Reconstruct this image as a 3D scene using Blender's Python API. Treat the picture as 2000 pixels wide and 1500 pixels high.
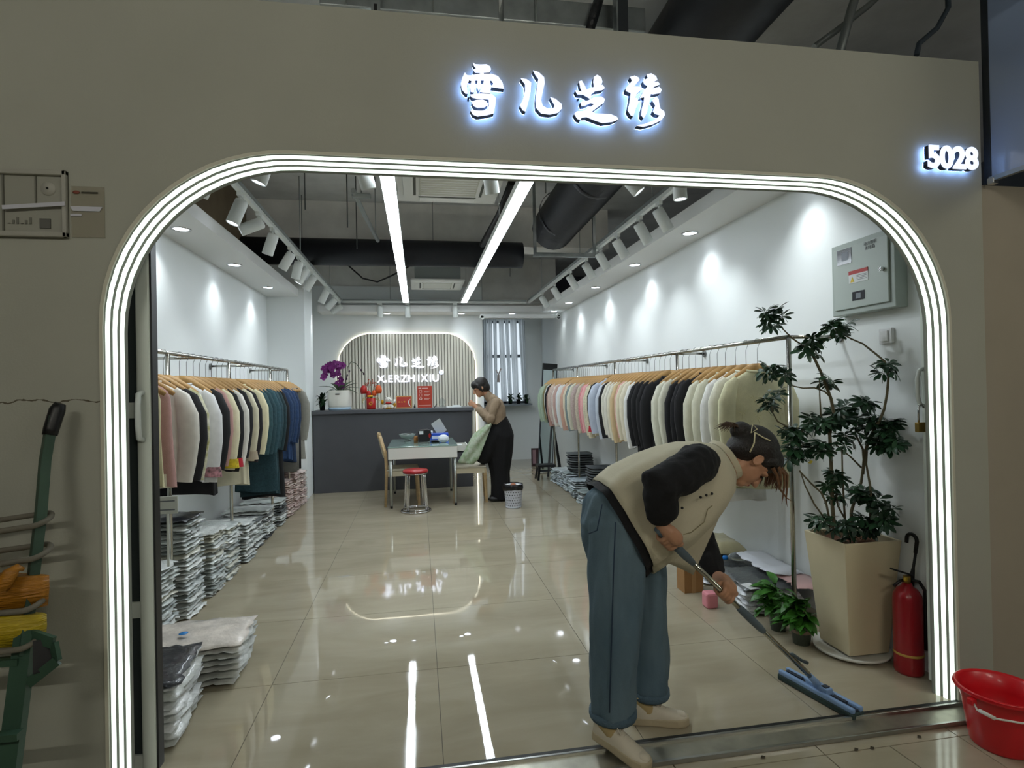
import bpy, bmesh, math, random
from mathutils import Vector, Matrix, Euler
R = random.Random(7)
PI = math.pi
scn = bpy.context.scene
for o in list(bpy.data.objects): bpy.data.objects.remove(o)
COL = scn.collection

# ------------------------------------------------------------------ camera
F, H = 1110.0, 1.45
_yaw = math.atan((1000 - 818) / F); _roll = math.radians(1.15); _pit = math.atan(6 / F)
_f0 = Vector((math.sin(_yaw), math.cos(_yaw), 0)); _r0 = Vector((math.cos(_yaw), -math.sin(_yaw), 0)); _u0 = Vector((0, 0, 1))
FW = _f0 * math.cos(_pit) + _u0 * math.sin(_pit); _u1 = _u0 * math.cos(_pit) - _f0 * math.sin(_pit)
RT = _r0 * math.cos(_roll) - _u1 * math.sin(_roll); UP = _u1 * math.cos(_roll) + _r0 * math.sin(_roll)
CAM = Vector((0, 0, H))
def ray(px, py): return FW * F + RT * (px - 1000) - UP * (py - 750)
def fl(px, py, z=0.0): d = ray(px, py); return CAM + d * ((z - H) / d.z)
def at(px, py, y): d = ray(px, py); return CAM + d * (y / d.y)
def wr(px, py, x): d = ray(px, py); return CAM + d * (x / d.x)
cd = bpy.data.cameras.new('camera'); cam = bpy.data.objects.new('camera', cd); COL.objects.link(cam)
cd.sensor_width = 36; cd.lens = 36 * F / 2000; cd.clip_start = 0.05
m = Matrix.Identity(4)
for i in range(3):
    m[i][0] = RT[i]; m[i][1] = UP[i]; m[i][2] = -FW[i]; m[i][3] = CAM[i]
cam.matrix_world = m
scn.camera = cam

# ------------------------------------------------------------------ world, exposure
w = bpy.data.worlds.new('world'); scn.world = w; w.use_nodes = True
bg = w.node_tree.nodes['Background']; bg.inputs[0].default_value = (0.50, 0.52, 0.50, 1); bg.inputs[1].default_value = 0.10
vs = scn.view_settings; vs.view_transform = 'Standard'; vs.look = 'None'; vs.gamma = 1; vs.use_curve_mapping = False
vs.exposure = 0.0
SPOT_DOWN, SPOT_TRACK, LED_PANEL, LED_ARCH, CORRIDOR = 18.0, 16.0, 34.0, 1.8, 180.0

# ------------------------------------------------------------------ materials
def lin(h):
    if isinstance(h, str):
        c = [int(h[i:i + 2], 16) / 255 for i in (0, 2, 4)]
    else: c = h
    return tuple((x / 12.92 if x <= 0.04045 else ((x + 0.055) / 1.055) ** 2.4) for x in c) + (1,)
MATS = {}
def mat(name, col, rough=0.6, metal=0.0, var=0.0, vscale=8.0, bump=0.0, bscale=60.0, emit=0.0, ecol=None, trans=0.0, coat=0.0, alpha=1.0, col2=None, stretch=None, spec=0.5, ior=1.45, crough=0.1, sheen=0.0):
    if name in MATS: return MATS[name]
    m = bpy.data.materials.new(name); m.use_nodes = True
    nt = m.node_tree; b = nt.nodes['Principled BSDF']
    c = lin(col); b.inputs['Base Color'].default_value = c
    b.inputs['Roughness'].default_value = rough; b.inputs['Metallic'].default_value = metal
    b.inputs['Specular IOR Level'].default_value = spec; b.inputs['IOR'].default_value = ior
    b.inputs['Transmission Weight'].default_value = trans; b.inputs['Coat Weight'].default_value = coat
    b.inputs['Coat Roughness'].default_value = crough; b.inputs['Alpha'].default_value = alpha
    b.inputs['Sheen Weight'].default_value = sheen
    if emit:
        b.inputs['Emission Color'].default_value = lin(ecol or col); b.inputs['Emission Strength'].default_value = emit
    if var or bump:
        tc = nt.nodes.new('ShaderNodeTexCoord'); mp = nt.nodes.new('ShaderNodeMapping')
        nt.links.new(tc.outputs['Object'], mp.inputs['Vector'])
        if stretch: mp.inputs['Scale'].default_value = stretch
    if var:
        n = nt.nodes.new('ShaderNodeTexNoise'); n.inputs['Scale'].default_value = vscale; n.inputs['Detail'].default_value = 5
        nt.links.new(mp.outputs[0], n.inputs['Vector'])
        r = nt.nodes.new('ShaderNodeValToRGB'); r.color_ramp.elements[0].position = 0.3; r.color_ramp.elements[1].position = 0.7
        if col2: a, d = c, lin(col2)
        else:
            a = tuple(min(1, x * (1 + var)) for x in c[:3]) + (1,); d = tuple(x * (1 - var) for x in c[:3]) + (1,)
        r.color_ramp.elements[0].color = d; r.color_ramp.elements[1].color = a
        nt.links.new(n.outputs['Fac'], r.inputs['Fac']); nt.links.new(r.outputs['Color'], b.inputs['Base Color'])
    if bump:
        n2 = nt.nodes.new('ShaderNodeTexNoise'); n2.inputs['Scale'].default_value = bscale; n2.inputs['Detail'].default_value = 3
        nt.links.new(mp.outputs[0], n2.inputs['Vector'])
        bp = nt.nodes.new('ShaderNodeBump'); bp.inputs['Strength'].default_value = bump; bp.inputs['Distance'].default_value = 0.01
        nt.links.new(n2.outputs['Fac'], bp.inputs['Height']); nt.links.new(bp.outputs[0], b.inputs['Normal'])
    MATS[name] = m
    return m

# ------------------------------------------------------------------ mesh builder
class MB:
    def __init__(s): s.v = []; s.f = []; s.sm = []
    def add(s, vs, fs, smooth=False):
        b = len(s.v); s.v += [tuple(p) for p in vs]
        for f in fs: s.f.append(tuple(i + b for i in f)); s.sm.append(smooth)
        return s
    def bx(s, x0, x1, y0, y1, z0, z1, M=None):
        v = [Vector((x, y, z)) for z in (z0, z1) for y in (y0, y1) for x in (x0, x1)]
        if M is not None: v = [M @ p for p in v]
        return s.add(v, [(0, 2, 3, 1), (4, 5, 7, 6), (0, 1, 5, 4), (2, 6, 7, 3), (0, 4, 6, 2), (1, 3, 7, 5)])
    def bc(s, c, sz, M=None):
        c = Vector(c); T = Matrix.Translation(c)
        if M is not None: T = T @ M.to_4x4()
        a, b, d = sz[0] / 2, sz[1] / 2, sz[2] / 2
        return s.bx(-a, a, -b, b, -d, d, T)
    def beam(s, p, q, wd, ht, up=(0, 0, 1)):
        p, q = Vector(p), Vector(q); d = q - p; L = d.length; d.normalize()
        u = Vector(up); x = d.cross(u)
        if x.length < 1e-4: x = d.cross(Vector((0, 1, 0)))
        x.normalize(); u = x.cross(d)
        v = []
        for t in (0, L):
            for a, b in ((-1, -1), (1, -1), (1, 1), (-1, 1)):
                v.append(p + d * t + x * (a * wd / 2) + u * (b * ht / 2))
        return s.add(v, [(0, 3, 2, 1), (4, 5, 6, 7), (0, 1, 5, 4), (1, 2, 6, 5), (2, 3, 7, 6), (3, 0, 4, 7)])
    def tube(s, pts, r, n=8, caps=True, closed=False, ell=None, up=None, smooth=True, dome=False):
        pts = [Vector(p) for p in pts]; N = len(pts)
        rs = list(r) if hasattr(r, '__len__') else [r] * N
        if dome:   # rounded ends
            t0 = (pts[0] - pts[1]).normalized(); t1 = (pts[-1] - pts[-2]).normalized()
            a = [(pts[0] + t0 * rs[0] * k, rs[0] * math.sqrt(max(0, 1 - k * k))) for k in (0.95, 0.75, 0.4)]
            b = [(pts[-1] + t1 * rs[-1] * k, rs[-1] * math.sqrt(max(0, 1 - k * k))) for k in (0.4, 0.75, 0.95)]
            pts = [p for p, _ in a] + pts + [p for p, _ in b]; e2 = ell
            if ell is not None and hasattr(ell, '__len__'): ell = [ell[0]] * 3 + list(ell) + [ell[-1]] * 3
            rs = [q for _, q in a] + rs + [q for _, q in b]; N = len(pts)
        es = list(ell) if hasattr(ell, '__len__') else [ell or 1.0] * N
        tg = []
        for i in range(N):
            if closed: t = pts[(i + 1) % N] - pts[i - 1]
            else: t = pts[min(i + 1, N - 1)] - pts[max(i - 1, 0)]
            tg.append(t.normalized() if t.length > 1e-9 else Vector((0, 0, 1)))
        u = Vector(up) if up is not None else (Vector((0, 0, 1)) if abs(tg[0].z) < 0.9 else Vector((1, 0, 0)))
        vs = []
        for i in range(N):
            t = tg[i]
            if i and up is None:
                u = u - t * u.dot(t)
            else:
                u = (Vector(up) if up is not None else u); u = u - t * u.dot(t)
            if u.length < 1e-6: u = t.orthogonal()
            u.normalize(); x = t.cross(u)
            for k in range(n):
                a = 2 * PI * k / n
                vs.append(pts[i] + (x * math.cos(a) * es[i] + u * math.sin(a)) * rs[i])
        fs = []
        for i in range(N if closed else N - 1):
            for k in range(n):
                a = i * n + k; b = i * n + (k + 1) % n; c = ((i + 1) % N) * n + (k + 1) % n; d = ((i + 1) % N) * n + k
                fs.append((a, b, c, d))
        s.add(vs, fs, smooth)
        if caps and not closed:
            b = len(s.v) - N * n
            s.f.append(tuple(b + k for k in reversed(range(n)))); s.sm.append(False)
            s.f.append(tuple(b + (N - 1) * n + k for k in range(n))); s.sm.append(False)
        return s
    def cyl(s, p, q, r, n=16, r2=None, smooth=True): return s.tube([p, q], [r, r if r2 is None else r2], n, smooth=smooth)
    def lathe(s, prof, n=24, c=(0, 0, 0), M=None, smooth=True, a0=0, a1=2 * PI, sx=1, sy=1):
        c = Vector(c); N = len(prof); full = abs(a1 - a0 - 2 * PI) < 1e-6; nn = n if full else n + 1; vs = []
        for (r, z) in prof:
            for k in range(nn):
                a = a0 + (a1 - a0) * k / n
                p = Vector((r * math.cos(a) * sx, r * math.sin(a) * sy, z))
                if M is not None: p = M @ p
                vs.append(p + c)
        fs = []
        for i in range(N - 1):
            for k in range(n):
                k2 = (k + 1) % nn
                fs.append((i * nn + k, i * nn + k2, (i + 1) * nn + k2, (i + 1) * nn + k))
        return s.add(vs, fs, smooth)
    def ell(s, c, r, n=14, mm=9, M=None):
        c = Vector(c); r = Vector(r) if hasattr(r, '__len__') else Vector((r, r, r)); vs = [] ; fs = []
        def P(x, y, z):
            p = Vector((x * r.x, y * r.y, z * r.z))
            return (M @ p if M is not None else p) + c
        vs.append(P(0, 0, 1))
        for i in range(1, mm):
            t = PI * i / mm
            for k in range(n): vs.append(P(math.sin(t) * math.cos(2 * PI * k / n), math.sin(t) * math.sin(2 * PI * k / n), math.cos(t)))
        vs.append(P(0, 0, -1)); L = len(vs) - 1
        for k in range(n):
            fs.append((0, 1 + k, 1 + (k + 1) % n)); b = 1 + (mm - 2) * n
            fs.append((L, b + (k + 1) % n, b + k))
        for i in range(mm - 2):
            for k in range(n):
                a = 1 + i * n; fs.append((a + k, a + n + k, a + n + (k + 1) % n, a + (k + 1) % n))
        return s.add(vs, fs, True)
    def prism(s, poly, fn0, fn1):
        n = len(poly); v = [fn0(*p) for p in poly] + [fn1(*p) for p in poly]
        fs = [tuple(range(n)), tuple(n + k for k in reversed(range(n)))]
        fs += [(k, k + n, (k + 1) % n + n, (k + 1) % n) for k in range(n)]
        return s.add(v, fs)
    def grid(s, fn, nu, nv, cu=False, cv=False, smooth=True):
        vs = [fn(i / (nu if cu else nu - 1), j / (nv if cv else nv - 1)) for i in range(nu) for j in range(nv)]
        fs = []
        for i in range(nu if cu else nu - 1):
            for j in range(nv if cv else nv - 1):
                a = i * nv + j; b = ((i + 1) % nu) * nv + j; c = ((i + 1) % nu) * nv + (j + 1) % nv; d = i * nv + (j + 1) % nv
                fs.append((a, b, c, d))
        return s.add(vs, fs, smooth)
    def mesh(s, name, mt=None, fix=True):
        me = bpy.data.meshes.new(name); me.from_pydata(s.v, [], s.f)
        me.polygons.foreach_set('use_smooth', s.sm)
        if fix:
            bm = bmesh.new(); bm.from_mesh(me); bmesh.ops.recalc_face_normals(bm, faces=bm.faces); bm.to_mesh(me); bm.free()
        if mt: me.materials.append(mt)
        me.update(); return me

def link(o, parent=None):
    COL.objects.link(o)
    if parent is not None: o.parent = parent
    return o
def tag(o, label=None, cat=None, group=None, kind=None):
    if label: o['label'] = label
    if cat: o['category'] = cat
    if group: o['group'] = group
    if kind: o['kind'] = kind
    return o
def thing(name, label, cat, loc=(0, 0, 0), rz=0, group=None):
    o = bpy.data.objects.new(name, None); o.empty_display_size = 0.05; o.location = loc; o.rotation_euler = (0, 0, rz); link(o)
    return tag(o, label, cat, group)
def part(name, mb, mt, parent, bevel=0, world=False, label=None):
    """part under parent; local coordinates, or world ones (parent must then be unrotated)"""
    if world:
        off = Vector(parent.location); p = parent.parent
        while p is not None: off = off + Vector(p.location); p = p.parent
        mb.v = [tuple(Vector(v) - off) for v in mb.v]
    o = bpy.data.objects.new(name, mb.mesh(name, mt)); link(o, parent)
    if bevel: bev(o, bevel)
    if label: o['label'] = label
    return o
def bev(o, wd, seg=2):
    b = o.modifiers.new('bevel', 'BEVEL'); b.width = wd; b.segments = seg; b.limit_method = 'ANGLE'; b.angle_limit = math.radians(40)
def single(name, mb, mt, label=None, cat=None, group=None, kind=None, bevel=0):
    """top-level thing of one mesh, origin moved to its base"""
    xs = [v[0] for v in mb.v]; ys = [v[1] for v in mb.v]; zs = [v[2] for v in mb.v]
    c = Vector(((min(xs) + max(xs)) / 2, (min(ys) + max(ys)) / 2, min(zs)))
    mb.v = [tuple(Vector(v) - c) for v in mb.v]
    o = bpy.data.objects.new(name, mb.mesh(name, mt)); o.location = c; link(o)
    if bevel: bev(o, bevel)
    return tag(o, label, cat, group, kind)
def struct(name, mb, mt, label=None, parent=None, bevel=0):
    if parent is not None: return part(name, mb, mt, parent, bevel, True, label)
    return single(name, mb, mt, label, None, None, 'structure', bevel)
def pc(o, data=None, parent=None, loc=None, rot=None, sc=None, mt=None):
    """copy of a one-mesh object"""
    c = o.copy(); COL.objects.link(c); c.parent = parent
    if loc is not None: c.location = loc
    if rot is not None: c.rotation_euler = rot
    if sc is not None: c.scale = sc
    if mt is not None: c.material_slots[0].link = 'OBJECT'; c.material_slots[0].material = mt
    return c
def inst(name, me, parent, loc=(0, 0, 0), rot=(0, 0, 0), sc=(1, 1, 1), mt=None):
    o = bpy.data.objects.new(name, me); link(o, parent); o.location = loc; o.rotation_euler = rot; o.scale = sc
    if mt is not None: o.material_slots[0].link = 'OBJECT'; o.material_slots[0].material = mt
    return o
def remesh(mb, voxel, smooth=6, mt=None, name='body', factor=0.5):
    """overlapping closed shells -> one continuous smooth surface"""
    me = mb.mesh(name); o = bpy.data.objects.new(name, me); COL.objects.link(o)
    r = o.modifiers.new('r', 'REMESH'); r.mode = 'VOXEL'; r.voxel_size = voxel; r.use_smooth_shade = True
    if smooth: sm = o.modifiers.new('s', 'SMOOTH'); sm.iterations = smooth; sm.factor = factor
    dg = bpy.context.evaluated_depsgraph_get(); me2 = bpy.data.meshes.new_from_object(o.evaluated_get(dg))
    bpy.data.objects.remove(o); bpy.data.meshes.remove(me); me2.name = name
    me2.polygons.foreach_set('use_smooth', [True] * len(me2.polygons))
    me2.materials.clear()
    if mt: me2.materials.append(mt)
    return me2
def textmesh(txt, size, depth, offset=0.0, align='CENTER', space=1.0):
    c = bpy.data.curves.new('txt', 'FONT'); c.body = txt; c.size = size; c.extrude = depth / 2; c.offset = offset; c.align_x = align; c.space_character = space
    o = bpy.data.objects.new('txt', c); COL.objects.link(o)
    dg = bpy.context.evaluated_depsgraph_get(); me = bpy.data.meshes.new_from_object(o.evaluated_get(dg))
    bpy.data.objects.remove(o); return me
def spot(name, parent, loc, target, power, size, blend=0.5, col=(1, 1, 1), rad=0.03):
    l = bpy.data.lights.new(name, 'SPOT'); l.energy = power; l.spot_size = size; l.spot_blend = blend; l.color = col; l.shadow_soft_size = rad
    o = bpy.data.objects.new(name, l); link(o, parent); o.location = loc
    o.rotation_euler = (Vector(target) - Vector(loc)).to_track_quat('-Z', 'Y').to_euler(); return o
# ------------------------------------------------------------------ the shell
XL, XR, YF, YS, YW = -1.975, 2.457, 2.2, 9.85, 11.2      # side walls, facade, sign wall, window wall
ZS, ZT, ZC = 2.717, 2.82, 3.72                            # soffit underside, soffit top, slab
AX0, AX1, AZ = -1.09, 2.35, 2.33                          # arch outline on the facade
wall_m = mat('wall_paint', 'e3e7e6', 0.75, bump=0.03, bscale=180)
soff_m = mat('soffit_paint', 'e2e3e1', 0.8)
fac_m = mat('facade_paint', 'a6a79a', 0.8, var=0.05, vscale=1.6, bump=0.05, bscale=140)
conc_m = mat('slab_concrete', 'd2d4d3', 0.9, var=0.12, vscale=3, bump=0.2, bscale=25)
concl_m = mat('beam_concrete', 'd6d5d0', 0.9, var=0.10, vscale=4, bump=0.15, bscale=25)
brown_m = mat('upper_wall_board', '6a5c48', 0.9, var=0.15, vscale=3)

def arch(ins=0.0, n=14, rx=0.64):
    """arch outline, inset by ins, from bottom left over the top to bottom right (x, z)"""
    x0, x1, zt, r = AX0 + ins, AX1 - ins, AZ - ins, rx - ins * 0.6
    p = [(x0, 0.0)]
    p += [(x0 + r - r * math.cos(a), zt - r + r * math.sin(a)) for a in [PI / 2 * k / n for k in range(n + 1)]]
    p += [(x1 - r + r * math.sin(a), zt - r + r * math.cos(a)) for a in [PI / 2 * k / n for k in range(n + 1)]]
    p += [(x1, 0.0)]
    return p

def facade():
    a = arch(-0.012); h = len(a) // 2; mx = (AX0 + AX1) / 2; top = 2.89
    L = [(-3.6, 0)] + a[:h] + [(mx, AZ + 0.012), (mx, top), (-3.6, top)]
    Rr = [(mx, top), (mx, AZ + 0.012)] + a[h:] + [(2.545, 0), (2.545, top)]
    mb = MB()
    for P in (L, Rr): mb.prism(P, lambda x, z: (x, YF, z), lambda x, z: (x, YF + 0.085, z))
    return struct('wall_front', mb, fac_m, 'grey plaster shop front with a wide arched opening')
# facade material gets a crack line of its own
def crack_material():
    m = fac_m; nt = m.node_tree; b = nt.nodes['Principled BSDF']
    src = b.inputs['Base Color'].links[0].from_socket
    geo = nt.nodes.new('ShaderNodeNewGeometry'); sep = nt.nodes.new('ShaderNodeSeparateXYZ'); nt.links.new(geo.outputs['Position'], sep.inputs[0])
    def M(op, a, c=None):
        n = nt.nodes.new('ShaderNodeMath'); n.operation = op
        for i, v in enumerate((a, c)):
            if v is None: continue
            if isinstance(v, (int, float)): n.inputs[i].default_value = v
            else: nt.links.new(v, n.inputs[i])
        return n.outputs[0]
    nz = nt.nodes.new('ShaderNodeTexNoise'); nz.inputs['Scale'].default_value = 14; nz.inputs['Detail'].default_value = 6
    nt.links.new(geo.outputs['Position'], nz.inputs['Vector'])
    nz2 = nt.nodes.new('ShaderNodeTexNoise'); nz2.inputs['Scale'].default_value = 30; nz2.inputs['Detail'].default_value = 4
    nt.links.new(geo.outputs['Position'], nz2.inputs['Vector'])
    wob = M('MULTIPLY', M('SUBTRACT', nz.outputs['Fac'], 0.5), 0.05)
    d = M('ABSOLUTE', M('SUBTRACT', M('ADD', sep.outputs['Z'], wob), 1.432))
    thick = M('MULTIPLY', nz2.outputs['Fac'], 0.007)
    line = M('LESS_THAN', d, M('SUBTRACT', thick, 0.0015))
    onleft = M('LESS_THAN', sep.outputs['X'], -1.09)
    fac = M('MULTIPLY', line, onleft)
    mx = nt.nodes.new('ShaderNodeMix'); mx.data_type = 'RGBA'
    nt.links.new(fac, mx.inputs[0]); nt.links.new(src, mx.inputs[6]); mx.inputs[7].default_value = lin('55503f')
    nt.links.new(mx.outputs[2], b.inputs['Base Color'])
crack_material()
facade()
struct('wall_front_right', MB().bx(2.545, 4.2, YF + 0.01, YF + 0.11, 0, 2.33), mat('neighbour_plaster', '9e9686', 0.85, var=0.06, vscale=2), 'brownish plaster wall of the neighbouring unit')
struct('wall_left', MB().bx(XL - 0.1, XL, YF + 0.1, YW, 0, 2.90), wall_m, 'white painted side wall behind the left rack')
struct('wall_right', MB().bx(XR, XR + 0.1, YF + 0.12, YW, 0, 2.90), wall_m, 'white painted side wall behind the long rack')
struct('wall_pillar', MB().bx(XL, -1.50, 7.97, 8.55, 0, ZC), wall_m, 'white square pillar beside the counter')
struct('wall_sign', MB().bx(XL, 1.115, YS, YS + 0.12, 0, 3.2), wall_m, 'white feature wall behind the counter')
# window wall with a real opening
wx0, wx1, wz0, wz1 = 1.27, 2.12, 1.12, 2.78
mb = MB()
mb.bx(XL, wx0, YW, YW + 0.15, 0, ZC); mb.bx(wx1, XR + 0.1, YW, YW + 0.15, 0, ZC); mb.bx(wx0, wx1, YW, YW + 0.15, 0, wz0); mb.bx(wx0, wx1, YW, YW + 0.15, wz1, ZC)
struct('wall_back', mb, wall_m, 'grey white wall around the curtained window')
for nm_, bx_, lb_ in (('wall_plenum_left', (-6, -5.9, -5, YW + 0.2), 'dark wall beyond the left plenum'), ('wall_plenum_right', (5.9, 6, -5, YW + 0.2), 'dark wall beyond the right plenum'), ('wall_plenum_back', (-6, 6, YW + 0.2, YW + 0.3), 'dark wall behind the plenum')):
    struct(nm_, MB().bx(*bx_, 0, ZC), mat('plenum_dark', '4a5058', 0.9), lb_)
struct('ceiling', MB().bx(-6, 6, -5, YW + 0.2, ZC, ZC + 0.15), conc_m, 'bare concrete slab above the open ceiling')
s = struct('ceiling_soffit_left', MB().bx(XL, -1.57, YF + 0.1, 7.97, ZS, ZT), soff_m, 'dropped white soffit above the left rack')
s = struct('ceiling_soffit_right', MB().bx(2.09, XR, YF + 0.12, YS, ZS, ZT), soff_m, 'dropped white soffit above the long rack')
struct('ceiling_soffit_back', MB().bx(-1.57, 2.09, 9.42, YS, ZS, ZT), soff_m, 'dropped white soffit before the feature wall')
struct('ceiling_soffit_alcove', MB().bx(1.115, XR, YS, YW, 2.86, 2.95), soff_m, 'white ceiling of the window alcove')
# concrete beams of the upper ceiling, upper side boards
struct('ceiling_beam', MB().bx(XL, XR, 7.05, 7.45, 3.22, ZC), concl_m, 'pale concrete beam crossing the open ceiling')
struct('ceiling_beam_far', MB().bx(XL, XR, 9.9, 10.2, 2.96, ZC), concl_m, 'pale concrete beam above the feature wall')
struct('trim_1', MB().bx(XL, XL + 0.02, 3.0, 7.9, ZT + 0.01, ZC - 0.02), brown_m, 'brown board lining above the left soffit')
# floor : grout slab with tile children
grout_m = mat('grout', '5a5448', 0.9)
def tile_material(name, c1, c2, rough):
    m = bpy.data.materials.new(name); m.use_nodes = True; nt = m.node_tree; b = nt.nodes['Principled BSDF']
    tc = nt.nodes.new('ShaderNodeNewGeometry'); n = nt.nodes.new('ShaderNodeTexNoise'); n.inputs['Scale'].default_value = 2.2; n.inputs['Detail'].default_value = 7; n.inputs['Roughness'].default_value = 0.6; n.inputs['Distortion'].default_value = 0.8
    mp = nt.nodes.new('ShaderNodeMapping'); mp.inputs['Scale'].default_value = (0.6, 2.2, 1); nt.links.new(tc.outputs['Position'], mp.inputs['Vector']); nt.links.new(mp.outputs[0], n.inputs['Vector'])
    r = nt.nodes.new('ShaderNodeValToRGB'); r.color_ramp.elements[0].position = 0.3; r.color_ramp.elements[1].position = 0.72
    r.color_ramp.elements[0].color = lin(c1); r.color_ramp.elements[1].color = lin(c2)
    nt.links.new(n.outputs['Fac'], r.inputs['Fac']); nt.links.new(r.outputs['Color'], b.inputs['Base Color'])
    # wet patches (sharper gloss) and drier smears
    n2 = nt.nodes.new('ShaderNodeTexNoise'); n2.inputs['Scale'].default_value = 1.6; n2.inputs['Detail'].default_value = 4; nt.links.new(tc.outputs['Position'], n2.inputs['Vector'])
    r2 = nt.nodes.new('ShaderNodeMapRange'); r2.inputs[1].default_value = 0.42; r2.inputs[2].default_value = 0.58; r2.inputs[3].default_value = rough * 0.3; r2.inputs[4].default_value = rough
    nt.links.new(n2.outputs['Fac'], r2.inputs[0]); nt.links.new(r2.outputs[0], b.inputs['Roughness'])
    n3 = nt.nodes.new('ShaderNodeTexNoise'); n3.inputs['Scale'].default_value = 9; nt.links.new(tc.outputs['Position'], n3.inputs['Vector'])
    bp = nt.nodes.new('ShaderNodeBump'); bp.inputs['Strength'].default_value = 0.004; bp.inputs['Distance'].default_value = 0.02
    nt.links.new(n3.outputs['Fac'], bp.inputs['Height']); nt.links.new(bp.outputs[0], b.inputs['Normal'])
    b.inputs['IOR'].default_value = 1.72; b.inputs['Specular IOR Level'].default_value = 0.6
    return m
tile_m = tile_material('polished_tile', '9a907a', 'aaa18b', 0.05)
cor_m = tile_material('corridor_tile', '9a927c', 'ada48e', 0.16)
T = 0.812; TX0 = 0.067 - 3 * T; TY0 = 2.98 - T
fo = thing('floor', None, None, (0, 6.5, -0.03)); fo['kind'] = 'structure'; fo['label'] = 'polished beige tile floor of the shop'
part('grout_bed', MB().bx(XL, XR, YF - 0.01, YW, -0.05, -0.002), grout_m, fo, 0, True)
tile_cache = {}
for i in range(7):
    for j in range(12):
        x0, x1 = max(TX0 + i * T, XL), min(TX0 + (i + 1) * T, XR); y0, y1 = max(TY0 + j * T, YF - 0.01), min(TY0 + (j + 1) * T, YW)
        if x1 - x0 < 0.02 or y1 - y0 < 0.02: continue
        g = 0.0016; k = (round(x1 - x0, 3), round(y1 - y0, 3))
        if k not in tile_cache: tile_cache[k] = MB().bx(-k[0] / 2 + g, k[0] / 2 - g, -k[1] / 2 + g, k[1] / 2 - g, -0.01, 0).mesh('tile', tile_m)
        inst('tile', tile_cache[k], fo, ((x0 + x1) / 2, (y0 + y1) / 2 - 6.5, 0.03))
fc = thing('floor_corridor', None, None, (0, 0, -0.03)); fc['kind'] = 'structure'; fc['label'] = 'worn cream tile floor of the corridor outside'
part('grout_bed', MB().bx(-6, 6, -5, YF - 0.01, -0.05, -0.004), grout_m, fc, 0, True)
CT = 0.6; cx0 = 1.528 - 12 * CT
for i in range(24):
    for j in range(-1, 10):
        x0 = cx0 + i * CT; y1 = 1.99 - j * CT; y0 = y1 - CT
        if j == -1: y0, y1 = 1.99, YF - 0.012
        if x0 > 5.4 or x0 < -5.4: continue
        g = 0.0022; k = (CT, round(y1 - y0, 3))
        if j == 0 and i in (11, 12): # cracked tiles: two and three pieces
            cutx = 0.24 if i == 11 else 0.30
            pl = [[(g, g), (cutx - 0.06, g), (cutx, CT * 0.5), (cutx - 0.02, CT - g), (g, CT - g)], [(cutx - 0.055, g), (CT - g, g), (CT - g, CT - g), (cutx - 0.015, CT - g), (cutx + 0.005, CT * 0.5)]]
            for q in pl:
                mbq = MB().prism(q, lambda x, y: (x0 + x, y0 + y, -0.01), lambda x, y: (x0 + x, y0 + y, 0)); part('tile', mbq, cor_m, fc, 0, True)
            continue
        if k not in tile_cache: tile_cache[k] = MB().bx(-k[0] / 2 + g, k[0] / 2 - g, -k[1] / 2 + g, k[1] / 2 - g, -0.01, 0).mesh('tile', cor_m)
        inst('tile', tile_cache[k], fc, (x0 + CT / 2, (y0 + y1) / 2, 0.03))
# threshold channel
steel_m = mat('brushed_steel', 'a9aaa6', 0.28, 1.0, bump=0.05, bscale=30, stretch=(1, 20, 1))
worn_m = mat('worn_aluminium', 'a8a698', 0.38, 0.9, var=0.2, vscale=9, bump=0.15, bscale=20)
dark_rail = mat('dark_rail', '2f302e', 0.5, 0.6)
th = thing('trim_2', None, None, (0.63, 2.13, 0)); th['kind'] = 'structure'; th['label'] = 'metal door threshold channel with dark guide rail'
part('base_plate', MB().bx(AX0, 2.36, 2.055, 2.185, 0.0, 0.008), worn_m, th, 0.002, True)
part('lip', MB().bx(AX0, 2.36, 2.048, 2.062, 0.0, 0.018), steel_m, th, 0.002, True)
part('lip', MB().bx(AX0, 2.36, 2.160, 2.172, 0.0, 0.020), steel_m, th, 0.002, True)
part('guide_rail', MB().bx(AX0, 2.36, 2.172, 2.2, 0.0, 0.012), dark_rail, th, 0, True)

# ------------------------------------------------------------------ arch light frame: splayed reveal with three glowing tubes
frame_m = mat('arch_frame_grey', '85887f', 0.6)
lip_m = mat('arch_lip', 'c9c7b4', 0.5)
arch_led = mat('arch_led', 'f4fff8', 0.4, emit=LED_ARCH, ecol='eefff2')
ar = thing('arch_light_frame', 'arched shop entrance frame with three glowing white light tubes', 'light frame', (0.63, YF, 0))
def band(i0, y0, i1, y1, th_=0.0):
    a, b = arch(i0), arch(i1)
    mb = MB(); n = len(a)
    vs = [(x, y0, z) for x, z in a] + [(x, y1, z) for x, z in b]
    mb.add(vs, [(k, k + 1, n + k + 1, n + k) for k in range(n - 1)], True)
    return mb
def profile(pts):
    """closed profile (inset, y) swept along the arch"""
    mb = MB(); A = [arch(i) for i, _ in pts]; n = len(A[0]); N = len(pts)
    vs = [(A[j][k][0], pts[j][1], A[j][k][1]) for k in range(n) for j in range(N)]
    fs = [(k * N + j, k * N + (j + 1) % N, (k + 1) * N + (j + 1) % N, (k + 1) * N + j) for k in range(n - 1) for j in range(N)]
    fs += [tuple(range(N)), tuple((n - 1) * N + j for j in reversed(range(N)))]
    return mb.add(vs, fs)
SP = [(0.0, YF - 0.004), (0.036, YF + 0.086)]
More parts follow.
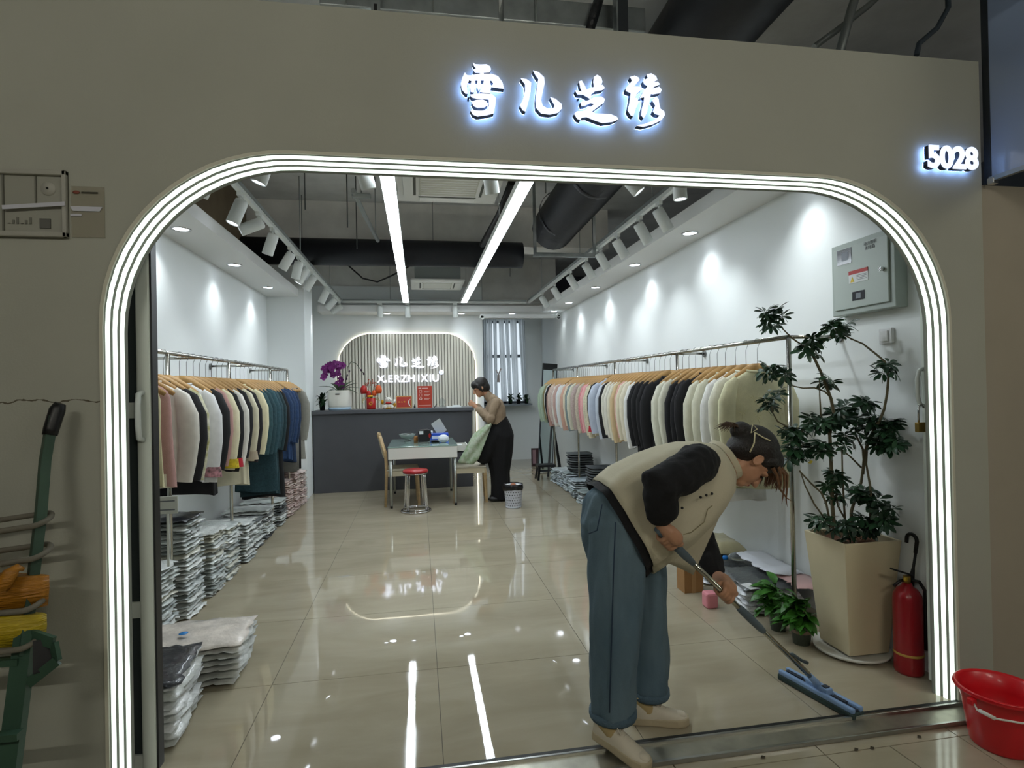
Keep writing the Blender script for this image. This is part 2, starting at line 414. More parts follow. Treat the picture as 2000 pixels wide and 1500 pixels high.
def sp(t, d=0.0):   # point on splay, lifted d towards the opening
    nx, ny = 0.09, -0.036; L = math.hypot(nx, ny)
    return (SP[0][0] + (SP[1][0] - SP[0][0]) * t + nx / L * d, SP[0][1] + (SP[1][1] - SP[0][1]) * t + ny / L * d)
part('frame', profile([(-0.012, YF - 0.004), (0.0, YF - 0.004), sp(1), (sp(1)[0], YF + 0.092), (-0.012, YF + 0.092)]), frame_m, ar, 0, True)
part('outer_lip', profile([(-0.009, YF - 0.010), (0.002, YF - 0.010), (0.002, YF - 0.002), (-0.009, YF - 0.002)]), lip_m, ar, 0, True)
for t in (0.10, 0.40, 0.70):
    part('light_tube', profile([sp(t, 0.0003), sp(t + 0.03, 0.004), sp(t + 0.15, 0.004), sp(t + 0.18, 0.0003)]), arch_led, ar, 0, True)
# ------------------------------------------------------------------ ceiling: lamps, ducts, air conditioning
white_metal = mat('white_powder_coat', 'd6dad6', 0.45)
grey_metal = mat('grey_coated_steel', '8f9593', 0.45, 0.5)
galv_m = mat('galvanised', 'a3aaab', 0.3, 0.9, var=0.15, vscale=14)
black_duct = mat('black_insulation', '14171d', 0.55, bump=0.3, bscale=14)
black_m = mat('black_plastic', '101011', 0.45)
lens_m = mat('lamp_lens', 'ffffff', 0.4, emit=9.0, ecol='eaf2ff')
chrome_m = mat('chrome', 'd8d8d8', 0.12, 1.0)
cool = (0.90, 0.97, 1.0)

# recessed downlights
dl_ring = MB().lathe([(0.072, 0.0), (0.072, -0.006), (0.058, -0.008), (0.054, 0.0)], 24).mesh('trim_ring', chrome_m)
dl_disc = MB().lathe([(0.0, -0.003), (0.055, -0.003)], 24).mesh('lamp_disc', lens_m)
def downlight(x, y, label, group, tgt, power):
    t = thing('downlight', label, 'downlight', (x, y, ZS), 0, group)
    inst('trim_ring', dl_ring, t); inst('lamp_disc', dl_disc, t)
    spot('downlight_lamp', t, (0, 0, -0.02), (tgt[0], 0, -1), power, math.radians(110), 1.0, cool, 0.06)
for y in (4.71, 5.99, 7.25): downlight(-1.78, y, 'round recessed downlight in the soffit above the left rack', 'downlights above the left rack', (-0.10, 0), SPOT_DOWN)
for y in (4.47, 5.71, 7.05, 8.38, 9.35): downlight(2.275, y, 'round recessed downlight in the soffit above the long rack', 'downlights above the long rack', (0.10, 0), SPOT_DOWN)
for x in (-0.5, 0.734, 1.604): downlight(x, 9.64, 'round recessed downlight before the feature wall', 'downlights before the feature wall', (0.0, 0), SPOT_DOWN * 0.5)
downlight(-0.9 + 2.9 + 0.27, 3.2, 'round recessed downlight above the potted tree', None, (0.1, 0), SPOT_DOWN)
downlight(-1.78, 3.45, 'round recessed downlight beside the sliding door', None, (-0.1, 0), SPOT_DOWN)

# tracks
def track(p, q, label):
    d = (Vector(q) - Vector(p)); t = thing('light_track', label, 'light track', p)
    mb = MB().beam(p, q, 0.036, 0.03); part('rail', mb, white_metal, t, 0, True)
    up = Vector((0, 0, 0.028)); mb = MB().beam(Vector(p) + up, Vector(q) + up, 0.05, 0.026); part('channel', mb, grey_metal, t, 0, True)
    n = max(2, int(d.length / 1.6))
    for k in range(n):
        c = Vector(p) + d * ((k + 0.5) / n)
        part('hanger_rod', MB().cyl(c + Vector((0, 0, 0.04)), (c.x, c.y, ZC), 0.005, 6), grey_metal, t, 0, True)
ZK = 2.86; ZF = 2.892      # the front track runs over the linear lights
track((-1.205, 3.2, ZK), (-1.205, 9.315, ZK), 'white ceiling track running along the left rack')
track((1.84, 3.2, ZK), (1.84, 9.315, ZK), 'white ceiling track running along the long rack')
track((-1.17, 9.345, ZK), (1.80, 9.345, ZK), 'white ceiling track crossing before the feature wall')
track((-1.165, 3.45, ZF), (1.80, 3.45, ZF), 'white ceiling track crossing behind the arch top')
# heads
hd = MB().lathe([(0.0, 0.095), (0.034, 0.095), (0.043, 0.088), (0.045, 0.06), (0.045, -0.085), (0.041, -0.09), (0.039, -0.082)], 20).mesh('lamp_head', white_metal)
hl = MB().lathe([(0.0, -0.078), (0.040, -0.078)], 20).mesh('lamp_lens', lens_m)
arm = MB().bx(-0.035, 0.035, -0.014, 0.014, -0.045, -0.012).cyl((0, 0, -0.03), (0, 0, -0.085), 0.009, 8).bx(-0.012, 0.012, -0.03, 0.03, -0.10, -0.08).mesh('mount_arm', white_metal)
def head(x, y, dirv, label, group, power, ang=75, z=ZK):
    t = thing('track_spotlight', label, 'spotlight', (x, y, z), 0, group)
    inst('mount_arm', arm, t, (0, 0, 0), (0, 0, PI / 2 if abs(x - 1.84) < .1 or abs(x + 1.205) < .1 else 0))
    d = Vector(dirv).normalized(); q = d.to_track_quat('-Z', 'Y').to_euler(); c = Vector((0, 0, -0.10)) + d * 0.06
    h = inst('lamp_head', hd, t, c, q); inst('lamp_lens', hl, h)
    if power: spot('spot_lamp', t, c + d * 0.10, c + d * 1.0, power, math.radians(ang), 1.0, cool, 0.04)
gl = 'spotlights on the left track'
for i, (px, py) in enumerate([(470, 400), (504, 437), (537, 465), (567, 500), (585, 517), (597, 530), (611, 545), (634, 572), (651, 588), (663, 600)]):
    y = fl(px, py, 2.76).y
    if y > 9.3: y = 9.28 - 0.1 * (9 - i)
    dv = [(-0.35, -0.15, -1), (-1, -0.25, -0.5), (-0.35, 0.1, -1), (-0.6, 0.05, -1), (-0.25, 0.1, -1), (-0.55, -0.1, -1), (-0.6, 0, -1), (-0.5, 0.1, -1), (-0.7, 0, -0.8), (-1, 0, -0.7)][i]
    head(-1.205, y, dv, 'white cylinder spotlight on the ceiling track by the left rack', gl, SPOT_TRACK if i % 2 == 0 else 0)
for i, (px, py) in enumerate([(1258, 415), (1228, 443), (1186, 475), (1151, 500), (1125, 520), (1098, 543), (1073, 566), (1053, 583)]):
    y = min(fl(px, py, 2.76).y, 9.25)
    head(1.84, y, (0.55, 0.05, -0.9), 'white cylinder spotlight on the ceiling track by the long rack', 'spotlights on the right track', SPOT_TRACK if i % 2 == 0 else 0)
head(-1.205, 3.62, (-0.45, 0.1, -1), 'white cylinder spotlight behind the rounded arch corner by the left soffit', None, SPOT_TRACK)
for px, dv in ((522, (-0.35, 0.0, -1)), (707, (0.25, 0.35, -1)), (955, (0.2, 0.4, -1)), (1220, (0.75, -0.2, -1))):
    head(at(px, 345, 3.45).x, 3.45, dv, 'white cylinder spotlight on the front track behind the arch top', 'spotlights on the front track', SPOT_TRACK * 1.5, 90, ZF)
head(at(1326, 350, 3.45).x, 3.45, (0.05, 0.0, -1), 'unlit white spotlight hanging straight down beside the right soffit', None, 0, 75, ZF)
for px in (742, 796, 889):
    head(at(px, 607, 9.345).x, 9.345, (0, 0.12, -1), 'small white spotlight on the track before the feature wall', 'spotlights before the feature wall', SPOT_TRACK * 0.8)

# linear LED panels
panel_m = mat('led_panel', 'f2f6ff', 0.4, emit=LED_PANEL, ecol='e9f3fa')
for x, lb in ((-0.175, 'long linear ceiling light nearer the left rack'), (0.735, 'long linear ceiling light nearer the long rack')):
    t = thing('linear_light', lb, 'ceiling light', (x, 6.2, 2.81))
    part('housing', MB().bx(x - 0.047, x + 0.047, 3.25, 9.05, 2.815, 2.87), white_metal, t, 0, True)
    part('diffuser', MB().bx(x - 0.042, x + 0.042, 3.26, 9.04, 2.808, 2.8155), panel_m, t, 0, True)
    for y in (3.8, 5.0, 8.6):
        part('suspension_wire', MB().cyl((x, y, 2.87), (x, y, ZC), 0.002, 5), chrome_m, t, 0, True)

# ducts
def duct_elbow(pts, r, label, mt=black_duct, n=20):
    t = thing('air_duct', label, 'duct', pts[0])
    part('pipe', MB().tube(pts, r, n), mt, t, 0, True)
    return t
d1 = duct_elbow([(XL + 0.03, 6.86, 3.065), (0.9, 6.86, 3.065), (1.15, 6.86, 3.065), (1.28, 6.86, 3.065)], 0.155, 'black insulated duct crossing the open ceiling')
for x in (-1.3, 0.2): part('strap_rod', MB().cyl((x, 6.86, 3.17), (x, 6.86, ZC), 0.005, 6), grey_metal, d1, 0, True)
d2 = duct_elbow([(1.49, 0.0, 3.32), (1.50, 2.45, 3.30), (1.52, 4.0, 3.27), (1.54, 5.2, 3.26), (1.54, 6.0, 3.25), (1.54, 6.3, 3.24)], 0.24, 'thick black insulated duct above the right track')
for i, y in enumerate((3.4, 4.6, 5.8)): part('joint_band', MB().lathe([(0.243, -0.03), (0.247, -0.02), (0.247, 0.02), (0.243, 0.03)], 20, (1.52, y, 3.27), Matrix.Rotation(PI / 2, 3, 'X')), mat('black_tape', '1c1f26', 0.35), d2, 0, True)
duct_elbow([(0.98, 3.9, 3.18), (1.12, 3.93, 3.2), (1.27, 3.95, 3.22)], 0.10, 'short black branch duct meeting the thick duct')
# U bracket round duct 2
t = thing('duct_bracket', 'galvanised steel U bracket hanging round the thick black duct', 'bracket', (1.5, 5.6, 2.8))
for x in (1.18, 1.800): part('upright', MB().beam((x, 5.6, 2.80), (x, 5.6, ZC), 0.028, 0.028, (0, 1, 0)), galv_m, t, 0, True)
part('crossbar', MB().bx(1.166, 1.814, 5.584, 5.616, 2.76, 2.80), galv_m, t, 0, True)
# galvanised tray above the facade and struts
t = thing('cable_tray', 'shiny galvanised tray crossing above the shop front', 'cable tray', (0.3, 2.75, 3.22))
for (xa, xb) in ((-0.42, 0.42), (0.44, 1.17)): part('tray_section', MB().bx(xa, xb, 2.72, 2.90, 3.24, 3.36), galv_m, t, 0.004, True)
for x in (-0.3, 0.1, 0.6, 1.05): part('hanger_rod', MB().cyl((x, 2.71, 3.24), (x, 2.71, ZC), 0.005, 6), grey_metal, t, 0, True)
t = thing('perforated_strut', 'perforated steel strut hanging above the shop front', 'strut', (-0.16, 2.62, 2.9))
part('strut', MB().bx(-0.18, -0.14, 2.60, 2.64, 2.9, ZC), galv_m, t, 0, True)
for k in range(7): part('slot', MB().bx(-0.167, -0.153, 2.597, 2.6, 2.95 + k * 0.1, 2.98 + k * 0.1), black_m, t, 0, True)
t = thing('hanging_strut', 'dark steel strut hanging above the shop sign', 'strut', (1.0, 2.6, 2.9))
part('strut', MB().bx(0.975, 1.03, 2.6, 2.63, 2.88, ZC), mat('dark_steel', '3b4044', 0.5, 0.6), t, 0, True)
part('flange', MB().bx(0.968, 0.976, 2.59, 2.64, 2.88, ZC), galv_m, t, 0, True)
single('cable_bundle', MB().tube([at(1148, 72, 2.66), at(1160, 30, 2.66), at(1172, -10, 2.66), at(1180, -40, 2.66), (at(1185, -60, 2.66).x, 2.66, ZC)], [0.022, 0.026, 0.024, 0.022, 0.02], 10), mat('cable_black', '15181c', 0.4, bump=0.6, bscale=50), 'bundle of black cables rising above the shop sign', 'cable')
single('brace_pipe', MB().tube([(2.0, 2.46, 2.88), (2.16, 2.50, 3.3), (2.25, 2.52, 3.5), (2.32, 2.54, ZC)], 0.022, 8), grey_metal, 'sloping grey brace pipe above the right part of the shop front', 'pipe')
single('conduit_pipe', MB().tube([at(1590, 92, 2.6), at(1640, 55, 2.6), at(1695, 12, 2.6), at(1740, -30, 2.6)], 0.016, 8), grey_metal, 'pale conduit slanting up above the shop front', 'pipe')
single('bent_conduit', MB().tube([at(1790, 108, 2.7), at(1795, 85, 2.7), at(1830, 55, 2.7), at(1852, 15, 2.7), (at(1852, 15, 2.7).x, 2.7, ZC)], 0.014, 8), mat('dark_conduit', '3a4650', 0.5), 'bent dark conduit near the corner of the shop front', 'pipe')
# air conditioners
def cassette(cx, cy, z, s, label):
    t = thing('air_conditioner', label, 'air conditioner', (cx, cy, z))
    h = s / 2
    part('panel', MB().bx(-h, h, -h, h, 0, 0.035), mat('ac_white', 'e2e2dc', 0.5), t, 0.015)
    part('grille', MB().bx(-h * 0.55, h * 0.55, -h * 0.55, h * 0.55, -0.006, 0.0), mat('ac_grille', 'c3c2b2', 0.6), t, 0.003)
    for k in range(9): part('grille_slat', MB().bx(-h * 0.52, h * 0.52, -h * 0.5 + k * h * 0.125 - 0.004, -h * 0.5 + k * h * 0.125 + 0.004, -0.010, -0.006), MATS['ac_white'], t)
    for a in range(4):
        M = Matrix.Rotation(a * PI / 2, 4, 'Z'); part('air_flap', MB().bx(-h * 0.55, h * 0.55, -h * 0.86, -h * 0.68, -0.007, 0.0, M), MATS['ac_white'], t, 0.003)
        part('air_slot', MB().bx(-h * 0.57, h * 0.57, -h * 0.67, -h * 0.62, -0.002, 0.0, M), mat('slot_grey', '55574f', 0.8), t)
    part('body', MB().bx(-h * 0.85, h * 0.85, -h * 0.85, h * 0.85, 0.035, 0.26), grey_metal, t)
    for a in (-1, 1):
        for b in (-1, 1): part('hanger_rod', MB().cyl((a * h * 0.8, b * h * 0.8, 0.2), (a * h * 0.8, b * h * 0.8, ZC - z), 0.005, 6), grey_metal, t)
cassette(0.26, 4.42, 3.02, 0.82, 'ceiling cassette air conditioner near the arch top')
cassette(0.30, 8.62, 3.0, 0.78, 'ceiling cassette air conditioner near the feature wall')
# conduits and bracket near (705,380)
t = thing('pipe_bracket', 'grey sloping steel pipe with clamp under the slab', 'pipe', (-0.5, 5.0, 3.1))
part('pipe', MB().tube([at(690, 372, 4.9), at(712, 420, 5.6), at(738, 470, 6.3)], 0.022, 8), grey_metal, t, 0, True)
part('clamp', MB().bc(at(706, 383, 5.0), (0.16, 0.06, 0.035)), grey_metal, t, 0.01, True)
part('hanger_rod', MB().cyl(at(706, 383, 5.0), (at(706, 383, 5.0).x, 5.0, ZC), 0.006, 6), grey_metal, t, 0, True)
part('hanger_rod', MB().cyl(at(734, 463, 6.2), (at(734, 463, 6.2).x, 6.2, ZC), 0.006, 6), grey_metal, t, 0, True)
single('black_pipe', MB().tube([at(1000, 355, 4.9), at(975, 420, 5.5), at(955, 455, 6.0), at(942, 478, 6.4)], 0.035, 10), black_m, 'black insulated pipe sloping down beside the right linear light', 'pipe')
single('drooping_cable', MB().tube([(-1.0, 8.2, 3.25), (-0.75, 8.2, 3.02), (-0.55, 8.2, 2.97), (-0.35, 8.2, 3.06), (-0.1, 8.2, 3.2), (0.0, 8.2, 3.3)], 0.012, 6), black_m, 'black cable drooping below the slab', 'cable')
for k, (x, y) in enumerate(((-0.9, 4.9), (-0.62, 5.4), (-1.45, 4.2), (1.0, 4.3), (1.25, 7.6), (-0.62, 6.2))):
    single('ceiling_rod', MB().cyl((x, y, 2.95), (x, y, ZC), 0.006, 6), mat('rod_steel', '4a4e4c', 0.5, 0.6), 'thin threaded rod hanging from the slab', 'rod', 'threaded rods under the slab')
# box beam with security camera over the alcove
single('box_beam', MB().bx(1.02, 2.28, 9.30, 9.40, 2.60, 2.66), soff_m, 'white boxed beam under the back soffit', 'beam', bevel=0.004)
t = thing('security_camera', 'small white security camera at the end of the boxed beam', 'camera', (2.30, 9.30, 2.62))
part('camera_body', MB().lathe([(0.0, 0.05), (0.03, 0.05), (0.042, 0.03), (0.042, -0.03), (0.036, -0.045), (0.0, -0.045)], 16, (0.03, -0.02, 0), Matrix.Rotation(math.radians(75), 3, 'X')), white_metal, t)
part('camera_lens', MB().lathe([(0.0, -0.052), (0.024, -0.052), (0.03, -0.044)], 16, (0.03, -0.02, 0), Matrix.Rotation(math.radians(-75), 3, 'X')), black_m, t)
part('bracket', MB().bx(-0.03, 0.02, -0.02, 0.06, -0.01, 0.04), white_metal, t)
t = thing('wall_socket', 'small round junction box on the boxed beam', 'junction box', (1.05, 9.28, 2.60))
part('box', MB().lathe([(0, -0.02), (0.03, -0.02), (0.035, 0.0), (0.035, 0.02)], 14, (0, 0, 0), Matrix.Rotation(PI / 2, 3, 'X')), white_metal, t)
# corridor lamps: the fixtures of the mall passage, behind the camera; one more is added
tube_m = mat('corridor_tube', 'fff6e2', 0.4, emit=CORRIDOR, ecol='fcf8ec')
for x in (-1.6, 1.2, 4.0):  # rightmost one added to brighten the neighbour's wall
    t = thing('corridor_lamp', 'long unseen corridor ceiling lamp in the passage', 'ceiling light', (x, -1.6, 3.1), 0, 'corridor ceiling lamps')
    part('housing', MB().bx(-0.62, 0.62, -0.06, 0.06, 0.03, 0.08), white_metal, t)
    part('tube', MB().cyl((-0.6, 0, 0.005), (0.6, 0, 0.005), 0.015, 12), tube_m, t)
    for a in (-0.5, 0.5): part('rod', MB().cyl((a, 0, 0.08), (a, 0, ZC - 3.1), 0.005, 6), grey_metal, t)
# ------------------------------------------------------------------ signs
GL = {
 'snow': [[(265,95),(285,108),(330,110),(375,108),(405,125),(412,150),(400,172),(340,175),(285,175),(268,152),(292,140),(275,120)],
  [(200,175),(215,195),(242,200),(232,240),(215,290),(222,345),(205,345),(175,310),(167,265),(180,215)],
  [(215,205),(320,184),(420,186),(470,205),(505,255),(518,305),(480,300),(415,290),(432,262),(415,238),(330,236),(240,238)],
  [(255,230),(282,230),(287,290),(272,335),(247,330),(242,290)], [(303,230),(330,230),(326,300),(312,325),(297,290)],
  [(355,230),(402,230),(412,290),(406,340),(360,336),(322,330),(345,290)],
  [(240,355),(330,345),(420,350),(452,380),(446,450),(435,505),(380,520),(300,530),(265,515),(245,480),(330,486),(385,480),(396,440),(394,392),(300,386),(255,375)],
  [(255,415),(290,398),(345,395),(378,410),(385,440),(355,458),(300,460),(270,445)], [(325,172),(352,172),(352,190),(325,190)]],
 'child': [[(655,222),(700,228),(740,255),(735,330),(720,400),(695,490),(670,480),(648,440),(670,400),(690,320),(690,270)],
  [(755,158),(800,172),(845,215),(848,265),(830,340),(820,400),(832,445),(870,466),(920,466),(930,440),(895,375),(935,388),(985,430),(990,465),(960,500),(890,515),(820,505),(780,460),(775,400),(785,300),(798,225),(775,195)]],
 'herb': [[(1130,245),(1150,240),(1172,275),(1190,315),(1165,350),(1140,300)], [(1250,210),(1275,193),(1310,215),(1318,250),(1305,290),(1270,320),(1252,290),(1245,250)],
  [(1098,320),(1150,330),(1210,305),(1270,285),(1320,275),(1338,300),(1320,315),(1260,325),(1228,350),(1222,388),(1190,370),(1160,352),(1115,350)],
  [(1140,415),(1200,403),(1250,375),(1310,370),(1338,390),(1330,420),(1280,455),(1232,492),(1260,508),(1320,510),(1390,515),(1435,535),(1448,555),(1400,575),(1320,585),(1250,560),(1190,535),(1150,540),(1140,560),(1115,550),(1090,510),(1110,490),(1160,488),(1220,455),(1258,428),(1220,422),(1180,442),(1150,445)]],
 'silk': [[(1545,210),(1580,200),(1612,215),(1620,235),(1590,270),(1572,288),(1625,290),(1640,310),(1600,345),(1582,383),(1602,380),(1612,420),(1590,470),(1570,530),(1550,520),(1525,480),(1535,440),(1545,385),(1550,340),(1510,322),(1510,300),(1550,255),(1560,235)],
  [(1650,242),(1690,217),(1680,190),(1715,182),(1755,205),(1765,235),(1728,252),(1770,250),(1785,270),(1742,288),(1722,306),(1780,290),(1800,315),(1790,340),(1732,350),(1712,347),(1702,400),(1692,450),(1682,500),(1655,545),(1635,520),(1640,470),(1655,420),(1660,372),(1622,382),(1658,320),(1688,282),(1660,268)],
  [(1725,400),(1755,370),(1775,390),(1780,430),(1790,470),(1820,490),(1828,520),(1800,560),(1730,595),(1650,615),(1600,605),(1660,593),(1740,563),(1788,522),(1750,510),(1730,490),(1750,440)]]}
face_m = mat('sign_face', 'e6ecff', 0.4, emit=1.1, ecol='dfe8ff')
side_m = mat('sign_side', '2b2e33', 0.4, 0.4)
back_m = mat('sign_backlight', 'a9c4ff', 0.4, emit=9.0, ecol='8fb4ff'); back2_m = mat('sign_backlight_soft', 'dfe6ff', 0.4, emit=2.2, ecol='dfe6ff')
face2_m = mat('sign_face_bright', 'eef2ff', 0.4, emit=2.0, ecol='eef2ff')
def glyph(t, polys, yf, yb, to3, world=True, bm_=None):
    """solid letter between yb (near wall) and yf (front), glowing face and glowing back"""
    m1, m2, m3 = MB(), MB(), MB()
    for P in polys:
        def a(x, z, y): X, Z = to3(x, z); return (X, y, Z)
        n = len(P)
        m1.prism(P, lambda x, z: a(x, z, yf), lambda x, z: a(x, z, yf + 0.004))
        m2.prism(P, lambda x, z: a(x, z, yf + 0.004), lambda x, z: a(x, z, yb - 0.004))
        m3.prism(P, lambda x, z: a(x, z, yb - 0.004), lambda x, z: a(x, z, yb))
    part('letter_face', m1, face2_m if bm_ else face_m, t, 0, world); part('letter_side', m2, side_m, t, 0, world); part('back_light', m3, bm_ or back_m, t, 0, world)
def crop2wall(x, z):
    p = at(860 + x / 4.1667, 100 + z / 4.1667, YF - 0.05); return p.x, p.z
for k, nm, lb in (('snow', 'sign_character', 'glowing calligraphy character 雪 with a roof shape over a box'), ('child', 'sign_character', 'glowing calligraphy character 儿 of two separate leg strokes'),
              ('herb', 'sign_character', 'glowing calligraphy character 芝 with a long flat foot stroke'), ('silk', 'sign_character', 'glowing calligraphy character 绣 beside 芝, with a curling tail')):
    xs = [q for P in GL[k] for q in P]; cx = sum(q[0] for q in xs) / len(xs); X, Z = crop2wall(cx, 600)
    t = thing(nm, lb, 'sign', (X, YF - 0.05, Z), 0, None)
    glyph(t, GL[k], YF - 0.052, YF - 0.018, crop2wall)
    xy = [crop2wall(cx + d, 350) for d in (-90, 90)]
    part('standoff_pin', MB().cyl((xy[0][0], YF - 0.02, xy[0][1]), (xy[0][0], YF, xy[0][1]), 0.004, 6), side_m, t, 0, True)
# house number 5028
def textsign(txt, size, loc, label, cat, depth=0.03, off=0.004, pitch=None, glow=True, rots=None, group=None):
    t = thing('sign_number' if txt.isdigit() else 'sign_lettering', label, cat, loc, 0, group)
    x = 0
    for i, ch in enumerate(txt):
        if ch == ' ': continue
        px = (i - (len(txt) - 1) / 2) * pitch if isinstance(pitch, (int, float)) else pitch[i]
        for nm, dp, y, mt in (('letter_face', 0.004, -depth, face_m if txt.isdigit() else face2_m), ('letter_side', depth - 0.012, -depth / 2, side_m), ('back_light', 0.004, -0.008, back_m if txt.isdigit() else back2_m)):
            if ch == '.': me = MB().bx(-0.016, 0.016, 0.0, 0.032, -dp / 2, dp / 2).mesh('letter', mt)
            else: me = textmesh(ch, size, dp, off); me.materials.append(mt)
            inst(nm, me, t, (px, y, 0), (PI / 2, 0, 0))
    return t
p0, p1 = at(1810, 325, YF - 0.04), at(1908, 330, YF - 0.04)
pw = (p1.x - p0.x)
textsign('5028', 0.132, ((p0.x + p1.x) / 2, YF - 0.012, p0.z - 0.002), 'glowing white unit number 5028 at the corner of the shop front', 'sign', 0.034, 0.005, pw / 4.0)

# ------------------------------------------------------------------ feature wall: slatted rounded panel with light edge
slat_m = mat('slat_cream', 'd9d5c8', 0.6)
pan_m = mat('slat_backing', '8f8c80', 0.8)
edge_m = mat('panel_edge_light', 'fffbe6', 0.4, emit=4.0, ecol='fff6dc')
px0, px1, pz1, pr = -1.33, 0.985, 2.41, 0.55
t = thing('slatted_panel', 'cream slatted panel with rounded top and glowing edge on the feature wall', 'wall panel', (-0.17, YS - 0.03, 0))
def ptop(x):
    if x < px0 + pr: d = px0 + pr - x; return pz1 - pr + math.sqrt(max(0, pr * pr - d * d))
    if x > px1 - pr: d = x - (px1 - pr); return pz1 - pr + math.sqrt(max(0, pr * pr - d * d))
    return pz1
def outline(ins):
    P = [(px0 + ins, 0)]; n = 12; r = pr - ins
    P += [(px0 + pr - r * math.cos(a), pz1 - pr + r * math.sin(a)) for a in [PI / 2 * k / n for k in range(n + 1)]]
    P += [(px1 - pr + r * math.sin(a), pz1 - pr + r * math.cos(a)) for a in [PI / 2 * k / n for k in range(n + 1)]]
    return P + [(px1 - ins, 0)]
part('backing', MB().prism(outline(0.0), lambda x, z: (x, YS - 0.001, z), lambda x, z: (x, YS - 0.018, z)), pan_m, t, 0, True)
NS = 44; pitch = (px1 - px0 - 0.05) / NS
for k in range(NS):
    x = px0 + 0.025 + (k + 0.5) * pitch; zt = ptop(x) - 0.02
    mb = MB(); wv = pitch * 0.36
    q = [(-wv, 0), (-wv, -0.014), (-wv * 0.6, -0.024), (wv * 0.6, -0.024), (wv, -0.014), (wv, 0)]
    zt2 = [ptop(x + a) - 0.02 for a, _ in q]
    mb.add([(x + a, YS - 0.018 + b, 0.02) for a, b in q] + [(x + a, YS - 0.018 + b, z) for (a, b), z in zip(q, zt2)],
           [(i, i + 1, i + 7, i + 6) for i in range(5)] + [(5, 0, 6, 11), tuple(range(6)), tuple(11 - i for i in range(6))])
    part('slat', mb, slat_m, t, 0, True)
A, B = outline(0.0), outline(0.014)
mb = MB(); n = len(A)
mb.add([(x, YS - 0.020, z) for x, z in A] + [(x, YS - 0.020, z) for x, z in B] + [(x, YS - 0.005, z) for x, z in A] + [(x, YS - 0.005, z) for x, z in B],
       [(i, i + 1, n + i + 1, n + i) for i in range(n - 1)] + [(i, i + 1, 2 * n + i + 1, 2 * n + i) for i in range(n - 1)] + [(n + i, n + i + 1, 3 * n + i + 1, 3 * n + i) for i in range(n - 1)] + [(2 * n + i, 2 * n + i + 1, 3 * n + i + 1, 3 * n + i) for i in range(n - 1)])
part('edge_light', mb, edge_m, t, 0, True)
# characters on the panel: same calligraphy
YP = YS - 0.085
def small(x, z):
    # crop frame -> photo pixel of the small sign, then on the panel plane
    px = 736 + (x - 167) * (857 - 736) / (1830 - 167); py = 692 + (z - 95) * (721.5 - 692) / (615 - 95) - (x - 1000) * 0.0028
    p = at(px, py, YP); return p.x, p.z
for k, ch in (('snow', '雪'), ('child', '儿'), ('herb', '芝'), ('silk', '绣')):
    xs = [q for P in GL[k] for q in P]; cx = sum(q[0] for q in xs) / len(xs); X, Z = small(cx, 600)
    t = thing('sign_character', 'small glowing character %s on the slatted panel, %s' % (ch, dict(snow='roof over a box', child='two leg strokes', herb='long flat foot', silk='curling tail')[k]), 'sign', (X, YP, Z), 0, None)
    glyph(t, GL[k], YP, YP + 0.03, small, True, back2_m)
    part('standoff_pin', MB().cyl((X, YP + 0.02, Z + 0.1), (X, YS - 0.03, Z + 0.1), 0.004, 6), side_m, t, 0, True)
p0, p1 = at(740, 747, YP), at(856, 743, YP); Lw = p1.x - p0.x
ps = [0.035, 0.112, 0.192, 0.305, 0.42, 0.545, 0.665, 0.765, 0.865, 0.955]
ps = [(-0.5 + q) * Lw for q in ps]
textsign('X.ERZHIXIU', 0.172, ((p0.x + p1.x) / 2, YP + 0.03, p0.z), 'glowing white latin lettering X.ERZHIXIU on the slatted panel', 'sign', 0.03, 0.001, ps)
c = at(862, 727, YP)
t = thing('sign_mark', 'small glowing round R mark beside the lettering on the slatted panel', 'sign', (c.x, YP, c.z - 0.04))
part('disc', MB().lathe([(0, 0), (0.04, 0), (0.04, 0.02), (0, 0.02)], 20, (0, 0, 0.04), Matrix.Rotation(-PI / 2, 3, 'X')), face_m, t)
me = textmesh('R', 0.05, 0.003, 0.0); me.materials.append(mat('mark_blue', '7f93c8', 0.5)); inst('letter', me, t, (0, -0.003, 0.022), (PI / 2, 0, 0))
# ------------------------------------------------------------------ back of the shop
cg = mat('counter_grey', '4c4d51', 0.42, var=0.06, vscale=4)
CY = 8.36
t = thing('counter', 'dark grey reception counter before the slatted panel', 'counter', (-0.36, CY + 0.27, 0))
part('body', MB().bx(-1.485, 0.765, CY + 0.02, CY + 0.55, 0.0, 1.115), cg, t, 0.004, True)
part('worktop', MB().bx(-1.4995, 0.795, CY - 0.01, CY + 0.58, 1.115, 1.168), mat('counter_top', '55565a', 0.38), t, 0.006, True)
part('plinth', MB().bx(-1.47, 0.75, CY + 0.03, CY + 0.5, 0.0, 0.012), black_m, t, 0, True)
CZ = 1.168
def leaf_mb(L, W, curl=0.25, fold=0.12, n=4):
    """a blade along +x with midrib fold, drooping"""
    mb = MB(); vs = []
    for i in range(n + 1):
        s_ = i / n; wv = W * math.sin(PI * min(1, 0.08 + s_ * 0.92)) ** 0.8 * (1 if i < n else 0.0); x = L * s_; z = -curl * L * s_ * s_
        vs += [(x, -wv / 2, z + fold * wv), (x, 0, z), (x, wv / 2, z + fold * wv)]
    fs = []
    for i in range(n):
        a = 3 * i; fs += [(a, a + 3, a + 4, a + 1), (a + 1, a + 4, a + 5, a + 2)]
    return mb.add(vs, fs, True)
green_m = mat('leaf_green', '2b4a22', 0.4, var=0.3, vscale=12)
dgreen_m = mat('leaf_dark_green', '1e3a20', 0.38, var=0.3, vscale=12)
lgreen_m = mat('leaf_fresh_green', '33651f', 0.4, var=0.3, vscale=14)
soil_m = mat('soil', '3a2a1e', 0.95, bump=0.5, bscale=80)
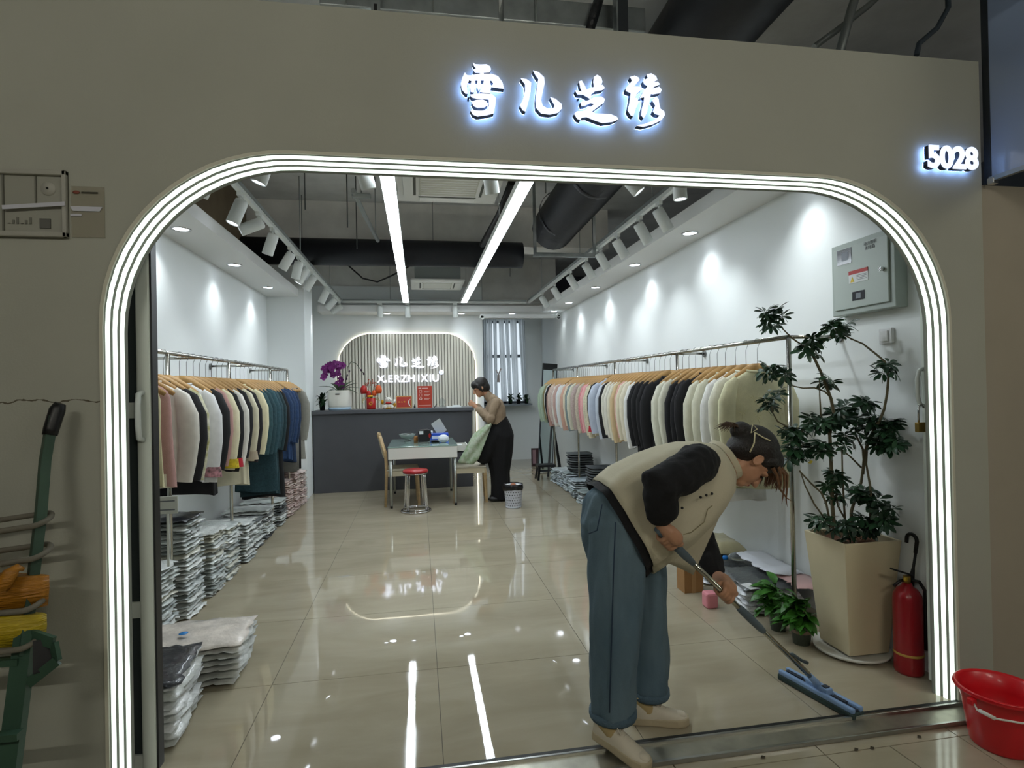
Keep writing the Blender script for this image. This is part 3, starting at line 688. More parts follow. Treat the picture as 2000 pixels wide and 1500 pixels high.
def small_plant(name, label, loc, pot_r, pot_h, leaves, L, W, lm, pm, spread=1.0, seed=1, group=None, stem=0.06, taper=0.75, free=None):
    # free(p): is this world point clear of the neighbours? leaves that would grow into them are turned another way
    rr = random.Random(seed); t = thing(name, label, 'plant', loc, 0, group)
    part('pot', MB().lathe([(0, 0), (pot_r * taper, 0), (pot_r, pot_h), (pot_r * 1.06, pot_h), (pot_r * 1.06, pot_h * 0.9), (pot_r * 0.9, pot_h * 0.9), (pot_r * 0.88, pot_h * 0.85), (0, pot_h * 0.85)], 16), pm, t)
    me = [leaf_mb(L * (0.8 + 0.2 * k), W * (0.8 + 0.2 * k), 0.35 + 0.2 * k).mesh('leaf', lm) for k in range(3)]
    st = MB()
    for k in range(leaves):
        a = rr.uniform(0, 2 * PI); el = rr.uniform(-0.2, 1.2); d = rr.uniform(0.2, 1) * pot_r * spread; h = pot_h * 0.9 + rr.uniform(0.0, 1.0) * stem
        p = (d * math.cos(a), d * math.sin(a), h); rx_, rz_ = rr.uniform(-0.4, 0.4), rr.uniform(-0.3, 0.3)
        def clear():
            E_ = Euler((rx_, -el, a + rz_)).to_matrix(); f_ = 0.8 + 0.2 * (k % 3); c_ = 0.35 + 0.2 * (k % 3)
            for s_ in (0.0, 0.25, 0.5, 0.75, 1.0):
                for wy in (-0.5, 0.0, 0.5):
                    w_ = Vector(loc) + Vector(p) + E_ @ Vector((L * f_ * s_, wy * W * f_ * (1 if s_ < 1 else 0), -c_ * L * f_ * s_ * s_))
                    if w_.z < loc[2] + 0.012 or (free and not free(w_)): return False
            return True
        tries = 0
        while not clear() and tries < 60:
            tries += 1; a = rr.uniform(0, 2 * PI); el = rr.uniform(0.0, 1.35); d *= 0.97; p = (d * math.cos(a), d * math.sin(a), h)
        if tries >= 60: a, el, d = rr.uniform(0, 2 * PI), 1.45, 0.1 * pot_r; p = (d * math.cos(a), d * math.sin(a), h)
        st.tube([(0.3 * p[0], 0.3 * p[1], pot_h * 0.8), p], 0.0025, 4, False)
        inst('leaf', me[k % 3], t, p, (rx_, -el, a + rz_))
    part('stem', st, lm, t)
    return t
blackpot = mat('black_pot', '1a1b1a', 0.5)
p = at(621, 798, 8.55); small_plant('potted_plant', 'small leafy plant in a black pot on the counter end', (p.x + 0.05, 8.62, CZ), 0.045, 0.10, 30, 0.11, 0.036, dgreen_m, blackpot, 1.0, 3, stem=0.10, free=lambda q: q.x > -1.485 and (Vector((q.x - at(664, 798, 8.55).x, q.y - 8.55)).length > 0.185))
# orchid
t = thing('potted_orchid', 'purple orchid in a white pot on the counter', 'plant', (at(664, 798, 8.55).x, 8.55, CZ))
part('saucer', MB().lathe([(0, 0), (0.155, 0), (0.165, 0.035), (0.158, 0.038), (0, 0.03)], 24), mat('pale_blue_glass', 'a9c3d8', 0.15, coat=0.5), t)
part('pot', MB().lathe([(0, 0.035), (0.15, 0.035), (0.163, 0.06), (0.172, 0.18), (0.165, 0.27), (0.172, 0.285), (0.158, 0.285), (0.15, 0.26), (0, 0.255)], 28), mat('cream_pot', 'e2e0d6', 0.35), t)
part('badge', MB().bx(-0.04, 0.02, -0.176, -0.166, 0.222, 0.24), mat('dark_badge', '3a3a36', 0.4, 0.5), t, 0.004)
ol = leaf_mb(0.30, 0.085, 0.55, 0.15, 6).mesh('leaf', mat('orchid_leaf', '2d4a26', 0.35, var=0.2))
for a, el, s_ in ((0.2, 0.6, 0.8), (-0.35, 0.3, 0.75), (2.9, 0.7, 0.9), (2.4, 0.35, 0.8), (1.2, 0.9, 0.9), (-1.2, 0.75, 0.9), (-1.9, 0.9, 0.8), (0.6, 1.1, 0.8), (-0.1, 0.9, 0.8)):
    inst('leaf', ol, t, (0.04 * math.cos(a), 0.04 * math.sin(a), 0.28), (0, -el, a), (s_, s_, s_))
pm_ = mat('orchid_petal', '6d1668', 0.5, var=0.3, vscale=20)
pet = MB()
for k in range(5):
    a = 2 * PI * k / 5 + 0.3; M = Matrix.Rotation(a, 3, 'Y')
    W = 0.9 if k in (0, 2) else 0.7
    vs = [M @ Vector(v) for v in ((0, 0, 0), (-0.020 * W, -0.006, 0.018), (-0.026 * W, -0.008, 0.034), (0, -0.004, 0.048), (0.026 * W, -0.008, 0.034), (0.020 * W, -0.006, 0.018))]
    pet.add(vs, [(0, 1, 2, 3), (0, 3, 4, 5)], True)
pet.ell((0, -0.012, -0.004), (0.009, 0.012, 0.010), 6, 4)
fl_me = pet.mesh('flower', pm_)
stem_m = mat('orchid_stem', '34402a', 0.6)
part('stem', MB().tube([(-0.02, 0, 0.28), (-0.03, 0, 0.48), (-0.02, -0.01, 0.62), (-0.10, -0.02, 0.69), (-0.18, -0.03, 0.66), (-0.24, -0.04, 0.57)], 0.005, 6), stem_m, t)
part('stem', MB().tube([(0.05, 0, 0.28), (0.10, 0, 0.48), (0.12, 0, 0.62), (0.17, 0, 0.70), (0.24, 0, 0.67), (0.31, 0, 0.57), (0.34, 0, 0.53)], 0.005, 6), stem_m, t)
rr = random.Random(11)
for (x, z) in ((-0.20, 0.60), (-0.15, 0.64), (-0.10, 0.66), (-0.06, 0.63), (-0.12, 0.57), (-0.18, 0.53), (-0.21, 0.48), (-0.05, 0.67), (0.0, 0.61), (0.05, 0.645), (-0.01, 0.53), (-0.08, 0.51), (0.02, 0.44), (-0.03, 0.37), (-0.09, 0.60), (0.0, 0.66), (0.04, 0.35), (-0.16, 0.58)):
    inst('flower', fl_me, t, (x, -0.05 + rr.uniform(-0.03, 0.03), z), (rr.uniform(-0.3, 0.3), rr.uniform(0, 6), rr.uniform(-0.5, 0.5)), (1.15, 1.15, 1.15))
bud = MB().ell((0, 0, 0), (0.013, 0.013, 0.02), 8, 6).mesh('bud', mat('orchid_bud', '3a1f38', 0.5))
for (x, z) in ((0.31, 0.575), (0.345, 0.52), (0.14, 0.56), (0.11, 0.50), (0.10, 0.45)): inst('bud', bud, t, (x, 0, z))
# red vase with festive ornaments
red_m = mat('festive_red', 'a3160f', 0.4); gold_m = mat('gold_trim', 'd8a032', 0.3, 0.8); orange_m = mat('festive_orange', 'c8501a', 0.45)
t = thing('festive_vase', 'red vase of orange lanterns and gold ornaments on the counter', 'vase', (at(725, 798, 8.5).x, 8.5, CZ))
part('vase', MB().lathe([(0, 0), (0.062, 0), (0.066, 0.02), (0.068, 0.16), (0.058, 0.16), (0.056, 0.05), (0, 0.05)], 20), red_m, t)
part('emblem', MB().lathe([(0.026, 0.0), (0.026, 0.006), (0.014, 0.006), (0.014, 0.0)], 16, (0, -0.066, 0.085), Matrix.Rotation(PI / 2, 3, 'X')), gold_m, t)
for x, z, s_ in ((-0.10, 0.29, 1), (0.11, 0.29, 1), (0.05, 0.24, 0.7), (-0.03, 0.22, 0.75)):
    part('lantern', MB().lathe([(0, 0.06 * s_), (0.025 * s_, 0.055 * s_), (0.045 * s_, 0.02 * s_), (0.05 * s_, -0.02 * s_), (0.042 * s_, -0.06 * s_), (0, -0.062 * s_)], 12, (x, -0.02, z)), orange_m if x > 0 else red_m, t)
part('ingot', MB().bx(-0.045, 0.03, -0.06, -0.03, 0.18, 0.205), mat('gold_glow', 'ffc832', 0.3, 0.3), t, 0.006)
tw = MB(); br = MB()
for k in range(9):
    a = -0.9 + k * 0.22; q = (0.14 * math.sin(a), 0.01 * (k % 3), 0.15 + 0.26 * math.cos(a) + 0.03 * (k % 2)); tw.tube([(0, 0, 0.12), (0.5 * q[0], 0.5 * q[1], 0.15 + 0.55 * (q[2] - 0.15)), q], 0.0025, 4, False)
    for j in range(4): br.ell((q[0] * (0.8 + 0.07 * j), q[1] + 0.005, q[2] - 0.02 * j), 0.008, 6, 4)
part('twigs', tw, mat('twig_gold', '8a6a30', 0.5, 0.4), t); part('berries', br, red_m, t)
fz = MB()
for sx in (-1, 1):
    for k in range(5):
        fz.tube([(sx * 0.03, -0.01, 0.16), (sx * (0.09 + 0.010 * k), -0.02, 0.20 - 0.02 * k), (sx * (0.125 - 0.004 * k), -0.02, 0.13 - 0.010 * k)], 0.004, 5, False)
part('gold_ribbon', fz, mat('pale_gold_ribbon', 'b8a878', 0.4, 0.3), t)
# cat figurine
t = thing('cat_figurine', 'white beckoning cat figurine with red bib on the counter', 'figurine', (at(759, 798, 8.5).x, 8.5, CZ))
wc = mat('porcelain_white', 'd9d5cd', 0.3)
mb = MB().ell((0, 0, 0.055), (0.06, 0.045, 0.055)).ell((0, -0.01, 0.13), (0.05, 0.042, 0.042)).ell((-0.05, -0.03, 0.03), (0.03, 0.03, 0.03)).ell((0.05, -0.03, 0.03), (0.03, 0.03, 0.03)).tube([(0.05, -0.02, 0.07), (0.085, -0.03, 0.10), (0.09, -0.03, 0.135)], [0.02, 0.018, 0.02], 8)
for sx in (-1, 1): mb.tube([(sx * 0.03, -0.01, 0.155), (sx * 0.037, -0.01, 0.19)], [0.018, 0.003], 6)
part('body', mb, wc, t); part('bib', MB().ell((0, -0.035, 0.085), (0.045, 0.025, 0.02)), red_m, t); part('cushion', MB().ell((0, 0, 0.012), (0.095, 0.06, 0.015)), gold_m, t)
for sx in (-1, 1):
    part('gold_pouch', MB().ell((sx * 0.085, -0.02, 0.10 if sx < 0 else 0.06), (0.02, 0.02, 0.035)), gold_m, t); part('eye', MB().ell((sx * 0.018, -0.05, 0.135), (0.006, 0.004, 0.006), 6, 4), black_m, t)
# framed certificate
t = thing('picture_frame', 'red certificate in a gold frame leaning on the counter', 'frame', (at(789, 798, 8.55).x, 8.55, CZ), 0)
M = Matrix.Rotation(math.radians(-8), 4, 'X')
part('frame', MB().bx(-0.118, 0.118, -0.008, 0.008, 0, 0.185, M), mat('frame_gold', 'a8804a', 0.4, 0.5), t, 0.003)
part('certificate', MB().bx(-0.102, 0.102, -0.011, -0.008, 0.016, 0.169, M), mat('certificate_red', 'a52c1c', 0.5), t)
part('pale_crescent', MB().add([(0.10, -0.013, 0.14), (0.07, -0.013, 0.12), (0.06, -0.013, 0.09), (0.07, -0.013, 0.05), (0.10, -0.013, 0.02), (0.082, -0.013, 0.06), (0.078, -0.013, 0.09), (0.085, -0.013, 0.12)], [tuple(range(8))]), mat('crescent_white', 'e8e4da', 0.5), t)  # pale crescent shape on the right side of the certificate
me = textmesh('三 八 节', 0.03, 0.001); me.materials.append(gold_m); inst('print', me, t, (-0.03, -0.012, 0.085), (PI / 2 - 0.14, 0, 0))
# red notice board
t = thing('notice_stand', 'upright red acrylic notice with pale print on the counter', 'notice', (at(830, 798, 8.6).x, 8.6, CZ))
part('board', MB().bx(-0.108, 0.108, -0.006, 0.006, 0, 0.325), mat('notice_red', 'b3402f', 0.3, coat=0.4), t, 0.002)
part('foot', MB().bx(-0.108, 0.108, -0.04, 0.04, 0, 0.006), mat('clear_acrylic', 'e8ecec', 0.08, trans=0.9), t)
pm2 = mat('notice_print', 'e0c4b8', 0.6)
mb = MB().bx(-0.09, -0.05, -0.008, -0.006, 0.285, 0.30).bx(-0.04, 0.05, -0.008, -0.006, 0.287, 0.297)
for k in range(3): mb.bx(-0.01, 0.08, -0.008, -0.006, 0.245 - k * 0.055, 0.252 - k * 0.055).bx(-0.01, 0.06, -0.008, -0.006, 0.23 - k * 0.055, 0.236 - k * 0.055)
mb.bx(-0.09, 0.09, -0.008, -0.006, 0.035, 0.04)
part('print_lines', mb, pm2, t)
for k in range(3):
    mb = MB()
    if k < 2:
        z = 0.225 - k * 0.055
        for a in ((-0.08, -0.04, z, z + 0.005), (-0.08, -0.04, z + 0.035, z + 0.04), (-0.08, -0.075, z, z + 0.04), (-0.045, -0.04, z, z + 0.04)): mb.bx(a[0], a[1], -0.008, -0.006, a[2], a[3])
    else: mb.lathe([(0.022, 0), (0.022, 0.002), (0.011, 0.002), (0.011, 0)], 14, (-0.06, -0.006, 0.135), Matrix.Rotation(PI / 2, 3, 'X'))
    part('printed_icon', mb, pm2, t)
# trophy, pen, bottle, papers
t = thing('crystal_trophy', 'clear crystal trophy on the counter', 'trophy', (at(864, 798, 8.6).x, 8.6, CZ))
gl_m = mat('clear_glass', 'eef4f4', 0.03, trans=0.92, ior=1.45)
part('base', MB().bx(-0.035, 0.035, -0.025, 0.025, 0, 0.03), gl_m, t, 0.003)
part('crystal', MB().prism([(-0.02, 0.03), (-0.052, 0.06), (-0.05, 0.10), (0, 0.155), (0.05, 0.10), (0.052, 0.06), (0.02, 0.03)], lambda x, z: (x, -0.015, z), lambda x, z: (x, 0.015, z)), gl_m, t)
single('ink_bottle', MB().lathe([(0, 0), (0.014, 0), (0.014, 0.03), (0.007, 0.038), (0.007, 0.055), (0, 0.055)], 10, (at(810, 797, 8.5).x, 8.5, CZ)), black_m, 'tiny black bottle between the frame and the red notice', 'bottle')
single('pen', MB().cyl((at(848, 797, 8.5).x, 8.5, CZ), (at(852, 797, 8.5).x + 0.01, 8.58, CZ + 0.05), 0.006, 8), black_m, 'black pen propped beside the crystal trophy', 'pen')
single('paper_stack', MB().bx(0.40, 0.62, 8.46, 8.66, CZ, CZ + 0.012).bx(0.50, 0.60, 8.50, 8.62, CZ + 0.012, CZ + 0.03), mat('paper_white', 'd9dcdc', 0.6), 'white papers on the right end of the counter', 'paper')

# table
tb_m = mat('table_white', 'd8d8d0', 0.45); glass_top = mat('green_glass_top', '8fa79f', 0.06, coat=0.6, spec=0.7)
TX0_, TX1_, TY0_, TY1_ = -0.385, 0.455, 7.06, 8.12
t = thing('glass_table', 'white table with a pale green glass top before the counter', 'table', (0.035, 7.6, 0))
part('apron', MB().bx(TX0_, TX1_, TY0_, TY1_, 0.595, 0.735), tb_m, t, 0.004, True)
part('glass_top', MB().bx(TX0_ - 0.004, TX1_ + 0.004, TY0_ - 0.004, TY1_ + 0.004, 0.735, 0.750), glass_top, t, 0.003, True)
for x in (TX0_ + 0.03, TX1_ - 0.03):
    for y in (TY0_ + 0.03, TY1_ - 0.03):
        l = part('leg', MB().tube([(x, y, 0.6), (x, y, 0.03)], [0.02, 0.016], 12), mat('satin_steel', 'b5b9b4', 0.3, 0.9), t, 0, True); part('foot', MB().cyl((0, 0, 0), (0, 0, 0.03), 0.016, 10), black_m, l); l.children[0].location = (x - t.location.x, y - t.location.y, 0)
dr = part('drawer', MB().bx(TX1_, TX1_ + 0.15, 7.30, 7.62, 0.63, 0.645).bx(TX1_ + 0.135, TX1_ + 0.15, 7.30, 7.62, 0.63, 0.725).bx(TX1_, TX1_ + 0.15, 7.30, 7.315, 0.63, 0.72).bx(TX1_, TX1_ + 0.15, 7.605, 7.62, 0.63, 0.72), tb_m, t, 0, True)
TZ = 0.750
# things on the table
t = thing('glass_bowl', 'footed clear glass bowl of dark sweets on the glass table', 'bowl', (-0.165, 7.78, TZ))
part('bowl', MB().lathe([(0, 0.0), (0.05, 0.0), (0.045, 0.01), (0.02, 0.02), (0.025, 0.03), (0.09, 0.06), (0.115, 0.10), (0.11, 0.10), (0.085, 0.065), (0.02, 0.035), (0, 0.034)], 20), mat('smoky_glass', 'b9c4c0', 0.08, trans=0.6), t)
part('sweets', MB().ell((0.02, 0, 0.085), (0.05, 0.05, 0.025), 10, 6).ell((-0.04, 0.02, 0.08), (0.035, 0.03, 0.02), 8, 5), mat('dark_sweets', '2c2e28', 0.4, var=0.4, vscale=40), t)
t = thing('black_kettle', 'black boxy appliance with a label on the glass table', 'appliance', (0.065, 7.42, TZ))
part('body', MB().prism([(-0.085, 0.02), (-0.085, 0.15), (-0.07, 0.172), (0.03, 0.18), (0.075, 0.165), (0.085, 0.10), (0.06, 0.03), (0.03, 0.02)], lambda x, z: (x, -0.06, z), lambda x, z: (x, 0.08, z)), black_m, t, 0.008)
part('stand', MB().bx(-0.075, 0.035, -0.05, 0.06, 0.0, 0.03), mat('grey_stand', '8a8f8c', 0.3, 0.6), t, 0.004)
part('label_sticker', MB().bx(-0.07, -0.02, -0.0625, -0.06, 0.12, 0.16), MATS['paper_white'], t); part('red_badge', MB().ell((0.06, -0.062, 0.10), (0.014, 0.004, 0.03), 8, 6), red_m, t)
single('amber_jar', MB().lathe([(0, 0), (0.03, 0), (0.03, 0.07), (0.026, 0.075), (0.026, 0.09), (0, 0.09)], 14, (-0.05, 7.52, TZ)), mat('amber', '8a5a22', 0.15, coat=0.5), 'small amber jar behind the black appliance on the table', 'jar')
t = thing('tissue_box', 'blue tissue box with an open paper flap on the glass table', 'tissue box', (0.26, 7.72, TZ))
part('box', MB().bx(-0.12, 0.12, -0.06, 0.06, 0, 0.10), mat('tissue_blue', '1f4fc0', 0.4), t, 0.004)
part('print', MB().bx(-0.10, 0.0, -0.0615, -0.06, 0.03, 0.07), mat('pale_print', 'c8d4ea', 0.5), t); part('bottle_cap', MB().lathe([(0, 0.1), (0.015, 0.1), (0.015, 0.13), (0, 0.14)], 10, (-0.10, 0, 0)), MATS['paper_white'], t)
single('paper_card', MB().bc((0.26, 7.80, TZ + 0.175), (0.14, 0.004, 0.20), Euler((0.2, -0.55, 0.1)).to_matrix()), mat('card_white', 'cfd2c8', 0.6), 'pale card tilted behind the blue tissue box', 'card')
t = thing('napkin_pack', 'white wrapped tissue pack before the blue box', 'tissue pack', (0.30, 7.40, TZ))
mb = MB().ell((0, 0, 0.052), (0.072, 0.05, 0.054), 14, 9); part('pack', mb, mat('soft_white', 'dde2e8', 0.3, bump=0.5, bscale=40), t); part('pack_band', MB().tube([(-0.045, -0.045, 0.03), (0, -0.052, 0.035), (0.045, -0.045, 0.03)], 0.004, 5), mat('grey_band', '8f98a5', 0.5), t)
single('wash_dish', MB().lathe([(0, 0.002), (0.05, 0.002), (0.07, 0.02), (0.066, 0.022), (0.048, 0.008), (0, 0.007)], 18, (0.20, 7.50, TZ)), black_m, 'small black dish beside the white tissue pack', 'dish')
single('cup_in_drawer', MB().lathe([(0, 0), (0.035, 0), (0.04, 0.07), (0.036, 0.07), (0.032, 0.006), (0, 0.006)], 14, (TX1_ + 0.05, 7.45, 0.646)), MATS['paper_white'], 'white cup standing in the pulled-out drawer', 'cup')
# chairs
wood_m = mat('light_wood', 'b59b72', 0.5, var=0.15, vscale=3, stretch=(1, 1, 12)); cream_wood = mat('cream_wood', 'c7bda2', 0.5)
def chair(loc, rz, label, back=True):
    t = thing('dining_chair', label, 'chair', loc, rz)   # faces +x, backrest at -x
    part('seat', MB().bx(-0.20, 0.21, -0.21, 0.21, 0.435, 0.465), mat('seat_pad', 'b9b3a0', 0.7), t, 0.012)
    part('seat_frame', MB().bx(-0.19, 0.20, -0.20, -0.178, 0.375, 0.435).bx(-0.19, 0.20, 0.178, 0.20, 0.375, 0.435).bx(-0.20, -0.18, -0.2, 0.2, 0.375, 0.435).bx(0.18, 0.20, -0.2, 0.2, 0.375, 0.435), cream_wood, t)
    for s_ in (-1, 1):
        part('leg', MB().tube([(0.185, s_ * 0.185, 0.43), (0.20, s_ * 0.19, 0.0)], [0.021, 0.016], 4, smooth=False), wood_m, t)
        if not back:
            part('leg', MB().tube([(-0.185, s_ * 0.185, 0.43), (-0.20, s_ * 0.19, 0.0)], [0.021, 0.016], 4, smooth=False), wood_m, t); continue
        part('leg', MB().tube([(-0.21, s_ * 0.19, 0.0), (-0.19, s_ * 0.19, 0.45), (-0.20, s_ * 0.185, 0.62), (-0.27, s_ * 0.17, 0.88)], [0.017, 0.022, 0.02, 0.016], 6), wood_m, t)
    if not back: return t
    pts = [(-0.265, -0.17, 0.86), (-0.285, -0.09, 0.875), (-0.292, 0, 0.88), (-0.285, 0.09, 0.875), (-0.265, 0.17, 0.86)]
    part('top_rail', MB().tube(pts, 0.035, 8, ell=0.35), wood_m, t)
    part('back_pad', MB().grid(lambda u, v: (-0.215 - 0.06 * v - 0.02 * math.sin(PI * u), -0.14 + 0.28 * u, 0.60 + 0.24 * v), 7, 4), MATS['seat_pad'], t)
    return t
chair((-0.232, 7.38, 0), 0.05, 'light wooden chair with tall curved back tucked under the table')
chair((0.63, 7.36, 0), PI - 0.05, 'light wooden seat holding the draped floral cloth', False)
# stool
t = thing('round_stool', 'chrome ring stool with a round red seat before the table', 'stool', (-0.06, 6.86, 0))
part('seat', MB().lathe([(0, 0.455), (0.13, 0.455), (0.148, 0.462), (0.152, 0.478), (0.14, 0.495), (0.09, 0.503), (0, 0.505)], 28), mat('red_vinyl', 'a3121c', 0.35, coat=0.3), t)
for a in range(4):
    an = PI / 4 + a * PI / 2 + 0.15
    for d in (-0.09, 0.09):
        part('leg', MB().tube([(0.125 * math.cos(an + d * 1.3), 0.125 * math.sin(an + d * 1.3), 0.456), (0.135 * math.cos(an + d), 0.135 * math.sin(an + d), 0.40), (0.16 * math.cos(an + d * 0.8), 0.16 * math.sin(an + d * 0.8), 0.012)], 0.0085, 8), chrome_m, t)
def ring(r, z, rr_): return MB().tube([(r * math.cos(2 * PI * k / 28), r * math.sin(2 * PI * k / 28), z) for k in range(28)], rr_, 6, closed=True)
part('base_ring', ring(0.172, 0.010, 0.010), chrome_m, t); part('base_ring', ring(0.15, 0.03, 0.008), chrome_m, t); part('seat_ring', ring(0.14, 0.452, 0.007), chrome_m, t)
# waste bin with lattice wall
t = thing('waste_bin', 'white lattice waste bin lined with a black bag', 'bin', (1.10, 6.78, 0))
binw = mat('bin_white', 'c9ccd4', 0.5)
mb = MB(); NC = 22; NR = 6
def bp_(k, j, rr0=0.0): a = 2 * PI * k / NC; z = 0.02 + 0.19 * j / NR; r = 0.094 + 0.02 * z / 0.27; return Vector((r * math.cos(a), r * math.sin(a), z))
for k in range(NC):
    for j in range(NR):
        o_ = 0.5 * (j % 2); q = [bp_(k + o_, j), bp_(k + 1 + o_, j), bp_(k + 1 + o_, j + 1), bp_(k + o_, j + 1)]; c = sum(q, Vector()) / 4; mid = [(q[i] + q[(i + 1) % 4]) / 2 for i in range(4)]
        h = [c + (mm_ - c) * 0.62 for mm_ in mid]
        mb.add(q + h, [(0, 1, 5, 4), (1, 6, 5), (1, 2, 6), (2, 7, 6), (2, 3, 7), (3, 4, 7), (3, 0, 4), (1, 5, 5)][:7])
part('lattice_wall', mb, binw, t); part('base', MB().lathe([(0, 0), (0.094, 0), (0.096, 0.022), (0, 0.02)], 22), binw, t)
part('rim', MB().lathe([(0.107, 0.205), (0.117, 0.27), (0.112, 0.27), (0.103, 0.205)], 24), binw, t)
bagm = mat('black_bag', '0d0d0f', 0.35, bump=0.5, bscale=30)
part('bag_liner', MB().grid(lambda u, v: ((0.088 + 0.014 * v) * math.cos(2 * PI * u), (0.088 + 0.014 * v) * math.sin(2 * PI * u), 0.015 + 0.24 * v), 24, 4, True), bagm, t)
part('bag_rim', MB().grid(lambda u, v: ((0.113 + 0.012 * math.sin(PI * v) + 0.005 * math.sin(9 * 2 * PI * u)) * math.cos(2 * PI * u), (0.113 + 0.012 * math.sin(PI * v) + 0.005 * math.sin(9 * 2 * PI * u)) * math.sin(2 * PI * u), 0.285 - 0.085 * v - 0.02 * math.sin(2 * PI * u) * v), 48, 5, True), bagm, t)
single('crumpled_wrapper', MB().ell((1.10, 6.775, 0.255), (0.038, 0.038, 0.042), 10, 7), mat('orange_wrapper', '9c6246', 0.6, bump=1.0, bscale=30), 'crumpled orange wrapper in the waste bin', 'wrapper')
for tx_ in (1.160, 1.040): single('crumpled_tissue', MB().ell((tx_, 6.785, 0.25), (0.026, 0.045, 0.035), 8, 6), mat('tissue_white', 'dcdedd', 0.7, bump=1.0, bscale=30), 'crumpled white tissue in the waste bin', 'tissue', 'crumpled tissues in the waste bin')

# ------------------------------------------------------------------ window, curtain, alcove
fr_m = mat('window_frame_grey', '6a7076', 0.5)
t = thing('window_1', 'window of the back alcove with a grey transom', None, (1.695, YW, wz0)); t['kind'] = 'structure'
fm = MB()
for (a, b, c, d) in ((wx0, wx0 + 0.05, wz0, wz1), (wx1 - 0.05, wx1, wz0, wz1), (wx0, wx1, wz0, wz0 + 0.05), (wx0, wx1, wz1 - 0.05, wz1), (wx0, wx1, 2.04, 2.10), (1.68, 1.72, wz0, 2.04)): fm.bx(a, b, YW + 0.03, YW + 0.08, c, d)
part('window_frame', fm, fr_m, t, 0, True)
pane_m = mat('dusk_pane', '9aa4ac', 0.15, alpha=1.0, emit=1.3, ecol='c3ced6')  # panes glow themselves, standing in for daylight outside
for (a, b, c, d) in ((wx0 + 0.05, 1.68, wz0 + 0.05, 2.04), (1.72, wx1 - 0.05, wz0 + 0.05, 2.04), (wx0 + 0.05, wx1 - 0.05, 2.10, wz1 - 0.05)): part('pane', MB().bx(a, b, YW + 0.05, YW + 0.056, c, d), pane_m, t, 0, True)
part('window_sill', MB().bx(wx0 - 0.02, wx1 + 0.06, YW - 0.31, YW + 0.03, wz0 - 0.03, wz0), mat('sill_stone', '7c8288', 0.5), t, 0, True)
cur_m = mat('curtain_white', 'e6eaec', 0.8); curg_m = mat('curtain_grey', 'c2c8cb', 0.8)
for cm0 in (cur_m, curg_m):   # sheer: lets the window light through
    nt = cm0.node_tree; tr = nt.nodes.new('ShaderNodeBsdfTranslucent'); tr.inputs[0].default_value = (0.85, 0.88, 0.9, 1); mx = nt.nodes.new('ShaderNodeMixShader'); mx.inputs[0].default_value = 0.5
    nt.links.new(nt.nodes['Principled BSDF'].outputs[0], mx.inputs[1]); nt.links.new(tr.outputs[0], mx.inputs[2]); nt.links.new(mx.outputs[0], nt.nodes['Material Output'].inputs[0])
ct = thing('window_curtain', 'white and grey striped sheer curtain hanging before the alcove window', 'curtain', (1.7, YW - 0.10, 1.15))
part('curtain_rail', MB().cyl((1.2, YW - 0.10, 2.80), (2.2, YW - 0.10, 2.80), 0.012, 8), white_metal, ct, 0, True)
for i, (x0, x1, xb0, xb1) in enumerate(((1.27, 1.36, 1.26, 1.34), (1.37, 1.45, 1.34, 1.44), (1.47, 1.54, 1.47, 1.53), (1.58, 1.68, 1.60, 1.72), (1.70, 1.77, 1.74, 1.82), (1.80, 1.93, 1.84, 1.95), (1.97, 2.08, 2.03, 2.12))):
    part('curtain_panel', MB().grid(lambda u, v: ((x0 + (x1 - x0) * u) * (1 - v) + (xb0 + (xb1 - xb0) * u) * v, YW - 0.10 + 0.018 * math.sin(u * 4 * PI + i), 2.79 - 1.62 * v), 13, 6), cur_m if i % 2 else curg_m, ct, 0, True)
part('tieback', MB().tube([(1.50, YW - 0.125, 1.80), (1.55, YW - 0.13, 1.70), (1.60, YW - 0.125, 1.82)], [0.012, 0.022, 0.012], 8).tube([(1.55, YW - 0.13, 1.70), (1.545, YW - 0.13, 1.55)], [0.022, 0.028], 8), mat('tieback_cream', 'e2d2cb', 0.8), ct, 0, True)
for i, x in enumerate((1.76, 1.92, 2.08)): small_plant('windowsill_plant', 'small dark leafy plant on the alcove window sill', (x, YW - 0.235, wz0), 0.045, 0.09, 24, 0.075, 0.033, dgreen_m, blackpot, 1.0, 20 + i, 'plants on the window sill', 0.09, free=lambda q: abs(q.x - x) < 0.077 and q.y < YW - 0.145)
# leaning mirror on black stand, small black stool, leaflet box
t = thing('standing_mirror', 'tall narrow mirror on a black stand at the far rack end', 'mirror', (2.05, 9.3, 0))
mir = mat('mirror_glass', 'c9d6d8', 0.03, 1.0)
Mx = Matrix.Translation((2.08, 9.42, 0.009)) @ Matrix.Rotation(0.07, 4, 'Y') @ Matrix.Rotation(0.3, 4, 'Z')
part('mirror_pane', MB().bx(-0.13, 0.13, -0.008, 0.008, 0.03, 1.72, Mx), mir, t, 0, True)
part('top_cap', MB().bx(-0.14, 0.14, -0.015, 0.015, 1.72, 1.83, Mx), black_m, t, 0.004, True)
part('side_frame', MB().bx(-0.142, -0.13, -0.012, 0.012, 0.0, 1.75, Mx).bx(0.13, 0.142, -0.012, 0.012, 0.0, 1.75, Mx).bx(-0.142, 0.142, -0.012, 0.012, 0.0, 0.03, Mx), mat('frame_grey', '3c4248', 0.4, 0.4), t, 0, True)
for a in ((2.22, 8.9), (2.02, 8.92), (2.3, 9.15)): part('stand_leg', MB().beam((2.16, 9.15, 0.95), (a[0], a[1], 0.0), 0.03, 0.02), black_m, t, 0, True)
t = thing('step_stool', 'low black step stool beside the mirror', 'stool', (1.93, 8.70, 0))
part('seat', MB().bx(-0.14, 0.14, -0.11, 0.11, 0.20, 0.235), black_m, t, 0.008)
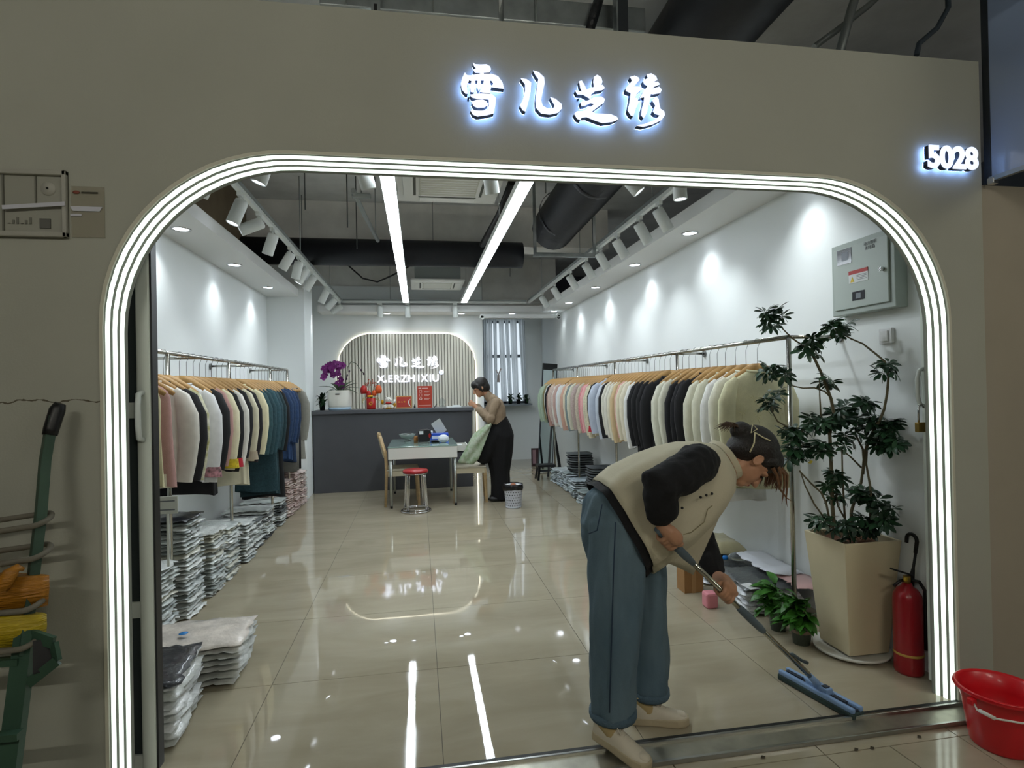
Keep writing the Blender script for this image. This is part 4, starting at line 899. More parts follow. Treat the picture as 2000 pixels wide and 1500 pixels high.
for a in (-1, 1):
    for b in (-1, 1): part('leg', MB().beam((a * 0.11, b * 0.08, 0.2), (a * 0.14, b * 0.10, 0), 0.025, 0.025), black_m, t)
t = thing('leaflet_box', 'small dark box with pink front by the alcove wall', 'box', (2.08, 10.2, 0)); part('box', MB().bx(-0.07, 0.07, -0.05, 0.05, 0, 0.32), mat('dark_red_box', '3a2326', 0.5), t, 0.004); part('front_print', MB().bx(-0.06, 0.0, -0.053, -0.05, 0.05, 0.3), mat('pink_print', '8a6f74', 0.5), t)
# ------------------------------------------------------------------ garment racks
rack_m = mat('rack_steel', 'b4b2aa', 0.18, 1.0)
hang_wood = mat('hanger_wood', 'b08a55', 0.45, var=0.12, vscale=6, stretch=(1, 1, 8))
wire_m = mat('hook_wire', '8f9394', 0.25, 0.9)
RZ_ = 1.708
def rack(x, y0, y1, posts, wallx, brackets, label):
    t = thing('garment_rack', label, 'clothes rack', (x, (y0 + y1) / 2, 0))
    part('rail', MB().cyl((x, y0, RZ_), (x, y1, RZ_), 0.0135, 12), rack_m, t, 0, True)
    for y in posts:
        part('post', MB().cyl((x, y, 0.0), (x, y, RZ_ - 0.005), 0.0135, 12), rack_m, t, 0, True)
    for y in brackets:
        part('wall_bracket', MB().tube([(x, y, RZ_), (wallx, y, RZ_)], 0.011, 10), rack_m, t, 0, True)
        s_ = 1 if wallx > x else -1
        part('flange', MB().tube([(wallx - s_ * 0.012, y, RZ_), (wallx - s_ * 0.001, y, RZ_)], 0.03, 14), mat('flange_steel', '8b8d8c', 0.3, 0.9), t, 0, True)
RX, LX = 2.12, -1.55
RPOST, LPOST = [2.99, 4.43, 5.95, 7.45, 8.84], [3.86, 5.03, 6.35, 7.14]
def between(y0, y1, fr, posts, gap=0.062):
    """spread fractions along the rail, leaving the posts free"""
    iv = []; a = y0
    for p in sorted(posts):
        if p + gap <= y0 or p - gap >= y1: continue
        if p - gap > a: iv.append((a, p - gap))
        a = max(a, p + gap)
    if a < y1: iv.append((a, y1))
    T_ = sum(b - a for a, b in iv); out = []
    for f in fr:
        s_ = f * T_
        for a, b in iv:
            if s_ <= b - a + 1e-9: out.append(a + s_); break
            s_ -= b - a
        else: out.append(iv[-1][1])
    return out
rack(RX, 2.99, 8.85, RPOST, XR, [2.99, 4.60, 5.85, 7.2, 8.84], 'long steel garment rail along the wall by the potted tree')
rack(LX, 2.55, 7.15, LPOST, XL, [4.45, 5.85, 7.14], 'steel garment rail along the wall by the sliding door')
# hanger meshes
hk = MB().tube([(-0.0172, 0, 0.002), (-0.0168, 0, 0.010), (-0.0075, 0, 0.0182), (0.0075, 0, 0.0182), (0.0165, 0, 0.0105), (0.017, 0, -0.004), (0.006, 0, -0.03), (0.0, 0, -0.045), (0, 0, -0.155)], 0.0018, 5).mesh('hook', wire_m)
hb_ = MB()
for s_ in (-1, 1):
    hb_.tube([(0, 0, -0.166), (s_ * 0.03, 0, -0.167), (s_ * 0.07, 0.002, -0.182), (s_ * 0.12, 0.007, -0.212), (s_ * 0.165, 0.012, -0.243), (s_ * 0.185, 0.014, -0.258)], [0.034, 0.034, 0.029, 0.022, 0.018, 0.012], 6, ell=0.34, up=(0, 0, 1))
hb_ = hb_.mesh('shoulder_bar', hang_wood)
def hanger(x, y, rz, label, group):
    t = thing('wooden_hanger', label, 'hanger', (x, y, RZ_ - 0.002), rz, group)
    inst('hook', hk, t); inst('shoulder_bar', hb_, t)
# garment meshes
def body_mesh(L, W, thick, seed, flare=1.0, neck=0.07):
    rr = random.Random(seed); ph = [rr.uniform(0, 6) for _ in range(4)]; k1, k2 = rr.choice((5, 6, 7)), rr.choice((9, 11))
    prof = [(-0.188, neck * 0.95, 0.020), (-0.205, 0.100, 0.024), (-0.226, 0.135, 0.026), (-0.250, W * 0.93, 0.026), (-0.285, W * 0.99, 0.030), (-0.36, W, thick * 0.95)]
    prof += [(-0.36 - (L - 0.19) * f, W * (0.97 + flare * 0.10 * f), thick * (1 + 0.25 * f)) for f in (0.25, 0.5, 0.75, 0.92, 1.0)]
    NU = 30; mb = MB(); zb = prof[-1][0]
    def fn(u, v):
        a = prof[int(round(v * (len(prof) - 1)))]
        th_ = 2 * PI * u; f = max(0, (-0.26 - a[0]) / (-0.26 - zb))
        c, s_ = math.cos(th_), math.sin(th_)
        x = a[1] * (abs(c) ** 0.75) * (1 if c > 0 else -1); y = a[2] * (abs(s_) ** 0.8) * (1 if s_ > 0 else -1)
        y += f * 0.008 * math.sin(k1 * th_ + ph[0]) + f * 0.004 * math.sin(k2 * th_ + ph[1]); x += f * 0.02 * math.sin(3 * th_ + ph[2])
        return (x, y + 0.004 * f * math.sin(ph[3]), a[0] + (0.012 * math.sin(2 * th_ + ph[1]) if v > 0.95 else 0))
    return mb.grid(fn, NU, len(prof), True).mesh('body')
def sleeve_mesh(L, W, sd, seed, r0=0.062, r1=0.042):
    rr = random.Random(seed); b = rr.uniform(-0.005, 0.006)
    z0 = -0.262
    pts = [(sd * W * 0.80, 0, z0 + 0.022), (sd * W * 1.02, -0.004, z0 - 0.02), (sd * (W + 0.035), -0.003 - b * .3, z0 - 0.25 * L), (sd * (W + 0.040), -0.004 - b, z0 - 0.52 * L), (sd * (W + 0.026), -0.003 - b * 1.4, z0 - 0.8 * L), (sd * (W + 0.012), -0.002 - b * 1.8, z0 - L)]
    return MB().tube(pts, [0.026, 0.046, r0 * 0.95, r0 * 0.9, (r0 + r1) / 2 * 0.95, r1], 10, caps=False, ell=0.55, up=(1, 0, 0)).mesh('sleeve')
BODY = {}
def gmesh(kind, v):
    k = (kind, v)
    if k in BODY: return BODY[k]
    L = {'top': 0.60, 'jacket': 0.58, 'long': 1.05, 'coat': 0.82, 'vest': 0.58, 'trouser': 0.98}[kind] + 0.045 * (v % 3 - 1)
    W = 0.172
    b = body_mesh(L, W, 0.032 if kind != 'jacket' else 0.036, v * 7 + len(kind), 1.3 if kind in ('coat', 'long') else 0.7, 0.075)
    sl = [] if kind in ('vest',) else [sleeve_mesh(0.52 + 0.02 * (v % 3), W, s_, v + s_ * 3) for s_ in (-1, 1)]
    cl = MB().tube([(0.075 * math.cos(a), 0.024 * math.sin(a), -0.186 + 0.010 * math.sin(a)) for a in [2 * PI * k_ / 16 for k_ in range(16)]], 0.010, 6, closed=True).mesh('collar')
    cu = MB()
    BODY[k] = (b, sl, cl); return BODY[k]
CM = {}
def cloth(hexc, kind='plain'):
    k = (hexc, kind)
    if k not in CM:
        if kind == 'tweed': CM[k] = mat('tweed_' + hexc, hexc, 0.85, var=0.25, vscale=120, bump=0.9, bscale=150)
        elif kind == 'satin': CM[k] = mat('satin_' + hexc, hexc, 0.35, var=0.06, vscale=20, bump=0.1, bscale=20)
        elif kind == 'denim': CM[k] = mat('denim_' + hexc, hexc, 0.85, var=0.2, vscale=60, bump=0.3, bscale=200)
        elif kind == 'floral': CM[k] = mat('floral_' + hexc, hexc, 0.7, var=0.1, vscale=22, col2='8d8a4a')
        elif kind == 'embroidered': CM[k] = mat('embroidered_' + hexc, hexc, 0.75, var=0.1, vscale=26)
        else: CM[k] = mat('cloth_' + hexc, hexc, 0.82, var=0.05, vscale=30, bump=0.15, bscale=220)
    return CM[k]
def sprig(seed, col):
    """embroidered sprig: thin raised petals and stalks on the garment face"""
    rr = random.Random(seed); mb = MB()
    for k in range(9):
        x = rr.uniform(-0.13, 0.13); z = rr.uniform(-0.70, -0.42)
        for j in range(5):
            a = 2 * PI * j / 5 + rr.uniform(0, 1); mb.add([(x, -0.052, z), (x + 0.018 * math.cos(a - 0.3), -0.053, z + 0.018 * math.sin(a - 0.3)), (x + 0.030 * math.cos(a), -0.052, z + 0.030 * math.sin(a)), (x + 0.018 * math.cos(a + 0.3), -0.053, z + 0.018 * math.sin(a + 0.3))], [(0, 1, 2, 3)])
        mb.tube([(x, -0.05, z), (x + rr.uniform(-0.03, 0.03), -0.05, z - 0.05)], 0.002, 4, False)
    return mb.mesh('embroidery', col)
def garment(x, y, rz, kind, v, mt, name, label, cat, group, extras=()):
    t = thing(name, label, cat, (x, y, RZ_ - 0.002), rz, group)
    b, sl, cl = gmesh(kind, v); t.scale = (R.uniform(0.94, 1.05), R.uniform(0.82, 0.92), R.uniform(0.97, 1.04))
    if not b.materials:
        for me in [b, cl] + sl: me.materials.append(mt)
    inst('body', b, t, mt=mt)
    for s_ in sl: inst('sleeve', s_, t, mt=mt)
    inst('collar', cl, t, mt=extras[0] if extras else mt)
    return t
cuff_me = {}
def cuffs(t, sd, mt, L=0.52):
    k = sd
    if k not in cuff_me: cuff_me[k] = MB().tube([(sd * 0.20, -0.0, -0.235 - L + 0.03), (sd * 0.196, 0.0, -0.235 - L - 0.035)], [0.050, 0.062], 10, caps=False, ell=0.7, up=(1, 0, 0)).mesh('cuff', mt)
    inst('cuff', cuff_me[k], t, mt=mt)
# ---- left rack, from the door inwards : (colour, cloth, kind, text)
white_em = mat('white_embroidery', 'c9cbc6', 0.7); yel = mat('yellow_cuff', 'b8a21c', 0.7, var=0.3, vscale=40); redc = mat('red_cuff', 'a8182a', 0.7)
LEFT = [('1b1b1e', 'plain', 'vest', 'black sleeveless top with white floral embroidery'), ('c6c09a', 'plain', 'vest', 'pale yellow knitted vest'), ('b08a84', 'plain', 'vest', 'dusty pink vest with a cream hem'), ('d6d2c8', 'satin', 'top', 'white satin blouse'),
 ('1b1b1e', 'plain', 'top', 'black top behind the white satin blouse'), ('d2d0c0', 'floral', 'jacket', 'white jacket with yellow floral print'), ('cfcfcf', 'satin', 'top', 'silvery white blouse with floral cuffs'), ('141417', 'embroidered', 'coat', 'long black jacket with small white embroidery'), ('a8827c', 'plain', 'top', 'dusty rose shirt'),
 ('d9d3b4', 'plain', 'top', 'cream sweater with yellow cuffs'), ('17171a', 'plain', 'top', 'black top with a red cuff'), ('dcd9d0', 'satin', 'top', 'white shirt with pointed collar'), ('19191c', 'plain', 'top', 'black sweater beside the cream blouse'), ('d3cdb2', 'satin', 'coat', 'cream blouse with wide gathered cuffs'), ('1a181c', 'plain', 'top', 'black cardigan beside the cream sweater'), ('d8d0ac', 'plain', 'top', 'butter cream sweater'),
 ('2c4a50', 'denim', 'top', 'dark teal denim shirt'), ('27434a', 'denim', 'top', 'dark teal denim shirt'), ('2d4c54', 'denim', 'top', 'dark teal denim shirt'), ('24404a', 'denim', 'top', 'dark teal denim shirt'), ('243f46', 'denim', 'long', 'long dark teal dress'), ('21393f', 'denim', 'long', 'long dark teal dress'), ('131416', 'plain', 'long', 'long black dress'),
 ('22395a', 'denim', 'top', 'navy blue denim jacket'), ('1f3655', 'denim', 'top', 'navy blue denim jacket'), ('243c60', 'denim', 'coat', 'long navy denim coat'), ('1d304c', 'denim', 'coat', 'long navy denim coat'), ('70706d', 'plain', 'trouser', 'grey pair of long trousers'), ('7a7a76', 'plain', 'trouser', 'grey pair of long trousers'), ('232326', 'plain', 'trouser', 'black pair of long trousers'), ('84837a', 'plain', 'coat', 'grey beige coat at the pillar end of the rail')]
NL = len(LEFT); ly0, ly1 = 3.22, 7.06; LYS = between(ly0, ly1, [k / (NL - 1) for k in range(NL)], LPOST)
from collections import Counter
cnt = Counter(q[3] for q in LEFT); emb = sprig(3, white_em); emb2 = sprig(9, white_em)
for i, (c, ck, kind, txt) in enumerate(LEFT):
    f = i / (NL - 1); y = LYS[i]; rz = 0.09 + 0.05 * math.sin(i * 0.45) + R.uniform(-0.015, 0.015)
    kk = 'coat' if kind == 'trouser' else kind
    grp = ('%s, several on the left rail' % txt) if cnt[txt] > 1 else None
    nm = 'sleeveless_top' if kind == 'vest' else 'long_coat' if kind == 'coat' else 'long_dress' if kind == 'long' else 'long_trousers' if kind == 'trouser' else 'knitted_top'
    cat = 'vest' if kind == 'vest' else 'trousers' if kind == 'trouser' else 'dress' if kind == 'long' else 'garment'
    hanger(LX, y, rz, 'wooden hanger on the rail by the sliding door', 'wooden hangers on the left rail')
    if kind == 'trouser':
        t = thing(nm, txt + ' hanging by the pillar', cat, (LX, y, RZ_ - 0.002), rz, grp)
        for s_ in (-1, 1):
            tm = BODY.get(('tr', s_)) or MB().tube([(s_ * 0.075, 0, -0.235), (s_ * 0.08, 0.005, -0.45), (s_ * 0.09, 0.01, -0.8), (s_ * 0.092, 0.0, -1.16)], [0.08, 0.095, 0.088, 0.085], 12, ell=0.30, up=(1, 0, 0)).mesh('trouser_leg', cloth(c)); BODY[('tr', s_)] = tm
            inst('trouser_leg', tm, t, mt=cloth(c))
        wb = BODY.get('wb') or MB().tube([(0, 0, -0.215), (0, 0, -0.25)], [0.155, 0.158], 16, ell=0.25, up=(1, 0, 0)).mesh('waistband', cloth(c)); BODY['wb'] = wb
        inst('waistband', wb, t, mt=cloth(c)); continue
    t = garment(LX, y, rz, kk, i % 4, cloth(c, ck), nm, txt + ' on the left rail' if len((txt + ' on the left rail').split()) <= 16 else txt, cat, grp)
    if i == 0: inst('embroidery', emb, t)
    if i == 7: inst('embroidery', emb2, t)
    if 'yellow cuffs' in txt:
        for s_ in (-1, 1): cuffs(t, s_, yel)
    if 'red cuff' in txt: cuffs(t, 1, redc)
    if 'floral cuffs' in txt:
        for s_ in (-1, 1): cuffs(t, s_, mat('floral_cuff', 'b57f86', 0.7, var=0.1, vscale=40, col2='2c2c26'))
    if 'gathered cuffs' in txt:
        for s_ in (-1, 1): cuffs(t, s_, cloth('d3cdb2', 'satin'))
    if 'cream hem' in txt: inst('hem_band', MB().tube([(0, 0, -0.72), (0, 0, -0.80)], [0.182, 0.186], 22, caps=False, ell=0.25, up=(1, 0, 0)).mesh('hem_band', cloth('cfc8b4')), t)
# ---- right rack, from the far end to the tree
RIGHT = [('9fb09a', 'plain', 'sage green knit'), ('a3b29c', 'plain', 'sage green knit'), ('8d9c86', 'plain', 'sage green knit'), ('7d7550', 'plain', 'olive knit'), ('cdd2d0', 'plain', 'white top between the olive and black knits'), ('18181b', 'plain', 'black knit near the mirror end'), ('a98478', 'plain', 'rose brown knit'), ('c9b7a8', 'tweed', 'pale blush tweed jacket'), ('c4b0a6', 'tweed', 'pale blush tweed jacket'), ('cbbcb4', 'tweed', 'pale blush tweed jacket'),
 ('d3d0c4', 'plain', 'off white top with a bow cuff'), ('b89a90', 'plain', 'muted pink top'), ('ccd0d2', 'plain', 'cool white shirt'), ('cfcfca', 'plain', 'cool white shirt'), ('c39c8a', 'plain', 'peach pink cardigan'), ('cfc4ac', 'plain', 'oatmeal knit'), ('6d7374', 'tweed', 'grey tweed jacket with black hem'), ('7f9090', 'tweed', 'blue grey tweed jacket'), ('c8c6b2', 'plain', 'pale cream knit beside the blue grey jacket'), ('b8a29e', 'tweed', 'mauve tweed jacket'), ('b2a09a', 'tweed', 'mauve tweed jacket'), ('c2b8a2', 'tweed', 'beige tweed jacket'), ('c4bba8', 'tweed', 'beige tweed jacket'),
 ('d18a90', 'tweed', 'bright pink tweed jacket'), ('d9a3a2', 'plain', 'soft pink knit beside the bright pink jacket'), ('d0c9b0', 'tweed', 'cream tweed jacket'), ('d3cbb0', 'tweed', 'cream tweed jacket'), ('161618', 'plain', 'black jacket with a red cuff on the long rail'), ('b3bccb', 'satin', 'pale blue shirt'), ('b9c1cd', 'satin', 'pale blue shirt'), ('1a1a1d', 'plain', 'black top with a white bow collar'), ('cdcbbd', 'plain', 'ivory knit'), ('d0cec2', 'plain', 'ivory knit'), ('cfcab6', 'plain', 'ivory knit'), ('c8b38c', 'plain', 'tan cardigan'), ('cf9f96', 'plain', 'salmon pink shirt'), ('d2cbb4', 'plain', 'warm cream blouse'), ('d6cfba', 'plain', 'warm cream blouse'),
 ('dadad6', 'plain', 'bright white shirt collar top'), ('121215', 'plain', 'black long-sleeved top behind the bending woman'), ('131316', 'plain', 'black long-sleeved top behind the bending woman'), ('121215', 'plain', 'black long-sleeved top behind the bending woman'), ('141418', 'plain', 'black long-sleeved top behind the bending woman'), ('d3d3c2', 'plain', 'cream top between two runs of black tops'), ('d0cfbd', 'plain', 'cream top between two runs of black tops'), ('111115', 'plain', 'black ribbed top nearer the potted tree'), ('131317', 'plain', 'black ribbed top nearer the potted tree'), ('111114', 'plain', 'black ribbed top nearer the potted tree'),
 ('d2d1bd', 'plain', 'ecru long-sleeved coat near the potted tree'), ('cfceb8', 'plain', 'ecru long-sleeved coat near the potted tree'), ('dcdcd8', 'plain', 'crisp white shirt near the potted tree'), ('d8d6c4', 'plain', 'off white shirt beside the crisp white one'), ('cbc8a6', 'plain', 'pale cream coat at the tree end of the rail')]
NR_ = len(RIGHT); cnt = Counter(q[2] for q in RIGHT)
ys = []; y = 8.72
for i in range(NR_): ys.append(y); y -= 0.098 if i < 38 else (0.115 if i < 49 else 0.135)
sc_ = (8.72 - 3.32) / (8.72 - ys[-1]); ys = [8.72 - (8.72 - q) * sc_ for q in ys]; ys = between(3.30, 8.76, [(q - ys[-1]) / (ys[0] - ys[-1]) for q in ys], RPOST)
for i, (c, ck, txt) in enumerate(RIGHT):
    y = ys[i]; rz = -0.10 + 0.05 * math.sin(i * 0.4) + R.uniform(-0.015, 0.015)
    near = i >= 38
    kind = 'coat' if i >= NR_ - 5 or (near and 'black' in txt) else 'jacket' if ck == 'tweed' else 'top'
    grp = ('%s, several on the long rail' % txt) if cnt[txt] > 1 else None
    hanger(RX, y, rz, 'wooden hanger on the long rail by the potted tree', 'wooden hangers on the long rail')
    lb = txt if 'rail' in txt or 'tree' in txt or 'woman' in txt or 'mirror' in txt or 'between' in txt or 'beside' in txt else txt + ' on the long rail'
    t = garment(RX, y, rz, kind, i % 4, cloth(c, ck), 'tweed_jacket' if ck == 'tweed' else 'long_coat' if kind == 'coat' else 'knitted_top', lb, 'garment', grp)
    if 'red cuff' in txt:
        cuffs(t, -1, redc)
    if 'bow' in txt: inst('bow', MB().ell((-0.03, -0.03, -0.19), (0.03, 0.012, 0.02), 8, 5).ell((0.03, -0.03, -0.19), (0.03, 0.012, 0.02), 8, 5).mesh('bow', cloth('dadad6')), t)
    if 'black hem' in txt: inst('hem_band', MB().tube([(0, 0, -0.72), (0, 0, -0.78)], [0.186, 0.19], 22, caps=False, ell=0.27, up=(1, 0, 0)).mesh('hem_band', cloth('18181b')), t)
    if i == NR_ - 1: inst('embroidery', sprig(5, mat('cream_applique', 'c9c49c', 0.7)), t, (0, 0, 0.06))
# ------------------------------------------------------------------ bagged garments in stacks
def packet_mesh(seed, a=0.19, b=0.15, h=0.022, flap=0.03, nu=15, nv=11):
    """flat folded garment in a crinkled bag with a ragged flap all round"""
    rr = random.Random(seed); ph = [rr.uniform(0, 6.28) for _ in range(8)]; mb = MB()
    jit = [[(rr.uniform(-1, 1), rr.uniform(-1, 1), rr.uniform(-1, 1)) for _ in range(nv)] for _ in range(nu)]
    vs, fs = [], []
    for side in (1, 0):
        for i in range(nu):
            for j in range(nv):
                u, v = i / (nu - 1), j / (nv - 1); e = min(i, nu - 1 - i, j, nv - 1 - j); q = jit[i][j]
                x = (u - 0.5) * 2 * (a + flap) + 0.006 * q[0]; y = (v - 0.5) * 2 * (b + flap) + 0.006 * q[1]
                rz_ = 0.0030 * math.sin(23 * x + ph[0] + 2 * math.sin(19 * y + ph[2])) + 0.0018 * math.sin(39 * y + ph[1])
                if e == 0: x += 0.012 * q[1]; y += 0.012 * q[0]; z = 0.004 + 0.009 * q[2]; z = max(z, 0.0) - (0.0 if side else 0.001)
                elif e == 1: z = (0.55 * h + 0.5 * rz_ + 0.001 * q[2]) if side else 0.001
                else: z = (h + rz_ + 0.0010 * q[2]) if side else 0.0
                vs.append((x, y, z))
    N = nu * nv
    for i in range(nu - 1):
        for j in range(nv - 1):
            p_ = i * nv + j; fs += [(p_, p_ + nv, p_ + nv + 1, p_ + 1), (N + p_, N + p_ + 1, N + p_ + nv + 1, N + p_ + nv)]
    rim = [i * nv for i in range(nu)] + [(nu - 1) * nv + j for j in range(1, nv)] + [i * nv + nv - 1 for i in range(nu - 2, -1, -1)] + [j for j in range(nv - 2, 0, -1)]
    for k in range(len(rim)): p_, q_ = rim[k], rim[(k + 1) % len(rim)]; fs.append((p_, q_, N + q_, N + p_))
    return mb.add(vs, fs, True)
def plastic(hexc, n): return mat('bagged_' + hexc, hexc, 0.45, var=0.25, vscale=11, bump=0.9, bscale=30, coat=0.8, crough=0.12)
PK = [packet_mesh(k, 0.19, 0.118, 0.020, 0.026).mesh('packet', plastic('9aa09c', 0)) for k in range(8)]
PKL = [packet_mesh(20 + k, 0.225, 0.165, 0.023, 0.042).mesh('packet', plastic('b9bdbb', 0)) for k in range(4)]
def stack(cx, cy, n, hh, cols, label, group, meshes=PK, jit=0.03, rz0=0.0, top=None, seed=0, lean=(0, 0), sc=1.0, z0=0.0, skew=0.12):
    rr = random.Random(seed + 100); z = z0 + 0.008; tx_, ty_ = rr.uniform(-0.022, 0.022), rr.uniform(-0.022, 0.022); jit = min(jit, 0.010); skew = min(skew, 0.04)
    for k in range(n):
        c = rr.choice(cols)
        me = rr.choice(meshes)
        o = bpy.data.objects.new('garment_packet', me); link(o)
        o.location = (cx + rr.uniform(-jit, jit) + lean[0] * k, cy + rr.uniform(-jit, jit) + lean[1] * k, z); o.rotation_euler = (tx_ + rr.uniform(-0.003, 0.003), ty_ + rr.uniform(-0.003, 0.003), rz0 + rr.uniform(-skew, skew)); o.scale = (sc, sc, 1)
        lab = label; mt = plastic(c, 0)
        if top and k == n - 1: lab, c2 = top; mt = plastic(c2, 0)
        o.material_slots[0].link = 'OBJECT'; o.material_slots[0].material = mt
        tag(o, lab, 'packet', group if not (top and k == n - 1) else None); z += hh
    return z
GREY = ['c3c9c5', 'ccd0cd', 'b3bab6', 'd4d7d3', 'b9bfbd', 'c6c5b6', 'aab1af', '8f9794']
WHT = ['d9dbd9', 'd2d4d0', 'e0e2e0', 'c8cbc8', 'c2c5bf']
# front pile by the door
stack(-1.29, 2.70, 9, 0.031, WHT, 'large clear-bagged white garment in the low pile beside the sliding door', 'packets in the low door pile', PKL, 0.03, 0.12, ('black garment with gold print in a clear bag on the low door pile', '1b1d22'), 1, (0.0, 0.0))
stack(-1.20, 3.19, 7, 0.031, WHT, 'large clear-bagged white garment in the far half of the low door pile', 'packets in the far low door pile', PKL, 0.03, 0.08, ('cream garment in a clear bag with a blue sticker', 'cfc6bb'), 2, (0.004, 0.0))
mbp = MB()
single('price_sticker', MB().lathe([(0, 0), (0.022, 0), (0.022, 0.001), (0, 0.001)], 12, (-1.20, 3.12, 0.236)), mat('sticker_blue', '2a7fc4', 0.5), 'round blue sticker on the cream bagged garment', 'sticker')
single('gold_print', MB().add([(-1.45 + 0.02 * (k % 4) + 0.004 * k, 2.58 + 0.018 * (k // 4), 0.2895 + 0.001 * (k % 3)) for k in range(16)], [(4 * r_ + c_, 4 * r_ + c_ + 1, 4 * r_ + c_ + 5, 4 * r_ + c_ + 4) for r_ in range(3) for c_ in range(3) if (r_ + c_) % 2 == 0]), mat('gold_print', '8f7d4c', 0.5), 'scrap of gold print on the black bagged garment', 'print')
# tall stack
stack(-1.69, 4.07, 25, 0.026, GREY, 'clear-bagged grey garment in the tall stack under the left rail', 'packets in the tall left stack', PK, 0.025, 0.0, ('black garment in a clear bag on top of the tall left stack', '22242a'), 3, (0.0, 0.0))
stack(-1.70, 3.645, 17, 0.026, GREY, 'clear-bagged grey garment in the stack hidden behind the sliding door edge', 'packets behind the door edge', PK, 0.03, 0.0, None, 31)
# middle
for i, (y, n) in enumerate(((4.45, 18), (4.81, 16), (5.26, 13))):
    stack(-1.68, y, n, 0.026, GREY, 'clear-bagged grey garment in the %s middle stack on the left' % ('highest', 'second', 'lowest')[i], 'packets in middle stack %s' % ('one', 'two', 'three')[i], PK, 0.035, 0.0, None, 5 + i, (0.001, 0))
for i, (y, n) in enumerate(((5.64, 11), (6.03, 12), (6.575, 11))):
    stack(-1.70, y, n, 0.025, GREY[:4] + ['595e5e'], 'clear-bagged pale garment in the sprawling pile below the teal dresses, %s part' % ('near', 'middle', 'far')[i], 'packets below the teal dresses %s' % 'abc'[i], PK, 0.05, 0.0, None, 9 + i)
PINK = ['cdb5ae', 'c2a9a2', 'd6c2ba', 'b9a59b', 'd0bfb4']
for i, (y, n) in enumerate(((6.945, 17), (7.345, 20), (7.71, 17))):
    stack(-1.70, y, n, 0.025, PINK, 'clear-bagged blush garment in the %s pink stack by the pillar' % ('first', 'second', 'last')[i], 'packets in pink stack %s' % ('one', 'two', 'three')[i], PK, 0.04, 0.0, None, 14 + i)
pt = at(327, 978, 3.52); t = thing('hang_tag_card', 'white printed card standing on the bagged garments under the left rail', 'card', (pt.x, 3.52, pt.z - 0.075))
part('card', MB().bx(-0.055, 0.055, -0.003, 0.003, 0, 0.10), mat('card_white', 'cfd2c8', 0.6), t, 0.002); [part('print_line', MB().bx(-0.04, 0.04, -0.0045, -0.003, z_, z_ + 0.007), mat('print_grey', '6b6f70', 0.6), t) for z_ in (0.07, 0.02)]; part('stake', MB().bx(-0.006, 0.006, -0.002, 0.002, -0.30, 0.0), MATS['card_white'], t)
# right side pile
SIL = ['a9b5bb', 'b6c0c4', '97a3a8', 'c0c9cb', '8a9695']
for i, (x, y, n) in enumerate(((2.19, 8.42, 8), (2.19, 8.05, 9), (2.18, 7.68, 10), (2.15, 7.20, 9), (2.14, 6.83, 6))):
    stack(x, y, n, 0.026, SIL, 'silvery clear-bagged garment in the long pile by the right wall, %s stack' % ('mirror side', 'second', 'middle', 'fourth', 'nearest the woman')[i], 'packets in silver stack %s' % 'abcde'[i], PK, 0.05, 0.0, None, 30 + i)
DK = ['4b4f50', '555a5a', '44484a']
knit_fold = []
for v in range(3):
    rr = random.Random(v + 50); knit_fold.append(MB().grid(lambda u, w_: (0.17 * math.copysign(abs(math.cos(2 * PI * u)) ** 0.4, math.cos(2 * PI * u)) * (1 - 0.05 * abs(2 * w_ - 1)) if 0 < w_ < 1 else 0.0, 0.15 * math.copysign(abs(math.sin(2 * PI * u)) ** 0.4, math.sin(2 * PI * u)) if 0 < w_ < 1 else 0.0, 0.028 * w_ + 0.003 * math.sin(4 * PI * u + v)), 24, 5, True).mesh('folded_knit'))
for me in knit_fold: me.materials.append(mat('knit_4b4f50', '4b4f50', 0.8, var=0.15, vscale=20, bump=0.2, bscale=60))
for (cx, cy, z0, n, w_) in ((2.20, 7.68, 0.27, 8, 'upper'), (2.22, 6.83, 0.166, 9, 'lower')):
    for k in range(n):
        o = bpy.data.objects.new('folded_knit', knit_fold[k % 3]); link(o); o.location = (cx + R.uniform(-.012, .012), cy + R.uniform(-.012, .012), z0 + 0.032 * k); o.rotation_euler = (0, 0.006 * (k % 3 - 1), R.uniform(-.05, .05))
        c = DK[k % 3]; o.material_slots[0].link = 'OBJECT'; o.material_slots[0].material = mat('knit_' + c, c, 0.8, var=0.15, vscale=20, bump=0.2, bscale=60)
        tag(o, 'dark grey folded knit in the %s neat stack on the silver pile' % w_, 'folded garment', 'folded knits in the %s stack' % w_)
# near right stack by the potted tree
z = stack(2.19, 3.44, 6, 0.030, ['dfe2e6', 'd2d5d9', 'b9bcc0', 'e6e8ea'], 'clear-bagged garment in the low stack behind the small green plants', 'packets in the stack behind the small plants', PKL, 0.02, 1.35, ('dark grey bagged garment with a white label behind the small plants', '4a4f50'), 60, (0, 0), 0.85, 0.0, 0.06)
t = stack(2.20, 4.0, 5, 0.030, ['dfe2e6', 'c9ccd0'], 'clear-bagged garment in the low stack farther from the small plants', 'packets in the farther low stack', PKL, 0.02, 1.45, ('crumpled black bagged garment beside the white folded packet', '3e4244'), 61, (0, 0), 0.85, 0.0, 0.06)
single('white_label', MB().bc((fl(1465, 1146, 0.20).x, fl(1465, 1146, 0.20).y, 0.2035), (0.07, 0.10, 0.002), Euler((0.0, 0.0, 0.1)).to_matrix()), mat('label_white', 'd4d6d6', 0.5), 'white paper label on the dark grey bagged garment', 'label')
o = inst('white_packet', packet_mesh(77, 0.24, 0.095, 0.03, 0.015).mesh('white_packet', mat('white_poly', 'd3d6de', 0.35, coat=0.5)), None, (2.317, 3.56, 0.214), (0.0, 0.0, 1.50)); tag(o, 'smooth white folded packet lying on the dark bagged garments', 'packet')
